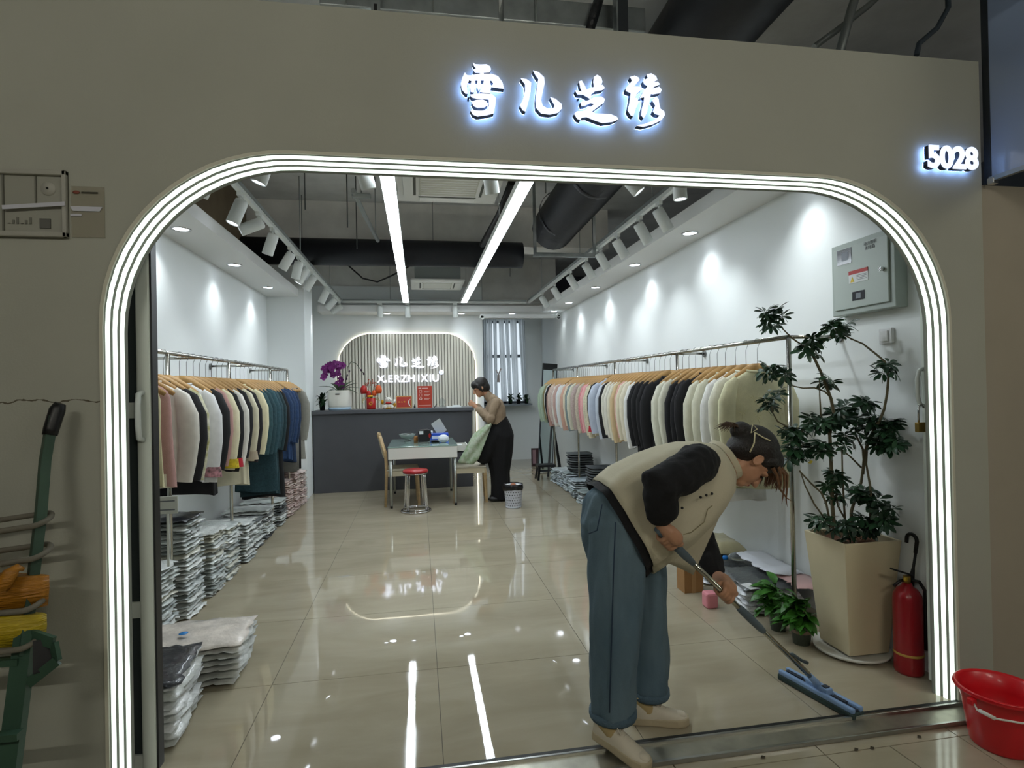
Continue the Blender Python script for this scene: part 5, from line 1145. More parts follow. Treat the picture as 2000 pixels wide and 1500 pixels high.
o = inst('cream_bag', packet_mesh(78, 0.17, 0.10, 0.07, 0.03).mesh('cream_bag', mat('cream_poly', 'b3ab88', 0.4, coat=0.6, bump=0.6, bscale=18)), None, (2.30, 4.12, 0.172), (0, 0, 1.45)); tag(o, 'crumpled cream bag by the wall behind the white packet', 'bag')
o = inst('pink_packet', packet_mesh(79, 0.12, 0.08, 0.012, 0.015).mesh('pink_packet', mat('pink_poly', 'c6a09c', 0.4, coat=0.5)), None, (2.33, 3.22, 0.202), (0, 0, 1.45)); tag(o, 'pink bagged garment peeping out beside the rail post', 'packet')
bc_ = fl(1417, 1089, 0.184); bz = Matrix.Rotation(-PI / 2, 3, 'Y')   # neck towards -x
t = thing('water_bottle', 'clear water bottle with a blue cap lying on the bagged garments', 'bottle', (bc_.x, bc_.y, 0.152))
part('bottle', MB().lathe([(0, 0), (0.03, 0), (0.032, 0.02), (0.032, 0.10), (0.028, 0.12), (0.013, 0.145), (0.013, 0.16), (0, 0.16)], 14, (0.17, 0, 0.032), bz), mat('bottle_plastic', 'e6eef0', 0.06, trans=0.85), t); part('cap', MB().lathe([(0, 0.16), (0.0155, 0.16), (0.0155, 0.185), (0, 0.185)], 14, (0.17, 0, 0.032), bz), mat('cap_blue', '1f78c8', 0.4), t)
t = thing('cardboard_box', 'small brown cardboard box behind the hand on the mop pole', 'box', (fl(1369, 1157).x - 0.05, fl(1369, 1157).y + 0.06, 0)); part('box', MB().bx(-0.07, 0.07, -0.06, 0.06, 0, 0.19), mat('cardboard', '9c7448', 0.8, var=0.08), t, 0.003); part('tape_glint_strip', MB().bx(-0.015, 0.015, -0.061, -0.06, 0, 0.19), mat('kraft_tape', 'b08a5a', 0.4), t)
pq = fl(1393, 1190); single('pink_block', MB().bx(pq.x - 0.04, pq.x + 0.04, pq.y, pq.y + 0.08, 0, 0.10), mat('pink_rubber', 'd98a94', 0.4), 'pink rounded block on the floor behind the mop pole', 'block', bevel=0.015)
# ------------------------------------------------------------------ potted tree and the right front corner
PX, PY = 2.275, 2.725
t = thing('potted_tree', 'tall umbrella tree with twisting branches in a square beige planter', 'plant', (PX, PY, 0))
beige = mat('planter_beige', 'c8bc9c', 0.5, var=0.06, vscale=3)
def sq(hx, hy, z, cx=PX, cy=PY): return [(cx - hx, cy - hy, z), (cx + hx, cy - hy, z), (cx + hx, cy + hy, z), (cx - hx, cy + hy, z)]
mb = MB(); lv = [sq(0.115, 0.11, 0.028), sq(0.125, 0.12, 0.15), sq(0.145, 0.138, 0.40), sq(0.165, 0.155, 0.62), sq(0.150, 0.140, 0.62), sq(0.140, 0.130, 0.575)]
vs = [p for q in lv for p in q]; fs = [(4 * i + k, 4 * i + (k + 1) % 4, 4 * i + 4 + (k + 1) % 4, 4 * i + 4 + k) for i in range(5) for k in range(4)] + [(3, 2, 1, 0)]
mb.add(vs, fs); part('planter', mb, beige, t, 0.004, True)
part('soil', MB().grid(lambda u, v: (PX - 0.142 + 0.284 * u, PY - 0.132 + 0.264 * v, 0.585 + 0.012 * math.sin(9 * u + 4 * v) * math.sin(7 * v)), 9, 9), mat('soil_red', '5a3a26', 0.95, bump=0.8, bscale=60), t, 0, True)
part('saucer', MB().lathe([(0, 0.004), (0.15, 0.004), (0.182, 0.016), (0.188, 0.03), (0.181, 0.03), (0.15, 0.018), (0, 0.016)], 32, (PX - 0.014, PY, 0)), mat('saucer_white', 'cfcfc6', 0.4), t, 0, True)
bark = mat('bark_grey_green', '5d5640', 0.8, var=0.3, vscale=30, bump=0.4, bscale=60)
def pp(cx, cy, dy=0.0):
    px, py = 1460 + cx / 3.0625, 580 + cy / 3.0625
    y = PY - 0.03 + dy; p = at(px, py, y)
    lim = 2.35
    if p.x > lim: p = wr(px, py, lim - 0.02 + 0.02 * math.sin(cx))
    return p
def branch(pts, r0, r1):
    P = [pp(*q) for q in pts]; n = len(P); part('branch', MB().tube(P, [r0 + (r1 - r0) * i / (n - 1) for i in range(n)], 7), bark, t, 0, True)
branch([(520, 1400), (508, 1250), (505, 1100), (496, 900), (492, 820), (515, 690), (500, 610), (470, 530), (437, 445), (405, 378), (378, 320)], 0.010, 0.007)
branch([(492, 830), (465, 785), (438, 700), (432, 590), (430, 490)], 0.006, 0.003)
branch([(350, 300), (300, 270), (262, 243), (220, 200), (185, 165)], 0.005, 0.003)
branch([(378, 320), (450, 270), (520, 225), (565, 190)], 0.005, 0.003)
branch([(690, 1060), (700, 940), (730, 840, -.02), (790, 740, -.02), (818, 670, -.02), (835, 580, -.02), (843, 480, -.02), (820, 385, -.02), (760, 335, -.02), (690, 280), (620, 250), (575, 225)], 0.008, 0.004)
branch([(500, 600), (460, 565), (400, 543), (330, 545), (270, 532), (215, 500)], 0.005, 0.003)
branch([(330, 800), (240, 778), (180, 745), (150, 690), (142, 640)], 0.005, 0.003)
branch([(620, 1400, .03), (622, 1280, .03), (640, 1220, .03), (680, 1110, .03), (696, 980, .03), (690, 910, .03), (650, 830, .03)], 0.009, 0.005)
branch([(735, 1330), (740, 1200), (732, 1120), (710, 1000), (716, 900), (745, 840)], 0.007, 0.004)
branch([(500, 1380, -.03), (470, 1230, -.03), (440, 1170, -.03), (380, 1115, -.03), (310, 1040, -.03)], 0.006, 0.004)
branch([(480, 1350, -.03), (400, 1240, -.03), (345, 1130, -.03), (315, 1040, -.03)], 0.005, 0.003)
branch([(585, 1360), (575, 1200), (568, 1050), (565, 900)], 0.006, 0.004)
branch([(680, 1020), (620, 960), (560, 910), (525, 880)], 0.005, 0.003)
branch([(590, 1340), (540, 1250), (530, 1160), (525, 1090)], 0.005, 0.003)
# compound leaves
def whorl(seed, rad):
    rr = random.Random(seed); mb = MB(); n = rr.choice((7, 8, 9))
    for k in range(n):
        a = 2 * PI * k / n + rr.uniform(-0.12, 0.12); L = rad * rr.uniform(0.8, 1.1); W = L * 0.36; dr = rr.uniform(0.1, 0.45)
        ca, sa = math.cos(a), math.sin(a)
        row = [(0.12, 0.04), (0.40, 0.8), (0.70, 1.0), (0.90, 0.65), (1.0, 0.0)]
        vs = []
        for (s_, w_) in row:
            z = -dr * L * s_ * s_
            for j in (-1, 0, 1):
                x = L * s_; y = j * W / 2 * w_; vs.append((x * ca - y * sa, x * sa + y * ca, z + (0.10 * W * abs(j) * w_)))
        fs = []
        for i in range(4): b = 3 * i; fs += [(b, b + 3, b + 4, b + 1), (b + 1, b + 4, b + 5, b + 2)]
        mb.add(vs, fs, True); mb.add([(0, 0, 0), (0.12 * L * ca, 0.12 * L * sa, 0.001), (0.12 * L * ca, 0.12 * L * sa + 0.001, -0.001)], [(0, 1, 2)])
    mb.tube([(0, 0, 0), (0.0, 0.005, -0.03), (0.004, 0.012, -0.055)], 0.0012, 4, False)
    return mb
tl_m = mat('tree_leaf', '26452c', 0.32, var=0.35, vscale=9); tl2 = mat('tree_leaf_deep', '1d3724', 0.34, var=0.3, vscale=9)
WH = [whorl(k, 0.062 + 0.004 * (k % 3)).mesh('leaf', tl_m) for k in range(6)]
rr = random.Random(42)
CL = [(150, 120, 100, 7), (380, 290, 95, 7), (555, 175, 100, 8), (170, 450, 105, 8), (140, 610, 95, 7), (830, 430, 75, 5), (490, 500, 50, 3), (270, 830, 100, 8), (300, 930, 110, 8), (440, 890, 75, 4), (560, 690, 90, 6), (690, 650, 65, 4), (640, 770, 110, 8), (780, 760, 95, 7), (870, 760, 75, 5), (770, 870, 80, 6), (870, 870, 60, 4), (420, 745, 85, 6), (515, 1090, 85, 5), (530, 1180, 60, 4), (660, 1180, 75, 5), (750, 1190, 75, 5), (835, 1270, 65, 4), (430, 1340, 60, 5), (560, 1400, 75, 6), (690, 1370, 100, 8), (800, 1345, 60, 4), (580, 860, 60, 4), (520, 740, 70, 5)]
for (cx, cy, rd, n) in CL:
    for k in range(int(n * 1.5)):
        a = rr.uniform(0, 2 * PI); d = rd * 0.66 * math.sqrt(rr.random()); dy = rr.uniform(-0.06, 0.06)
        p = pp(cx + d * math.cos(a), cy + d * math.sin(a) * 0.9, dy)
        tx, ty = d * math.cos(a) / rd, d * math.sin(a) / rd
        o = inst('leaf', WH[rr.randrange(6)], t, p - Vector(t.location), (rr.uniform(0.2, 0.9) - 0.1, tx * 1.1 + rr.uniform(-0.3, 0.3), rr.uniform(0, 6.28)), mt=rr.choice((tl_m, tl2)))
        s_ = rr.uniform(0.85, 1.15); o.scale = (s_, s_, s_)
part('yellow_leaf', leaf_mb(0.06, 0.025, 0.3).mesh and MB().add([tuple(pp(375 + 14 * a_, 985 + 14 * b_, -0.07)) for a_, b_ in ((-1, 0.6), (0.2, -0.6), (1.2, -0.2), (0.4, 0.9))], [(0, 1, 2, 3)]), mat('leaf_yellow', 'a89a2c', 0.5), t, 0, True)
# small green plants at the planter foot
gp = mat('grey_green_pot', '4d564c', 0.5)
a = small_plant('small_potted_plant', 'bright green leafy plant in a grey pot with a pale band', (2.065, 2.86, 0), 0.058, 0.12, 95, 0.075, 0.045, lgreen_m, gp, 1.3, 5, stem=0.14, free=lambda q: q.y < 2.945 and not (q.x > 2.10 and 2.55 < q.y < 2.91))
part('pot_band', MB().lathe([(0.0535, 0.065), (0.0555, 0.085)], 18), mat('band_pink', '8a7566', 0.6), a)
small_plant('small_potted_plant', 'bright green leafy plant half hidden behind the banded pot', (2.05, 3.045, 0), 0.055, 0.12, 65, 0.075, 0.045, lgreen_m, gp, 1.3, 6, stem=0.16, free=lambda q: 2.955 < q.y < 3.17 and q.x < 2.10)
# fire extinguisher
t = thing('fire_extinguisher', 'red fire extinguisher standing between the planter and the arch', 'extinguisher', (2.372, 2.475, 0))
rx = mat('extinguisher_red', '9a1420', 0.3, coat=0.3)
part('cylinder', MB().lathe([(0, 0), (0.060, 0), (0.064, 0.012), (0.064, 0.36), (0.060, 0.385), (0.045, 0.41), (0.025, 0.425), (0.02, 0.44), (0, 0.44)], 28), rx, t)
part('yellow_band', MB().lathe([(0.0645, 0.092), (0.0655, 0.094), (0.0655, 0.102), (0.0645, 0.104)], 28), mat('band_yellow', 'c09a4a', 0.5), t)
part('valve', MB().cyl((0, 0, 0.43), (0, 0, 0.475), 0.016, 12), mat('brass', 'a88a48', 0.3, 0.9), t)
part('lever', MB().beam((0.03, 0, 0.475), (-0.085, 0.0, 0.515), 0.02, 0.008), black_m, t); part('carry_handle', MB().tube([(0.02, 0, 0.46), (-0.04, 0, 0.452), (-0.075, 0, 0.43)], 0.007, 6), black_m, t)
part('hose', MB().tube([(0.015, -0.005, 0.455), (0.045, -0.025, 0.45), (0.062, -0.040, 0.41), (0.060, -0.042, 0.30), (0.058, -0.043, 0.12)], 0.008, 8), black_m, t); part('gauge', MB().ell((-0.025, -0.018, 0.465), (0.012, 0.008, 0.012), 10, 6), mat('gauge_yellow', 'c0a030', 0.4), t)
# umbrella
t = thing('umbrella', 'black crook-handled umbrella leaning behind the extinguisher', 'umbrella', (2.434, 2.60, 0))
pts = [(0.0, 0.0, 0.02), (0.012, -0.01, 0.58)]
part('shaft', MB().tube([(0.0, 0.0, 0.0), (0.0, -0.12, 0.60)], 0.006, 8), black_m, t)
part('handle', MB().tube([(0, -0.115, 0.58)] + [(0, -0.125 + 0.03 - 0.03 * math.cos(a_), 0.64 + 0.03 * math.sin(a_)) for a_ in [PI * q / 8 for q in range(9)]] + [(0, -0.063, 0.62)], 0.009, 8), black_m, t)
part('canopy', MB().tube([(0.0, -0.010, 0.05), (0, -0.030, 0.15), (0.0, -0.060, 0.30), (0, -0.084, 0.42), (0, -0.100, 0.50)], [0.006, 0.013, 0.017, 0.015, 0.007], 10), mat('umbrella_black', '141416', 0.6, bump=0.6, bscale=30), t)
# electrical box on the wall
t = thing('electrical_box', 'grey metal electrical cabinet with warning sticker above the potted tree', 'electrical box', (XR - 0.06, 2.80, 1.80))
eb = mat('cabinet_grey', 'a3ada6', 0.45)
ex = XR - 0.085
q = [wr(1620, 480, ex), wr(1742, 447, ex), wr(1750, 610, ex), wr(1628, 608, ex)]
y0, y1, z0, z1 = q[1].y, q[0].y, (q[2].z + q[3].z) / 2, (q[0].z + q[1].z) / 2
part('cabinet', MB().bx(ex + 0.012, XR, y0, y1, z0, z1), eb, t, 0.004, True)
dr = part('door', MB().bx(ex, ex + 0.012, y0 + 0.03, y1 - 0.03, z0 + 0.03, z1 - 0.03), mat('cabinet_door', 'a9b3ac', 0.42), t, 0.003, True)
dy, dz = y1 - y0, z1 - z0
def eplate(name, u0, u1, v0, v1, mt, d=0.002): return part(name, MB().bx(ex - d, ex, y1 - u1 * dy, y1 - u0 * dy, z1 - v1 * dz, z1 - v0 * dz), mt, dr, 0, True)
dk = mat('meter_window', '23262c', 0.15, coat=0.6); eplate('meter_window', 0.14, 0.38, 0.09, 0.30, dk); eplate('meter_face', 0.22, 0.33, 0.14, 0.25, mat('meter_grey', '6a7078', 0.4), 0.003); eplate('breaker_window', 0.38, 0.58, 0.71, 0.83, dk); eplate('breaker', 0.44, 0.52, 0.735, 0.81, MATS['meter_grey'], 0.003)
eplate('warning_sticker', 0.33, 0.64, 0.42, 0.59, mat('sticker_white', 'd5d8d6', 0.5)); eplate('warning_header', 0.33, 0.64, 0.42, 0.47, mat('sticker_red', 'a6201c', 0.5), 0.0028)
part('warning_triangle', MB().prism([(0.36, 0.575), (0.42, 0.575), (0.39, 0.50)], lambda u, v: (ex - 0.0036, y1 - u * dy, z1 - v * dz), lambda u, v: (ex - 0.002, y1 - u * dy, z1 - v * dz)), mat('sticker_yellow', 'd8b820', 0.5), dr, 0, True)
mb = MB()
for k in range(4): mb.bx(ex - 0.0026, ex - 0.002, y1 - 0.62 * dy, y1 - 0.46 * dy, z1 - (0.50 + 0.02 * k) * dz, z1 - (0.493 + 0.02 * k) * dz)
part('sticker_text', mb, mat('print_grey', '6b6f70', 0.6), dr, 0, True)
for k, tx_ in enumerate(('动力照明', '配电箱')):
    me = textmesh(tx_, 0.022, 0.0008); me.materials.append(MATS['print_grey']); inst('door_text', me, dr, (ex - 0.001 - t.location.x, y1 - 0.68 * dy - t.location.y, z1 - (0.13 + 0.06 * k) * dz - t.location.z), (PI / 2, 0, -PI / 2))
part('lock_knob', MB().cyl((ex - 0.02, y0 + 0.06, z1 - 0.50 * dz), (ex, y0 + 0.06, z1 - 0.50 * dz), 0.011, 10), chrome_m, dr, 0, True)
t = thing('light_switch', 'white wall switch below the electrical cabinet', 'switch', (XR, 2.67, 1.66))
q0, q1 = wr(1715, 643, XR - 0.02), wr(1741, 668, XR - 0.02)
part('plate', MB().bx(XR - 0.018, XR, q1.y, q0.y, q1.z - 0.005, q0.z), mat('switch_white', 'd9dbdb', 0.4), t, 0.004, True); part('rocker', MB().bx(XR - 0.026, XR - 0.018, q1.y + 0.02, q0.y - 0.012, q1.z + 0.006, q0.z - 0.012), mat('rocker_white', 'e4e6e6', 0.35), t, 0.003, True)
# folded door leaf with handle and padlock on the right
t = thing('door_2', None, None, (2.40, 2.36, 0)); t['kind'] = 'structure'; t['label'] = 'slim folded white door leaf behind the right arch side'
door_m = mat('door_frame_white', 'd8dfd6', 0.4)
part('stile', MB().bx(2.365, 2.44, 2.33, 2.36, 0.02, 2.40), door_m, t, 0.004, True)
part('handle', MB().tube([(2.37, 2.35, 1.50), (2.345, 2.35, 1.49), (2.333, 2.35, 1.45), (2.333, 2.35, 1.37), (2.345, 2.35, 1.33), (2.37, 2.35, 1.32)], 0.010, 8), mat('handle_white', 'd0d6d2', 0.4), t, 0, True)
k = thing('padlock', 'brass padlock hanging open from the white door handle', 'padlock', (2.335, 2.333, 1.20))
part('lock_body', MB().bx(-0.028, 0.028, -0.011, 0.011, 0, 0.045), mat('brass_lock', 'a88c4c', 0.3, 0.8), k, 0.003)
part('shackle', MB().tube([(-0.016, 0, 0.04), (-0.016, 0, 0.10), (-0.010, 0, 0.125), (0.002, 0, 0.128), (0.012, 0, 0.115)], 0.0045, 8), chrome_m, k)
# ------------------------------------------------------------------ the two women
skin_m = mat('skin', 'b98a6c', 0.5, var=0.04, vscale=20); hair_m = mat('dark_hair', '1c1714', 0.45, var=0.3, vscale=40, bump=0.5, bscale=90, stretch=(1, 6, 1))
hairb_m = mat('brown_hair', '6a4a30', 0.45, var=0.3, vscale=60)
black_cloth = mat('black_knit', '0d0d10', 0.85, bump=0.15, bscale=150)
vest_m = mat('vest_cream', 'c6bfa6', 0.85, var=0.04, vscale=12, bump=0.12, bscale=160)
jean_m = mat('jeans_blue', '61757f', 0.9, var=0.22, vscale=5, bump=0.2, bscale=260, stretch=(1, 1, 0.5), col2='4c626f')
sole_m = mat('shoe_cream', 'b7a98c', 0.6); upper_m = mat('shoe_white', 'cfc6b2', 0.55); lace_m = mat('lace', 'd8d0be', 0.7); sock_m = mat('sock_cream', 'b59f70', 0.85)
def V(*a): return Vector(a)
def head_shell(mb, c, up, fw, s_=1.0):
    """skull, jaw, nose, lips, ears into mb; c = head centre, up = chin to crown, fw = face direction"""
    up = up.normalized(); fw = (fw - up * fw.dot(up)).normalized(); sd = up.cross(fw)
    B = Matrix((sd, fw, up)).transposed()
    def L(x, y, z): return c + (sd * x + fw * y + up * z) * s_
    mb.ell(L(0, -0.012, 0.025), Vector((0.074, 0.093, 0.088)) * s_, 18, 12, B)
    mb.ell(L(0, 0.022, -0.035), Vector((0.060, 0.066, 0.078)) * s_, 18, 12, B)
    mb.ell(L(0, 0.055, -0.085), Vector((0.032, 0.030, 0.028)) * s_, 12, 8, B)
    mb.tube([L(0, 0.085, 0.012), L(0, 0.096, -0.012), L(0, 0.108, -0.034)], [0.009 * s_, 0.011 * s_, 0.012 * s_], 8, dome=True)
    for k in (-1, 1): mb.ell(L(k * 0.011, 0.096, -0.038), Vector((0.009, 0.010, 0.008)) * s_, 8, 6, B)
    mb.ell(L(0, 0.082, -0.062), Vector((0.021, 0.012, 0.007)) * s_, 10, 6, B); mb.ell(L(0, 0.081, -0.073), Vector((0.019, 0.012, 0.008)) * s_, 10, 6, B)
    for k in (-1, 1):
        mb.ell(L(k * 0.035, 0.075, 0.012), Vector((0.022, 0.014, 0.009)) * s_, 10, 6, B)     # brow ridge
        pts = [L(k * 0.074, -0.010 + 0.015 * math.cos(a), -0.008 + 0.025 * math.sin(a)) + sd * (k * 0.006 * s_) for a in [2 * PI * q / 12 for q in range(12)]]
        mb.tube(pts, 0.0055 * s_, 6, closed=True); mb.ell(L(k * 0.073, -0.008, -0.010), Vector((0.010, 0.016, 0.024)) * s_, 8, 6, B)
    return L, B
def face_parts(t, L, B, s_):
    for k in (-1, 1):
        part('eye', MB().ell(L(k * 0.031, 0.080, -0.006), Vector((0.0125, 0.007, 0.0055)) * s_, 10, 6, B), mat('eye_dark', '1b1512', 0.2), t, 0, True)
        part('eyebrow', MB().tube([L(k * 0.016, 0.088, 0.013), L(k * 0.034, 0.086, 0.018), L(k * 0.050, 0.074, 0.013)], 0.0032 * s_, 5), hair_m, t, 0, True)
    part('lips', MB().ell(L(0, 0.0895, -0.066), Vector((0.017, 0.006, 0.0065)) * s_, 10, 6, B), mat('lips', '8f4f44', 0.45), t, 0, True)
def grip(mb, P, ax, palm, wrist, r=0.011, hs=1.0, curl=4.3, flip=1):
    """hand closed on a bar: four unequal fingers wound round the axis, thumb on the far side, palm towards palm"""
    ax = ax.normalized(); palm = (palm - ax * palm.dot(ax)).normalized(); e2 = ax.cross(palm) * flip
    def C(a, s_, rad): return P + ax * s_ + (palm * math.cos(a) + e2 * math.sin(a)) * rad
    ln = [0.88, 1.0, 0.96, 0.78]
    for k in range(4):
        s_ = (k - 1.5) * 0.0200 * hs; n = 8; a1 = curl * ln[k]
        pts = [C(0.25 + (a1 - 0.25) * q / (n - 1), s_ + 0.001 * q, r + 0.010 * hs) for q in range(n)]
        mb.tube([C(-0.15, s_, r + 0.022 * hs)] + pts, [0.0098 * hs] + [0.0092 * hs - 0.0016 * hs * q / n for q in range(n)], 8, dome=True)
    # palm pad and back of the hand
    c0 = P + palm * (r + 0.020 * hs)
    mb.tube([c0 + ax * 0.033 * hs, c0, c0 - ax * 0.033 * hs], [0.015 * hs, 0.018 * hs, 0.015 * hs], 10, dome=True)
    mid = (c0 + wrist) / 2 + palm * 0.006
    mb.tube([c0 - e2 * 0.004, mid, wrist], [0.030 * hs, 0.031 * hs, 0.024 * hs], 12, ell=[1.0, 0.9, 0.95], up=tuple(palm), dome=True)
    # thumb, leaving the side of the palm
    b = c0 - ax * 0.026 * hs * 1 - e2 * 0.012 * hs
    mb.tube([mid * 0.4 + b * 0.6, b, C(-1.0, -0.036 * hs, r + 0.014 * hs), C(-1.9, -0.040 * hs, r + 0.011 * hs), C(-2.6, -0.036 * hs, r + 0.010 * hs)], [0.015 * hs, 0.0135 * hs, 0.0115 * hs, 0.0105 * hs, 0.008 * hs], 8, dome=True)
def shoe(t, heel, toe, roll=0.0, bend=0.0, L=0.245):
    """chunky sneaker; heel and toe are sole points"""
    d = (toe - heel); d.normalize(); side = V(0, 0, 1).cross(d).normalized(); up = d.cross(side)
    def W(x, y, z): return heel + d * (x * L) + side * y + up * z
    out = [(-0.02, 0.024), (0.02, 0.032), (0.12, 0.035), (0.35, 0.034), (0.6, 0.042), (0.78, 0.045), (0.92, 0.036), (1.0, 0.018)]
    P = [(x, -y) for x, y in out] + [(x, y) for x, y in reversed(out)]
    s = part('sole', MB().prism(P, lambda x, y: W(x, y, 0.0), lambda x, y: W(x, y * 0.97, 0.034)), sole_m, t, 0.006, True)
    rows = [(0.0, 0.026, 0.095), (0.06, 0.030, 0.098), (0.18, 0.032, 0.090), (0.34, 0.032, 0.088), (0.48, 0.034, 0.078), (0.62, 0.038, 0.062), (0.78, 0.039, 0.050), (0.90, 0.031, 0.042), (0.97, 0.016, 0.036)]
    def fn(u, v):
        i = v * (len(rows) - 1); r_ = rows[int(round(i))]; a = PI * u
        return tuple(W(r_[0], r_[1] * math.cos(a) * 1.02, 0.030 + (r_[2] - 0.030) * math.sin(a) ** 0.75))
    part('upper', MB().grid(fn, 13, len(rows)).add([W(rows[0][0], rows[0][1] * math.cos(PI * k / 12) * 1.02, 0.03 + (rows[0][2] - .03) * math.sin(PI * k / 12) ** .75) for k in range(13)], [tuple(range(13))]), upper_m, t, 0, True)
    part('toe_cap', MB().ell(W(0.86, 0, 0.036), (0.026, 0.026, 0.014), 12, 8, Matrix((d, side, up)).transposed()), upper_m, t, 0, True)
    for k in range(4):
        x = 0.36 + 0.075 * k; z = 0.094 - 0.011 * k; part('lace', MB().tube([W(x, -0.019, z - 0.006), W(x + 0.03, 0, z + 0.002), W(x, 0.019, z - 0.006)], 0.0028, 5), lace_m, t, 0, True)
    part('lace_bow', MB().tube([W(0.40, 0, 0.095), W(0.42, -0.022, 0.103), W(0.50, -0.028, 0.085), W(0.44, -0.006, 0.093)], 0.0025, 5).tube([W(0.40, 0, 0.095), W(0.40, 0.022, 0.103), W(0.48, 0.028, 0.085)], 0.0025, 5), lace_m, t, 0, True)
    return W

# ---- mop (a thing of its own, held by the woman)
PA, PB = V(0.915, 2.068, 0.874), V(1.775, 2.345, 0.064)
paxis = (PB - PA).normalized()
def pol(tt): return PA + (PB - PA) * tt
t = thing('floor_mop', 'long-handled steel mop with a pale blue folding head', 'mop', (1.78, 2.35, 0))
part('pole', MB().cyl(pol(0.12), pol(0.98), 0.0105, 14), mat('mop_steel', 'b9b5a4', 0.15, 1.0), t, 0, True)
grip_m = mat('mop_grey_grip', '55636c', 0.5)
part('top_grip', MB().tube([pol(-0.03), pol(0.0), pol(0.13), pol(0.17)], [0.014, 0.0165, 0.0165, 0.012], 12), grip_m, t, 0, True)
part('slide_grip', MB().tube([pol(0.44), pol(0.46), pol(0.52), pol(0.58), pol(0.605)], [0.012, 0.016, 0.0175, 0.016, 0.012], 12), grip_m, t, 0, True)
lv0 = pol(0.80); sdv = V(0.35, 0.25, 0.55).normalized()
part('lever', MB().tube([pol(0.78), pol(0.80) + sdv * 0.018, pol(0.86) + sdv * 0.028, pol(0.90) + sdv * 0.04], [0.010, 0.008, 0.007, 0.008], 8), mat('lever_slate', '3f4d52', 0.4), t, 0, True)
part('push_rod', MB().cyl(pol(0.80) + sdv * 0.014, pol(0.98) + sdv * 0.010, 0.004, 8), MATS['mop_steel'], t, 0, True)
h0, h1 = fl(1530, 1312, 0.03), fl(1676, 1392, 0.03)
hd_ = (h1 - h0).normalized(); hs_ = V(-hd_.y, hd_.x, 0)
if hs_.y < 0: hs_ = -hs_
def HM(a, b, z): p = h0 + (h1 - h0) * a + hs_ * b; return V(p.x, p.y, z)
blue_m = mat('mop_blue', '7f9cc2', 0.4); dk_blue = mat('mop_dark', '2c3440', 0.5)
part('sponge', MB().beam(HM(-0.01, 0, 0.015), HM(1.01, 0, 0.015), 0.075, 0.028), mat('mop_sponge', '2f3f3c', 0.9, bump=0.5, bscale=60), t, 0.006, True)
for b in (-0.024, 0.024): part('head_rail', MB().beam(HM(0.0, b, 0.038), HM(1.0, b, 0.038), 0.022, 0.022), blue_m, t, 0.006, True)
part('head_plate', MB().beam(HM(0.02, 0, 0.033), HM(0.98, 0, 0.033), 0.05, 0.008), dk_blue, t, 0, True)
part('hinge_block', MB().beam(HM(0.36, 0, 0.052), HM(0.66, 0, 0.052), 0.040, 0.030), blue_m, t, 0.006, True)
part('hinge_slot', MB().beam(HM(0.57, 0, 0.069), HM(0.63, 0, 0.069), 0.026, 0.004), dk_blue, t, 0, True); part('hinge_slot', MB().beam(HM(0.70, 0, 0.045), HM(0.86, 0, 0.045), 0.018, 0.01), dk_blue, t, 0, True); part('hinge_slot', MB().beam(HM(0.06, 0, 0.045), HM(0.28, 0, 0.045), 0.018, 0.01), dk_blue, t, 0, True)
part('socket', MB().tube([pol(0.93), pol(0.98), HM(0.48, 0, 0.055)], [0.013, 0.015, 0.020], 10), blue_m, t, 0, True)

# ---- the mopping woman, facing +x
YC = 2.30
t = thing('person', 'woman in a cream vest and blue jeans bending to mop the floor', 'person', (0.85, YC, 0))
def S(px, py, y): return at(px, py, y)
hc = S(1466, 898, YC); hup = V(0.90, 0.0, 0.43); hfw = V(0.43, -0.05, -0.90)
NW, FWr = S(1292, 1026, 2.055), S(1396, 1122, 2.36)          # wrists
NSh, FSh = S(1356, 908, 2.125), V(1.27, 2.47, 1.06)           # shoulders
NE, FE = S(1290, 952, 2.02), V(1.275, 2.52, 0.81)             # elbows
nh, fh = pol(0.025), pol(0.355)
bd = MB()
Lh, Bh = head_shell(bd, hc, hup, hfw, 1.0)
bd.tube([V(1.18, YC, 1.08), V(1.27, YC, 1.095), V(1.33, YC, 1.085), hc + V(-0.045, 0, -0.015)], [0.085, 0.062, 0.052, 0.055], 14, dome=True)
bd.tube([V(0.82, YC, 0.92), V(0.93, YC, 1.02), V(1.06, YC, 1.06), V(1.20, YC, 1.09)], [0.09, 0.095, 0.105, 0.095], 14, ell=1.12, up=(0, 0, 1), dome=True)
for sh, el, wr_, s_ in ((NSh, NE, NW, -1), (FSh, FE, FWr, 1)):
    bd.tube([V(1.20, YC, 1.08), sh], [0.07, 0.048], 10, dome=True)
    bd.tube([sh, sh.lerp(el, 0.5), el], [0.045, 0.040, 0.035], 10, dome=True)
    bd.tube([el, el.lerp(wr_, 0.35), wr_], [0.035, 0.034, 0.022], 10, dome=True)
grip(bd, nh, paxis, V(-0.35, -0.6, 0.6), NW, 0.0165, 1.0, 4.2, 1)
grip(bd, fh, paxis, V(0.6, -0.25, 0.6), FWr, 0.0105, 1.0, 4.4, 1)
nl = [S(1212, 1010, 2.22), S(1205, 1120, 2.21), S(1200, 1215, 2.20), S(1197, 1320, 2.20), S(1192, 1405, 2.20)]
fl_ = [S(1232, 1010, 2.39), S(1250, 1110, 2.39), S(1263, 1200, 2.38), S(1268, 1290, 2.37), S(1268, 1352, 2.36)]
for lg in (nl, fl_): bd.tube([V(0.82, lg[0].y * 0.6 + YC * 0.4, 0.90)] + lg, [0.06, 0.062, 0.065, 0.052, 0.045, 0.035], 12, dome=True)
me = remesh(bd, 0.0042, 3, skin_m, 'body'); inst('body', me, t, -Vector(t.location))
face_parts(t, Lh, Bh, 1.0)
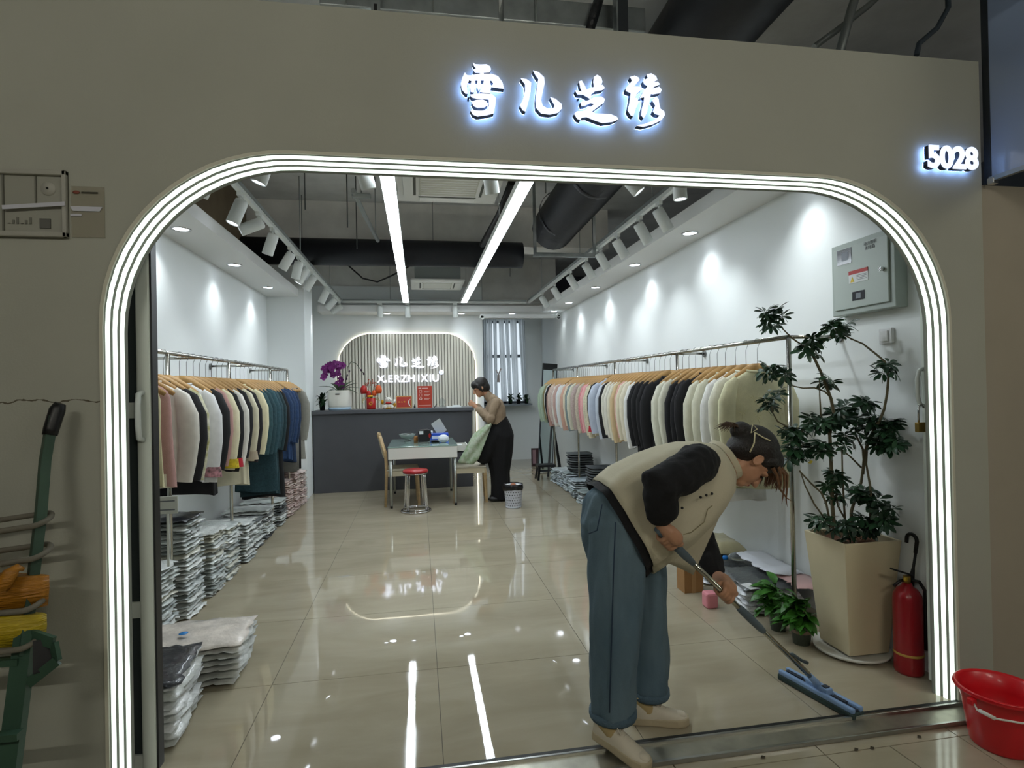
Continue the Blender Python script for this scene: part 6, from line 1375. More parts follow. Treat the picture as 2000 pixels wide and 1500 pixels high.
# nails
for P_, pal in ((nh, V(-0.35, -0.6, 0.6)), (fh, V(0.6, -0.25, 0.6))): pass
# hair: cap over skull, swept back into a bun, fringe and loose locks
hp = MB()
hp.ell(Lh(0, -0.030, 0.050), (0.092, 0.108, 0.094), 20, 14, Bh); hp.ell(Lh(0, -0.060, 0.000), (0.082, 0.070, 0.084), 18, 12, Bh); hp.ell(Lh(0, 0.035, 0.075), (0.076, 0.066, 0.060), 16, 10, Bh)
for k in (-1, 1): hp.tube([Lh(k * 0.070, 0.035, 0.055), Lh(k * 0.076, 0.020, 0.030), Lh(k * 0.074, 0.012, 0.012)], [0.020, 0.014, 0.006], 8, dome=True)
bn = Lh(0.0, -0.135, 0.02)
hp.tube([Lh(0, -0.085, 0.030), Lh(0, -0.115, 0.030), bn], [0.045, 0.040, 0.034], 12, dome=True); hp.ell(bn, (0.048, 0.044, 0.040), 14, 9)
hp.tube([Lh(0.0, -0.05, -0.06), Lh(-0.02, -0.085, -0.07), Lh(-0.02, -0.11, -0.08)], [0.02, 0.012, 0.003], 8, dome=True)
me = remesh(hp, 0.005, 5, hair_m, 'hair'); h = inst('hair', me, t, -Vector(t.location))
wm = MB()
for k in range(34):
    a = (k - 16.5) / 16.5; b0 = bn + V(-0.01, 0.02 * a, 0.01)
    wm.tube([b0, b0 + V(-0.04, 0.015 * a, 0.015 + 0.006 * (k % 3)), b0 + V(-0.05 - 0.012 * (k % 4) - 0.007 * (k % 3), 0.03 * a, 0.007 * (k % 5) - 0.012)], [0.005, 0.0024, 0.0005], 5, False)
part('bun_wisps', wm, mat('hair_tip', '4a3524', 0.5), t, 0, True)
fr = MB()
for k in range(46):   # fine strands falling straight down from the hairline
    a = (k - 22.5) / 22.5; x0 = 0.060 * a; j = R.uniform(-0.012, 0.012); ln_ = R.uniform(0.3, 1.0)
    st = Lh(x0, 0.075 + 0.02 * (1 - abs(a)), 0.098 - 0.03 * abs(a)); md = Lh(x0 * 1.05, 0.116 - 0.025 * abs(a), 0.082 - 0.02 * abs(a)) + V(0.006 * ln_, 0, -0.004); en = md + V(-0.012 + j, 0.008 * a, -0.030 - 0.045 * ln_)
    fr.tube([Lh(x0 * 0.9, 0.03, 0.122 - 0.03 * abs(a)), st, md, md.lerp(en, 0.55) + V(0.004, 0, 0), en], [0.007, 0.0075, 0.0055, 0.003, 0.0005], 6, False)
for q in (((-0.055, 0.055, 0.065), (-0.060, 0.105, 0.080), (-0.055, 0.150, 0.060), (-0.055, 0.190, 0.030), (-0.055, 0.215, 0.010)), ((-0.060, 0.055, 0.045), (-0.062, 0.095, 0.045), (-0.062, 0.150, 0.030), (-0.060, 0.200, 0.040), (-0.060, 0.235, 0.060)), ((-0.045, 0.065, 0.085), (-0.050, 0.120, 0.095), (-0.050, 0.165, 0.070), (-0.050, 0.210, 0.040), (-0.05, 0.24, 0.03))):
    fr.tube([Lh(*p) for p in q], [0.009, 0.007, 0.005, 0.003, 0.0006], 7, False)
part('fringe', fr, hairb_m, t, 0, True)
cm_ = mat('pearl_clip', 'd8d0a8', 0.3)
yk = 2.205
part('hair_clip', MB().tube([Lh(-0.070, -0.125, 0.055), Lh(-0.062, -0.150, 0.050), Lh(-0.075, -0.125, 0.020)], 0.0032, 6, closed=True).tube([Lh(-0.072, -0.118, 0.038), Lh(-0.085, -0.085, 0.055), Lh(-0.088, -0.060, 0.075)], 0.0032, 6).tube([Lh(-0.072, -0.118, 0.038), Lh(-0.088, -0.085, 0.005), Lh(-0.088, -0.060, -0.030)], 0.0032, 6), cm_, t, 0, True)
# cloth creases: displaced along the normal by a stretched cloud noise
def folds(o, scale, strength, stretch=(1, 1, 1)):
    from mathutils import noise
    me = o.data; n_ = len(me.vertices); nr = [0.0] * (3 * n_); me.vertices.foreach_get('normal', nr); co = [0.0] * (3 * n_); me.vertices.foreach_get('co', co)
    for i in range(n_):
        p = Vector((co[3 * i] * stretch[0], co[3 * i + 1] * stretch[1], co[3 * i + 2] * stretch[2])) / scale
        d = (noise.noise(p) * 0.7 + noise.noise(p * 2.3) * 0.3 + 0.25) * strength
        for k in range(3): co[3 * i + k] += nr[3 * i + k] * d
    me.vertices.foreach_set('co', co); me.update()
# jeans
jm = MB()
jm.tube([V(0.872, YC, 1.005), V(0.85, YC, 0.975), V(0.815, YC, 0.92), V(0.80, YC, 0.84)], [0.100, 0.118, 0.133, 0.140], 16, ell=1.12, up=(0.6, 0, 0.8), dome=False)
jm.tube([V(0.815, YC, 0.92), V(0.80, YC, 0.82), V(0.80, YC, 0.74)], [0.135, 0.135, 0.11], 16, ell=1.15, up=(1, 0, 0), dome=True)
jm.tube([V(0.812, 2.25, 0.955), nl[0] + V(-0.012, 0.035, -0.03), nl[1] + V(0, 0.015, 0), nl[2], nl[3], S(1198, 1388, 2.20)], [0.060, 0.112, 0.110, 0.099, 0.091, 0.088], 16, ell=[1, 1, 1, .97, .95, .95], up=(1, 0, 0))
jm.tube([V(0.83, 2.36, 0.955), fl_[0] + V(0, 0, -0.03), fl_[1], fl_[2], fl_[3], S(1268, 1347, 2.36)], [0.070, 0.118, 0.106, 0.095, 0.086, 0.080], 16, up=(1, 0, 0))
me = remesh(jm, 0.0075, 8, jean_m, 'jeans'); jo = inst('jeans', me, t, -Vector(t.location)); folds(jo, 0.10, 0.022, (1.6, 1.6, 0.35))
for c, r_ in ((S(1197, 1391, 2.20), 0.092), (S(1268, 1350, 2.36), 0.084)):
    part('rolled_cuff', MB().lathe([(r_ - 0.012, -0.012), (r_, -0.014), (r_ + 0.004, -0.004), (r_ + 0.003, 0.014), (r_ - 0.006, 0.018), (r_ - 0.014, 0.014)], 24, c), mat('jeans_cuff', '4b606d', 0.9, bump=0.5, bscale=120), jo, 0, False); jo.children[-1].location = (0, 0, 0)
seam = mat('seam_dark', '25374a', 0.9)
part('side_seam', MB().tube([S(1202, 1020, 2.082), S(1198, 1120, 2.088), S(1195, 1220, 2.094), S(1192, 1320, 2.105), S(1190, 1392, 2.108)], 0.0028, 5), seam, t, 0, True)
pk = [S(1172, 985, 2.115), S(1166, 1010, 2.105), S(1147, 1040, 2.13), S(1163, 1044, 2.105), S(1178, 1010, 2.098), S(1182, 985, 2.10)]
part('pocket_seam', MB().tube([S(1150, 1042, 2.125), S(1166, 1036, 2.098), S(1176, 985, 2.108)], 0.0026, 5), seam, t, 0, True)
# vest: loft round the torso
ax_ = V(0.50, 0, 0.27).normalized(); dn = V(0.47, 0, -0.88).normalized()
SEC = [(V(0.842, YC, 0.858), 0.222, 0.180), (V(0.915, YC, 0.905), 0.230, 0.184), (V(1.02, YC, 0.955), 0.220, 0.176), (V(1.12, YC, 1.010), 0.192, 0.172), (V(1.19, YC, 1.055), 0.158, 0.168), (V(1.245, YC, 1.085), 0.125, 0.150), (V(1.275, YC, 1.10), 0.100, 0.115), (V(1.297, YC, 1.108), 0.088, 0.085)]
def vest_fn(off=0.0, kmax=None):
    def fn(u, v):
        i = v * (len(SEC) - 1); a = int(min(i, len(SEC) - 2)); f = i - a; c = SEC[a][0].lerp(SEC[a + 1][0], f); hh = SEC[a][1] * (1 - f) + SEC[a + 1][1] * f - off; ww = SEC[a][2] * (1 - f) + SEC[a + 1][2] * f - off
        th_ = 2 * PI * u; ca, sa = math.cos(th_), math.sin(th_)
        k = 0.010 * math.sin(5 * th_ + 3 * v) * (1 - v) + 0.005 * math.sin(11 * th_ - 7 * v) * (1 - v)
        # sa = +1 : belly side, hangs fuller
        x_ = math.copysign(abs(sa) ** 0.9, sa) * (hh + k); y_ = math.copysign(abs(ca) ** 0.8, ca) * (ww + k)
        return tuple(c + dn * x_ + V(0, 1, 0) * y_)
    return fn
vm = MB().grid(vest_fn(0.0), 40, 22, True)
vo = part('vest', vm, vest_m, t, 0, True); sm = vo.modifiers.new('thick', 'SOLIDIFY'); sm.thickness = 0.006; sm.offset = -1
part('undershirt', MB().grid(lambda u, v: tuple(Vector(vest_fn(0.003 + 0.030 * v)(u, v * 0.16)) - ax_ * 0.034 * (1 - v)), 36, 4, True), black_cloth, t, 0, True)
# loose front panel hanging under the body (far side)
def flap(u, v):
    a = S(1425, 962, 2.30).lerp(S(1290, 1075, 2.32), u); b = S(1392, 1035, 2.37).lerp(S(1262, 1085, 2.38), u); 
    lowe = S(1378, 1040 + 0, 2.34).lerp(S(1270, 1092, 2.34), u); low = S(1358, 1125, 2.345).lerp(S(1268, 1082, 2.345), u)
    p = a.lerp(low, v); p.y += 0.012 * math.sin(7 * u) * v + 0.02 * v
    return tuple(p)
fo_ = part('front_panel', MB().grid(flap, 14, 10), vest_m, t, 0, True); sm = fo_.modifiers.new('thick', 'SOLIDIFY'); sm.thickness = 0.005
# collar / lapel and edges
part('collar', MB().grid(lambda u, v: tuple(Vector(vest_fn(-0.004)(u, 1.0)) + ax_ * (0.022 * v) + V(0, 1, 0) * (0.01 * v * math.cos(2 * PI * u))), 30, 4, True), vest_m, t, 0, True); t.children[-1].modifiers.new('thick', 'SOLIDIFY').thickness = 0.005
dark_seam = mat('vest_seam', '8f8769', 0.9)
ey = 2.10
part('front_edge', MB().tube([S(1418, 965, 2.16), S(1382, 995, 2.125), S(1375, 1020, 2.12), S(1350, 1040, 2.125), S(1320, 1048, 2.13)], 0.002, 6), dark_seam, t, 0, True)
# lapel
part('lapel', MB().grid(lambda u, v: tuple(S(1398 + 22 * u, 905 + 55 * u + 14 * v * (1 - u), 2.165 - 0.02 * v).lerp(S(1425, 962, 2.19), u * 0.55)), 6, 5), vest_m, t, 0, True); t.children[-1].modifiers.new('thick', 'SOLIDIFY').thickness = 0.006
bt = mat('vest_button', '1b1b18', 0.3)
for px, py, y in ((1368, 971, 2.105), (1379, 967, 2.112), (1390, 964, 2.122), (1321, 996, 2.098), (1332, 992, 2.098)):
    part('button', MB().lathe([(0, 0.0), (0.0055, 0.0), (0.0055, -0.004), (0, -0.005)], 10, S(px, py, y), Matrix.Rotation(-PI / 2, 3, 'X')), bt, t, 0, True)
# sleeves
sv = MB().tube([S(1368, 905, 2.18), NSh, NSh.lerp(NE, 0.45) + V(0, -0.005, 0.0), NE + V(-0.01, 0, 0.004), NE.lerp(NW, 0.32), NE.lerp(NW, 0.56)], [0.076, 0.080, 0.077, 0.070, 0.064, 0.062], 16, dome=True)
me = remesh(sv, 0.007, 4, black_cloth, 'sleeve'); folds(inst('sleeve', me, t, -Vector(t.location)), 0.06, 0.012, (1, 1, 1))
sv = MB().tube([V(1.255, 2.43, 1.07), FSh, FSh.lerp(FE, 0.5), FE, FE.lerp(FWr, 0.5), FE.lerp(FWr, 0.90)], [0.075, 0.078, 0.070, 0.066, 0.060, 0.056], 14, ell=0.9, dome=True)
me = remesh(sv, 0.007, 4, black_cloth, 'sleeve'); folds(inst('sleeve', me, t, -Vector(t.location)), 0.06, 0.012, (1, 1, 1))
# feet
W1 = shoe(t, S(1163, 1436, 2.215), V(0.800, 2.055, 0.012)); W2 = shoe(t, V(0.872, 2.345, 0.0), V(1.105, 2.285, 0.0))
for c0, W_ in ((S(1192, 1400, 2.20), W1), (S(1268, 1355, 2.36), W2)):
    part('sock', MB().tube([c0, W_(0.15, 0, 0.085), W_(0.30, 0, 0.06)], [0.050, 0.044, 0.034], 14, dome=True), sock_m, t, 0, True)

# ---- the standing woman at the back, facing -x
YB = 7.26
t = thing('person', 'woman in a tan sweater and long black skirt sewing beside the counter', 'person', (0.98, YB, 0))
def Q(px, py, y=YB): return at(px, py, y)
hc = Q(938, 757); hup = V(0.20, 0, 0.98); hfw = V(-0.86, -0.05, -0.42)
bd = MB(); Lb, Bb = head_shell(bd, hc, V(-0.10, 0, 1.0) if False else V(-0.42, 0, 0.90), V(-0.90, 0, -0.42), 0.98)
bd.tube([Q(968, 790), Q(958, 776), Q(948, 766)], [0.075, 0.052, 0.048], 12, dome=True)
bd.tube([V(1.0, YB, 0.9), V(1.0, YB, 1.05), Q(970, 800)], [0.11, 0.10, 0.10], 12, ell=1.2, up=(1, 0, 0), dome=True)
ns, ne, nw = Q(968, 787, YB - 0.15), Q(957, 818, YB - 0.19), Q(932, 797, YB - 0.09); fs, fe, fw_ = Q(962, 787, YB + 0.15), Q(950, 815, YB + 0.18), Q(930, 792, YB + 0.06)
for a, b, c in ((ns, ne, nw), (fs, fe, fw_)):
    bd.tube([a, b], [0.045, 0.036], 10, dome=True); bd.tube([b, c], [0.035, 0.024], 10, dome=True)
nd = Q(922, 788, YB - 0.04)
for w_, sy in ((nw, -1), (fw_, 1)):
    bd.tube([w_, w_.lerp(nd, 0.6), nd + V(0, sy * 0.012, 0)], [0.025, 0.032, 0.022], 10, ell=0.6, dome=True)
    for k in range(4): bd.tube([nd + V(0.0, sy * 0.018, 0.012 - 0.013 * k), nd + V(-0.035, sy * 0.02, 0.016 - 0.014 * k), nd + V(-0.05 + 0.006 * k, sy * 0.004, 0.004 - 0.012 * k)], [0.010, 0.009, 0.007], 6, dome=True)
    bd.tube([w_.lerp(nd, 0.5), nd + V(-0.005, sy * 0.004, 0.035), nd + V(-0.035, 0, 0.035)], [0.013, 0.011, 0.008], 6, dome=True)
bd.tube([V(1.0, YB, 0.9), V(0.97, YB - 0.06, 0.5), V(0.98, YB - 0.05, 0.06)], [0.10, 0.06, 0.04], 10, dome=True); bd.tube([V(1.0, YB + 0.08, 0.9), V(0.80, YB + 0.08, 0.55)], [0.09, 0.06], 10, dome=True)
me = remesh(bd, 0.006, 3, skin_m, 'body'); inst('body', me, t, -Vector(t.location)); face_parts(t, Lb, Bb, 0.98)
hp = MB(); hp.ell(Lb(0, -0.025, 0.040), (0.088, 0.100, 0.092), 18, 12, Bb); hp.ell(Lb(0, -0.055, -0.015), (0.082, 0.070, 0.080), 16, 10, Bb); hp.ell(Lb(0, 0.045, 0.060), (0.074, 0.058, 0.055), 14, 9, Bb)
for k in (-1, 1): hp.tube([Lb(k * 0.074, 0.03, 0.04), Lb(k * 0.080, 0.015, -0.01), Lb(k * 0.076, 0.0, -0.055)], [0.026, 0.022, 0.010], 8, dome=True)
me = remesh(hp, 0.006, 4, hair_m, 'hair'); inst('hair', me, t, -Vector(t.location))
tan = mat('tan_knit', '8d7a64', 0.85, var=0.06, vscale=20, bump=0.2, bscale=150)
sw = MB(); sw.tube([Q(968, 822), Q(969, 810), Q(968, 798), Q(966, 788), Q(962, 780)], [0.125, 0.128, 0.125, 0.105, 0.07], 16, ell=[1.35, 1.4, 1.45, 1.55, 1.4], up=(1, 0, 0), dome=True)
sw.tube([Q(960, 781), Q(953, 772)], [0.064, 0.058], 12, dome=True)
for a, b, c in ((ns, ne, nw), (fs, fe, fw_)): sw.tube([a, a.lerp(b, 0.5), b, b.lerp(c, 0.85)], [0.064, 0.060, 0.060, 0.044], 12, dome=True); sw.ell(b, 0.064, 12, 8)
me = remesh(sw, 0.008, 4, tan, 'sweater'); folds(inst('sweater', me, t, -Vector(t.location)), 0.07, 0.012)
sk = MB(); sk.tube([V(0.985, YB, 1.06), V(0.995, YB, 0.97), V(1.01, YB, 0.82), V(1.01, YB, 0.62), V(1.01, YB, 0.35), V(1.01, YB, 0.02)], [0.125, 0.150, 0.180, 0.160, 0.120, 0.115], 18, ell=[1.2, 1.15, 1.1, 1.1, 1.15, 1.2], up=(1, 0, 0))
sk.tube([V(0.96, YB - 0.05, 0.86), V(0.86, YB - 0.05, 0.69), V(0.80, YB - 0.05, 0.585)], [0.15, 0.135, 0.105], 14, dome=True)
me = remesh(sk, 0.009, 6, mat('skirt_black', '0a0a0c', 0.9), 'skirt'); folds(inst('skirt', me, t, -Vector(t.location)), 0.10, 0.02, (1.5, 1.5, 0.25))
part('shoe', MB().ell(V(0.95, YB - 0.08, 0.035), (0.12, 0.045, 0.035), 14, 8), black_m, t, 0, True); part('shoe', MB().ell(V(1.0, YB + 0.1, 0.035), (0.12, 0.045, 0.035), 14, 8), black_m, t, 0, True)
# floral cloth she sews, falling to the chair
def drape(u, v):
    tp = [Q(957, 822, 7.07), Q(925, 848, 7.10), Q(908, 880, 7.12), Q(893, 904, 7.14)]; bt_ = [Q(960, 832, 7.06), Q(945, 870, 7.05), Q(935, 895, 7.06), Q(925, 906, 7.10)]
    i = u * 3; a = int(min(i, 2)); f = i - a
    p = tp[a].lerp(tp[a + 1], f).lerp(bt_[a].lerp(bt_[a + 1], f), v); p.y += 0.02 * math.sin(9 * v + 4 * u) - 0.03 * math.sin(PI * v); return tuple(p)
o = single('floral_cloth', MB().grid(drape, 16, 12), mat('floral_cloth_print', 'b9bfae', 0.75, var=0.1, vscale=18, col2='7f9670'), 'white and green floral cloth draped from the woman to the chair', 'cloth'); o.modifiers.new('thick', 'SOLIDIFY').thickness = 0.006
# ------------------------------------------------------------------ outside the shop
# sliding door leaf stacked on the left
door_m = mat('door_frame_white', 'd8dfd6', 0.4)
t = thing('door_1', None, None, (-1.45, 2.40, 0)); t['kind'] = 'structure'; t['label'] = 'white framed sliding glass door slid behind the left wall'
dy0, dy1 = 2.365, 2.405
part('stile', MB().bx(-1.062, -1.012, dy0, dy1, 0.02, 2.42), door_m, t, 0.006, True); part('stile', MB().bx(-1.93, -1.87, dy0, dy1, 0.02, 2.42), door_m, t, 0, True)
part('edge_seal', MB().bx(-1.012, -1.005, dy0 + 0.005, dy1 + 0.01, 0.02, 2.42), black_m, t, 0, True)
for z in (0.02, 0.60, 1.36, 2.36): part('cross_rail', MB().bx(-1.87, -1.062, dy0 + 0.005, dy1 - 0.005, z, z + 0.06), door_m, t, 0, True)
gd = mat('dark_door_glass', '3a4242', 0.06, spec=0.6)
for a, b in ((0.08, 0.60), (0.66, 1.36), (1.42, 2.36)): part('pane', MB().bx(-1.87, -1.062, dy0 + 0.015, dy1 - 0.015, a, b), gd, t, 0, True)
part('handle', MB().tube([(-1.04, dy0 + 0.01, 1.46), (-1.042, dy0 - 0.028, 1.45), (-1.042, dy0 - 0.034, 1.41), (-1.042, dy0 - 0.034, 1.33), (-1.042, dy0 - 0.028, 1.285), (-1.04, dy0 + 0.01, 1.275)], 0.0105, 10), mat('handle_white', 'd0d6d2', 0.4), t, 0, True)
# meter cabinet and card sleeve
t = thing('meter_cabinet', 'grey recessed meter cabinet behind a clear cover on the shop front', 'meter box', (-1.33, YF, 1.99))
mg = mat('meter_panel', '96968a', 0.5)
x0, x1, z0, z1 = -1.52, at(135, 400, YF).x, at(100, 465, YF).z, at(100, 335, YF).z
part('frame', MB().bx(x0, x1, YF - 0.02, YF, z0, z0 + 0.018).bx(x0, x1, YF - 0.02, YF, z1 - 0.018, z1).bx(x1 - 0.014, x1, YF - 0.02, YF, z0, z1).bx(x0, x0 + 0.014, YF - 0.02, YF, z0, z1), mat('meter_frame', 'a2a196', 0.4), t, 0.003, True)
part('panel', MB().bx(x0, x1, YF - 0.006, YF - 0.001, z0, z1), mg, t, 0, True)
part('divider', MB().bx(x1 - 0.20, x1 - 0.195, YF - 0.012, YF - 0.006, z0 + 0.02, z1 - 0.02).bx(x1 - 0.10, x1 - 0.096, YF - 0.012, YF - 0.006, z0 + 0.11, z1 - 0.02), mat('meter_dark', '6c6c62', 0.6), t, 0, True)
cdl = at(97, 370, YF)
part('dial', MB().lathe([(0, 0.006), (0.022, 0.006), (0.024, 0.0)], 20, (cdl.x, YF - 0.006, cdl.z), Matrix.Rotation(PI / 2, 3, 'X')), mat('dial_grey', 'a8a79c', 0.4), t, 0, True)
part('dial_hub', MB().ell((cdl.x, YF - 0.014, cdl.z), 0.004, 8, 5), black_m, t, 0, True)
part('meter_window', MB().bx(at(74, 0, YF).x, at(95, 0, YF).x, YF - 0.010, YF - 0.006, at(80, 447, YF).z, at(80, 428, YF).z), mat('meter_lcd', '5a5a54', 0.4), t, 0, True)
mb = MB()
for k in range(6): mb.bx(x1 - 0.185 + 0.013 * k, x1 - 0.178 + 0.013 * k, YF - 0.009, YF - 0.006, z0 + 0.045, z0 + 0.048 + 0.010 * (k % 3))
part('meter_print', mb, MATS['meter_dark'], t, 0, True)
part('tape_glint_strip', MB().beam((at(14, 409, YF).x, YF - 0.024, at(14, 409, YF).z), (at(135, 402, YF).x, YF - 0.024, at(135, 402, YF).z), 0.002, 0.014), mat('white_strip', 'c3c4cc', 0.4), t, 0, True)  # white strip imitates the corridor tubes' reflection on the clear cover
t = thing('card_sleeve', 'clear plastic card sleeve with white bars beside the meter cabinet', 'card sleeve', (-1.13, YF, 2.01))
sx0, sx1 = at(140, 400, YF).x, at(205, 400, YF).x; sz0, sz1 = at(170, 464, YF).z, at(170, 365, YF).z
part('sleeve', MB().bx(sx0, sx1, YF - 0.004, YF - 0.0005, sz0, sz1), mat('sleeve_plastic', 'b3ae9a', 0.15, alpha=0.45, coat=0.8), t, 0, True)
a = at(170, 409, YF); part('pale_bar', MB().prism([(-0.05, 0.008), (-0.042, -0.008), (0.042, -0.008), (0.052, 0.008)], lambda x, z: (a.x + x, YF - 0.007, a.z + z), lambda x, z: (a.x + x, YF - 0.004, a.z + z)), MATS['white_strip'], t, 0, True)  # white bar across the sleeve, a shorter one below
part('pale_bar_short', MB().bx(a.x - 0.05, a.x - 0.015, YF - 0.006, YF - 0.004, a.z - 0.026, a.z - 0.018), MATS['white_strip'], t, 0, True)
b = at(168, 377, YF); part('logo', MB().ell((b.x - 0.028, YF - 0.006, b.z), (0.012, 0.002, 0.006), 8, 5), mat('logo_red', '7d4030', 0.6), t, 0, True)
part('logo_text', MB().bx(b.x - 0.012, b.x + 0.04, YF - 0.006, YF - 0.004, b.z - 0.003, b.z + 0.003), mat('logo_dark', '3c3a2c', 0.6), t, 0, True)
# hand truck leaning on the wall, wrapped with cords and tape
t = thing('hand_truck', 'green steel hand truck wrapped with cords and yellow tape against the wall', 'hand truck', (-1.25, 2.0, 0))
gr_m = mat('truck_green', '2f4a3a', 0.45, var=0.15, vscale=8)
def G(px, py, y): return at(px, py, y)
P = [G(103, 812, 2.11), G(88, 900, 2.085), G(80, 1000, 2.05), G(70, 1085, 2.02), G(58, 1180, 1.99), G(45, 1280, 1.95)]
part('side_rail', MB().tube(P, 0.019, 4, smooth=False), gr_m, t, 0, True)
part('rubber_grip', MB().tube([G(118, 788, 2.12), G(112, 800, 2.118), G(100, 838, 2.105), G(97, 850, 2.10)], [0.016, 0.023, 0.022, 0.021], 12), black_m, t, 0, True)
q = G(45, 1280, 1.95); d = (q - P[0]).normalized()
part('lower_rail', MB().beam(G(52, 1230, 1.97), q + d * ((q.z - 0.02) / -d.z), 0.05, 0.03), gr_m, t, 0, True)
off = Vector((-0.42, 0, 0))
part('side_rail', MB().tube([p + off for p in P], 0.019, 4, smooth=False), gr_m, t, 0, True)
part('lower_rail', MB().beam(G(52, 1230, 1.97) + off, q + off + d * ((q.z - 0.02) / -d.z), 0.05, 0.03), gr_m, t, 0, True)
for py, y in ((1290, 1.945), (1435, 1.87)): p = G(40, py, y); part('rung', MB().beam(p, p + off, 0.03, 0.02), gr_m, t, 0, True)
# bracket
bk = [G(62, 1240, 1.96), G(105, 1255, 1.94), G(112, 1290, 1.93), G(55, 1335, 1.93)]
part('bracket', MB().beam(bk[0], bk[1], 0.012, 0.035).beam(bk[1], bk[2], 0.012, 0.03).beam(bk[2], bk[3], 0.012, 0.03), gr_m, t, 0, True)
part('bracket_web', MB().prism([0, 1, 2], lambda i: (bk[i].x, bk[i].y - 0.003, bk[i].z), lambda i: (bk[i].x, bk[i].y + 0.003, bk[i].z)) if False else MB().beam(G(85, 1248, 1.95), G(85, 1312, 1.93), 0.05, 0.006), black_m, t, 0, True)
cord_m = mat('grey_cord', '6b675a', 0.7)
def loop(px, py, y, sag): 
    c = G(px, py, y); pts = []
    for k in range(13):
        a_ = -PI / 2 + PI * k / 12; pts.append(c + Vector((0.028 * math.cos(a_) + 0.0, 0.045 * math.sin(a_), 0.012 * math.sin(a_))))
    return [pts[0] + Vector((-0.42, 0.0, -sag))] + [pts[0] + Vector((-0.16, 0, -sag * 0.3))] + pts + [pts[-1] + Vector((-0.16, 0, -sag * 0.3)), pts[-1] + Vector((-0.42, 0, -sag))]
for px, py, y, sg in ((75, 1015, 2.045, 0.06), (72, 1078, 2.02, 0.05), (62, 1175, 1.99, 0.01), (55, 1248, 1.965, 0.03)):
    part('cord', MB().tube(loop(px, py, y, sg), 0.009, 8), cord_m, t, 0, True)
tape_o = mat('orange_tape', 'a8701c', 0.35, var=0.2, vscale=10, bump=0.8, bscale=20, stretch=(1, 1, 8)); tape_y = mat('yellow_tape', 'b09a1c', 0.35, var=0.2, vscale=10, bump=0.8, bscale=20, stretch=(1, 1, 8))
def wrap(pxr, pyA, pyB, y): return MB().tube([G(pxr - 2, pyA, y) + Vector((-0.20, 0, -0.01)), G(pxr - 4, (pyA + pyB) / 2, y) + Vector((-0.2, -0.005, 0)), G(pxr - 6, pyB, y) + Vector((-0.20, 0, -0.01))], [0.235, 0.24, 0.235], 16, ell=0.16, up=(1, 0, 0))
part('orange_tape', wrap(75, 1106, 1170, 2.0), tape_o, t, 0, True); part('yellow_tape', wrap(70, 1180, 1240, 1.98), tape_y, t, 0, True)
part('tape_tail', MB().tube([G(0, 1150, 1.93), G(20, 1120, 1.94), G(36, 1108, 1.95), G(46, 1112, 1.96)], [0.022, 0.02, 0.012, 0.006], 8), tape_o, t, 0, True)
# red bucket
t = thing('red_bucket', 'red plastic bucket with white bail handle on the corridor floor', 'bucket', (2.245, 1.915, 0)); t.scale = (0.97, 0.97, 0.88)
rb = mat('bucket_red', 'cc1620', 0.35, coat=0.2)
part('bucket', MB().lathe([(0, 0.004), (0.100, 0.0), (0.106, 0.01), (0.128, 0.18), (0.143, 0.243), (0.152, 0.246), (0.154, 0.256), (0.148, 0.260), (0.136, 0.25), (0.122, 0.18), (0.100, 0.014), (0, 0.012)], 40), rb, t)
part('water', MB().lathe([(0, 0.085), (0.1085, 0.085)], 30), mat('dirty_water', '5a0d10', 0.05, trans=0.0, spec=0.8), t)
part('rim_ring', MB().lathe([(0.150, 0.238), (0.157, 0.245), (0.155, 0.252)], 40), rb, t)
part('bail_handle', MB().tube([(-0.155, -0.02, 0.225), (-0.168, -0.05, 0.205), (-0.15, -0.105, 0.20), (-0.09, -0.155, 0.205), (0.0, -0.175, 0.21), (0.09, -0.155, 0.205), (0.15, -0.105, 0.20), (0.168, -0.05, 0.205), (0.155, -0.02, 0.225)], 0.004, 8), mat('bail_white', 'd8d5cc', 0.4), t)
part('ear', MB().bx(-0.172, -0.146, -0.032, -0.008, 0.21, 0.238), rb, t, 0.004); part('ear', MB().bx(0.146, 0.172, -0.032, -0.008, 0.21, 0.238), rb, t, 0.004)
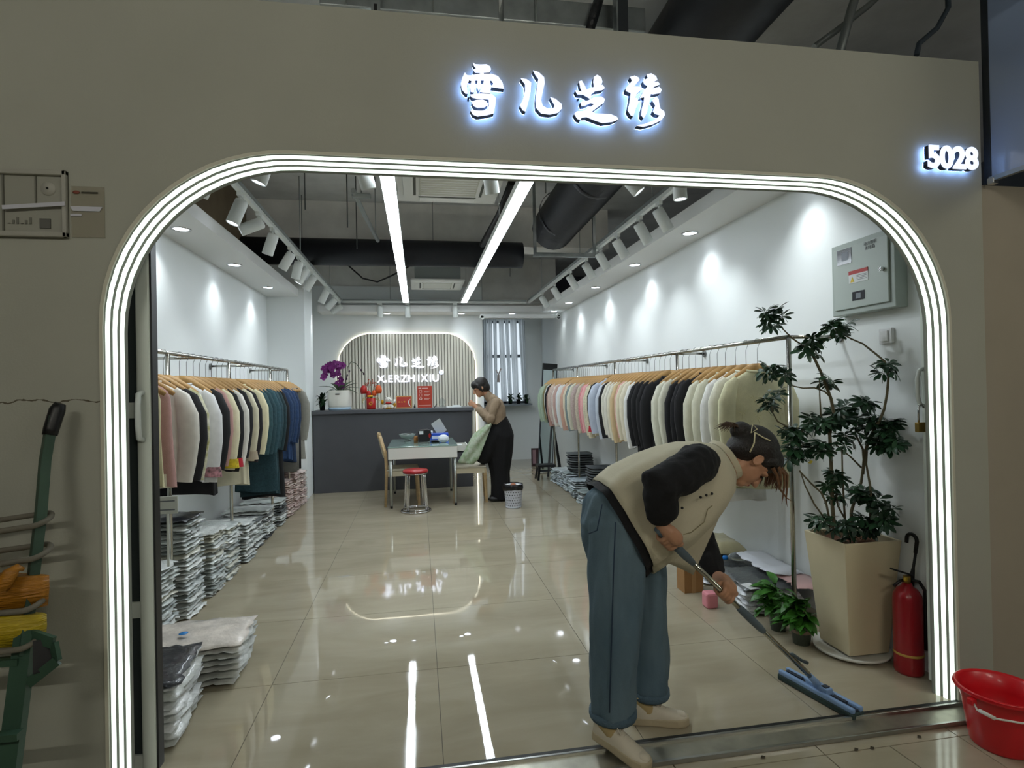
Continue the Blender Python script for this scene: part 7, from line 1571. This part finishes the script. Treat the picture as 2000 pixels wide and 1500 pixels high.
part('handle_grip', MB().cyl((-0.165, -0.055, 0.206), (-0.15, -0.105, 0.20), 0.008, 10), MATS['bail_white'], t)
# leaf scraps on the corridor floor
for k, (px, py) in enumerate(((1703, 1462), (1672, 1465), (1795, 1440), (1490, 1480))):
    p = fl(px, py); single('dry_leaf', MB().add([(p.x - 0.012, p.y - 0.004, 0.002), (p.x, p.y - 0.010, 0.004), (p.x + 0.014, p.y + 0.004, 0.002), (p.x, p.y + 0.008, 0.005)], [(0, 1, 2, 3)]), mat('dry_leaf', '3a3322', 0.8), 'small dark dry leaf scrap on the corridor floor', 'leaf scrap', 'leaf scraps on the corridor floor')
# hanging panel of the neighbour, at right angles to the front
t = thing('glass_banner', 'dark blue glossy hanging panel with a steel bottom rail at the shop corner', 'panel', (2.60, 1.85, 2.33))
pn = mat('blue_smoke_panel', '93a3bd', 0.25, coat=0.5)
A_, B_ = (2.565, YF - 0.02), (2.62, 1.2)
part('panel', MB().prism([(A_[0], A_[1]), (A_[0] + 0.012, A_[1]), (B_[0] + 0.012, B_[1]), B_], lambda x, y: (x, y, 2.35), lambda x, y: (x, y, 3.62)), pn, t, 0, True)
part('bottom_rail', MB().beam((A_[0] + 0.005, A_[1], 2.345), (B_[0] + 0.005, B_[1], 2.345), 0.022, 0.02), grey_metal, t, 0, True)
part('side_rail', MB().beam((A_[0] + 0.006, A_[1] + 0.005, 2.33), (A_[0] + 0.006, A_[1] + 0.005, 3.64), 0.03, 0.02, (1, 0, 0)), mat('dark_steel', '3b4044', 0.5, 0.6), t, 0, True)
part('end_clip', MB().bc((A_[0] + 0.005, A_[1] - 0.01, 2.335), (0.03, 0.03, 0.03)), chrome_m, t, 0.004, True)
part('hanger_rod', MB().cyl((A_[0] + 0.006, A_[1] - 0.1, 3.6), (A_[0] + 0.006, A_[1] - 0.1, ZC), 0.006, 6).cyl((B_[0], B_[1] + 0.1, 3.6), (B_[0], B_[1] + 0.1, ZC), 0.006, 6), grey_metal, t, 0, True)
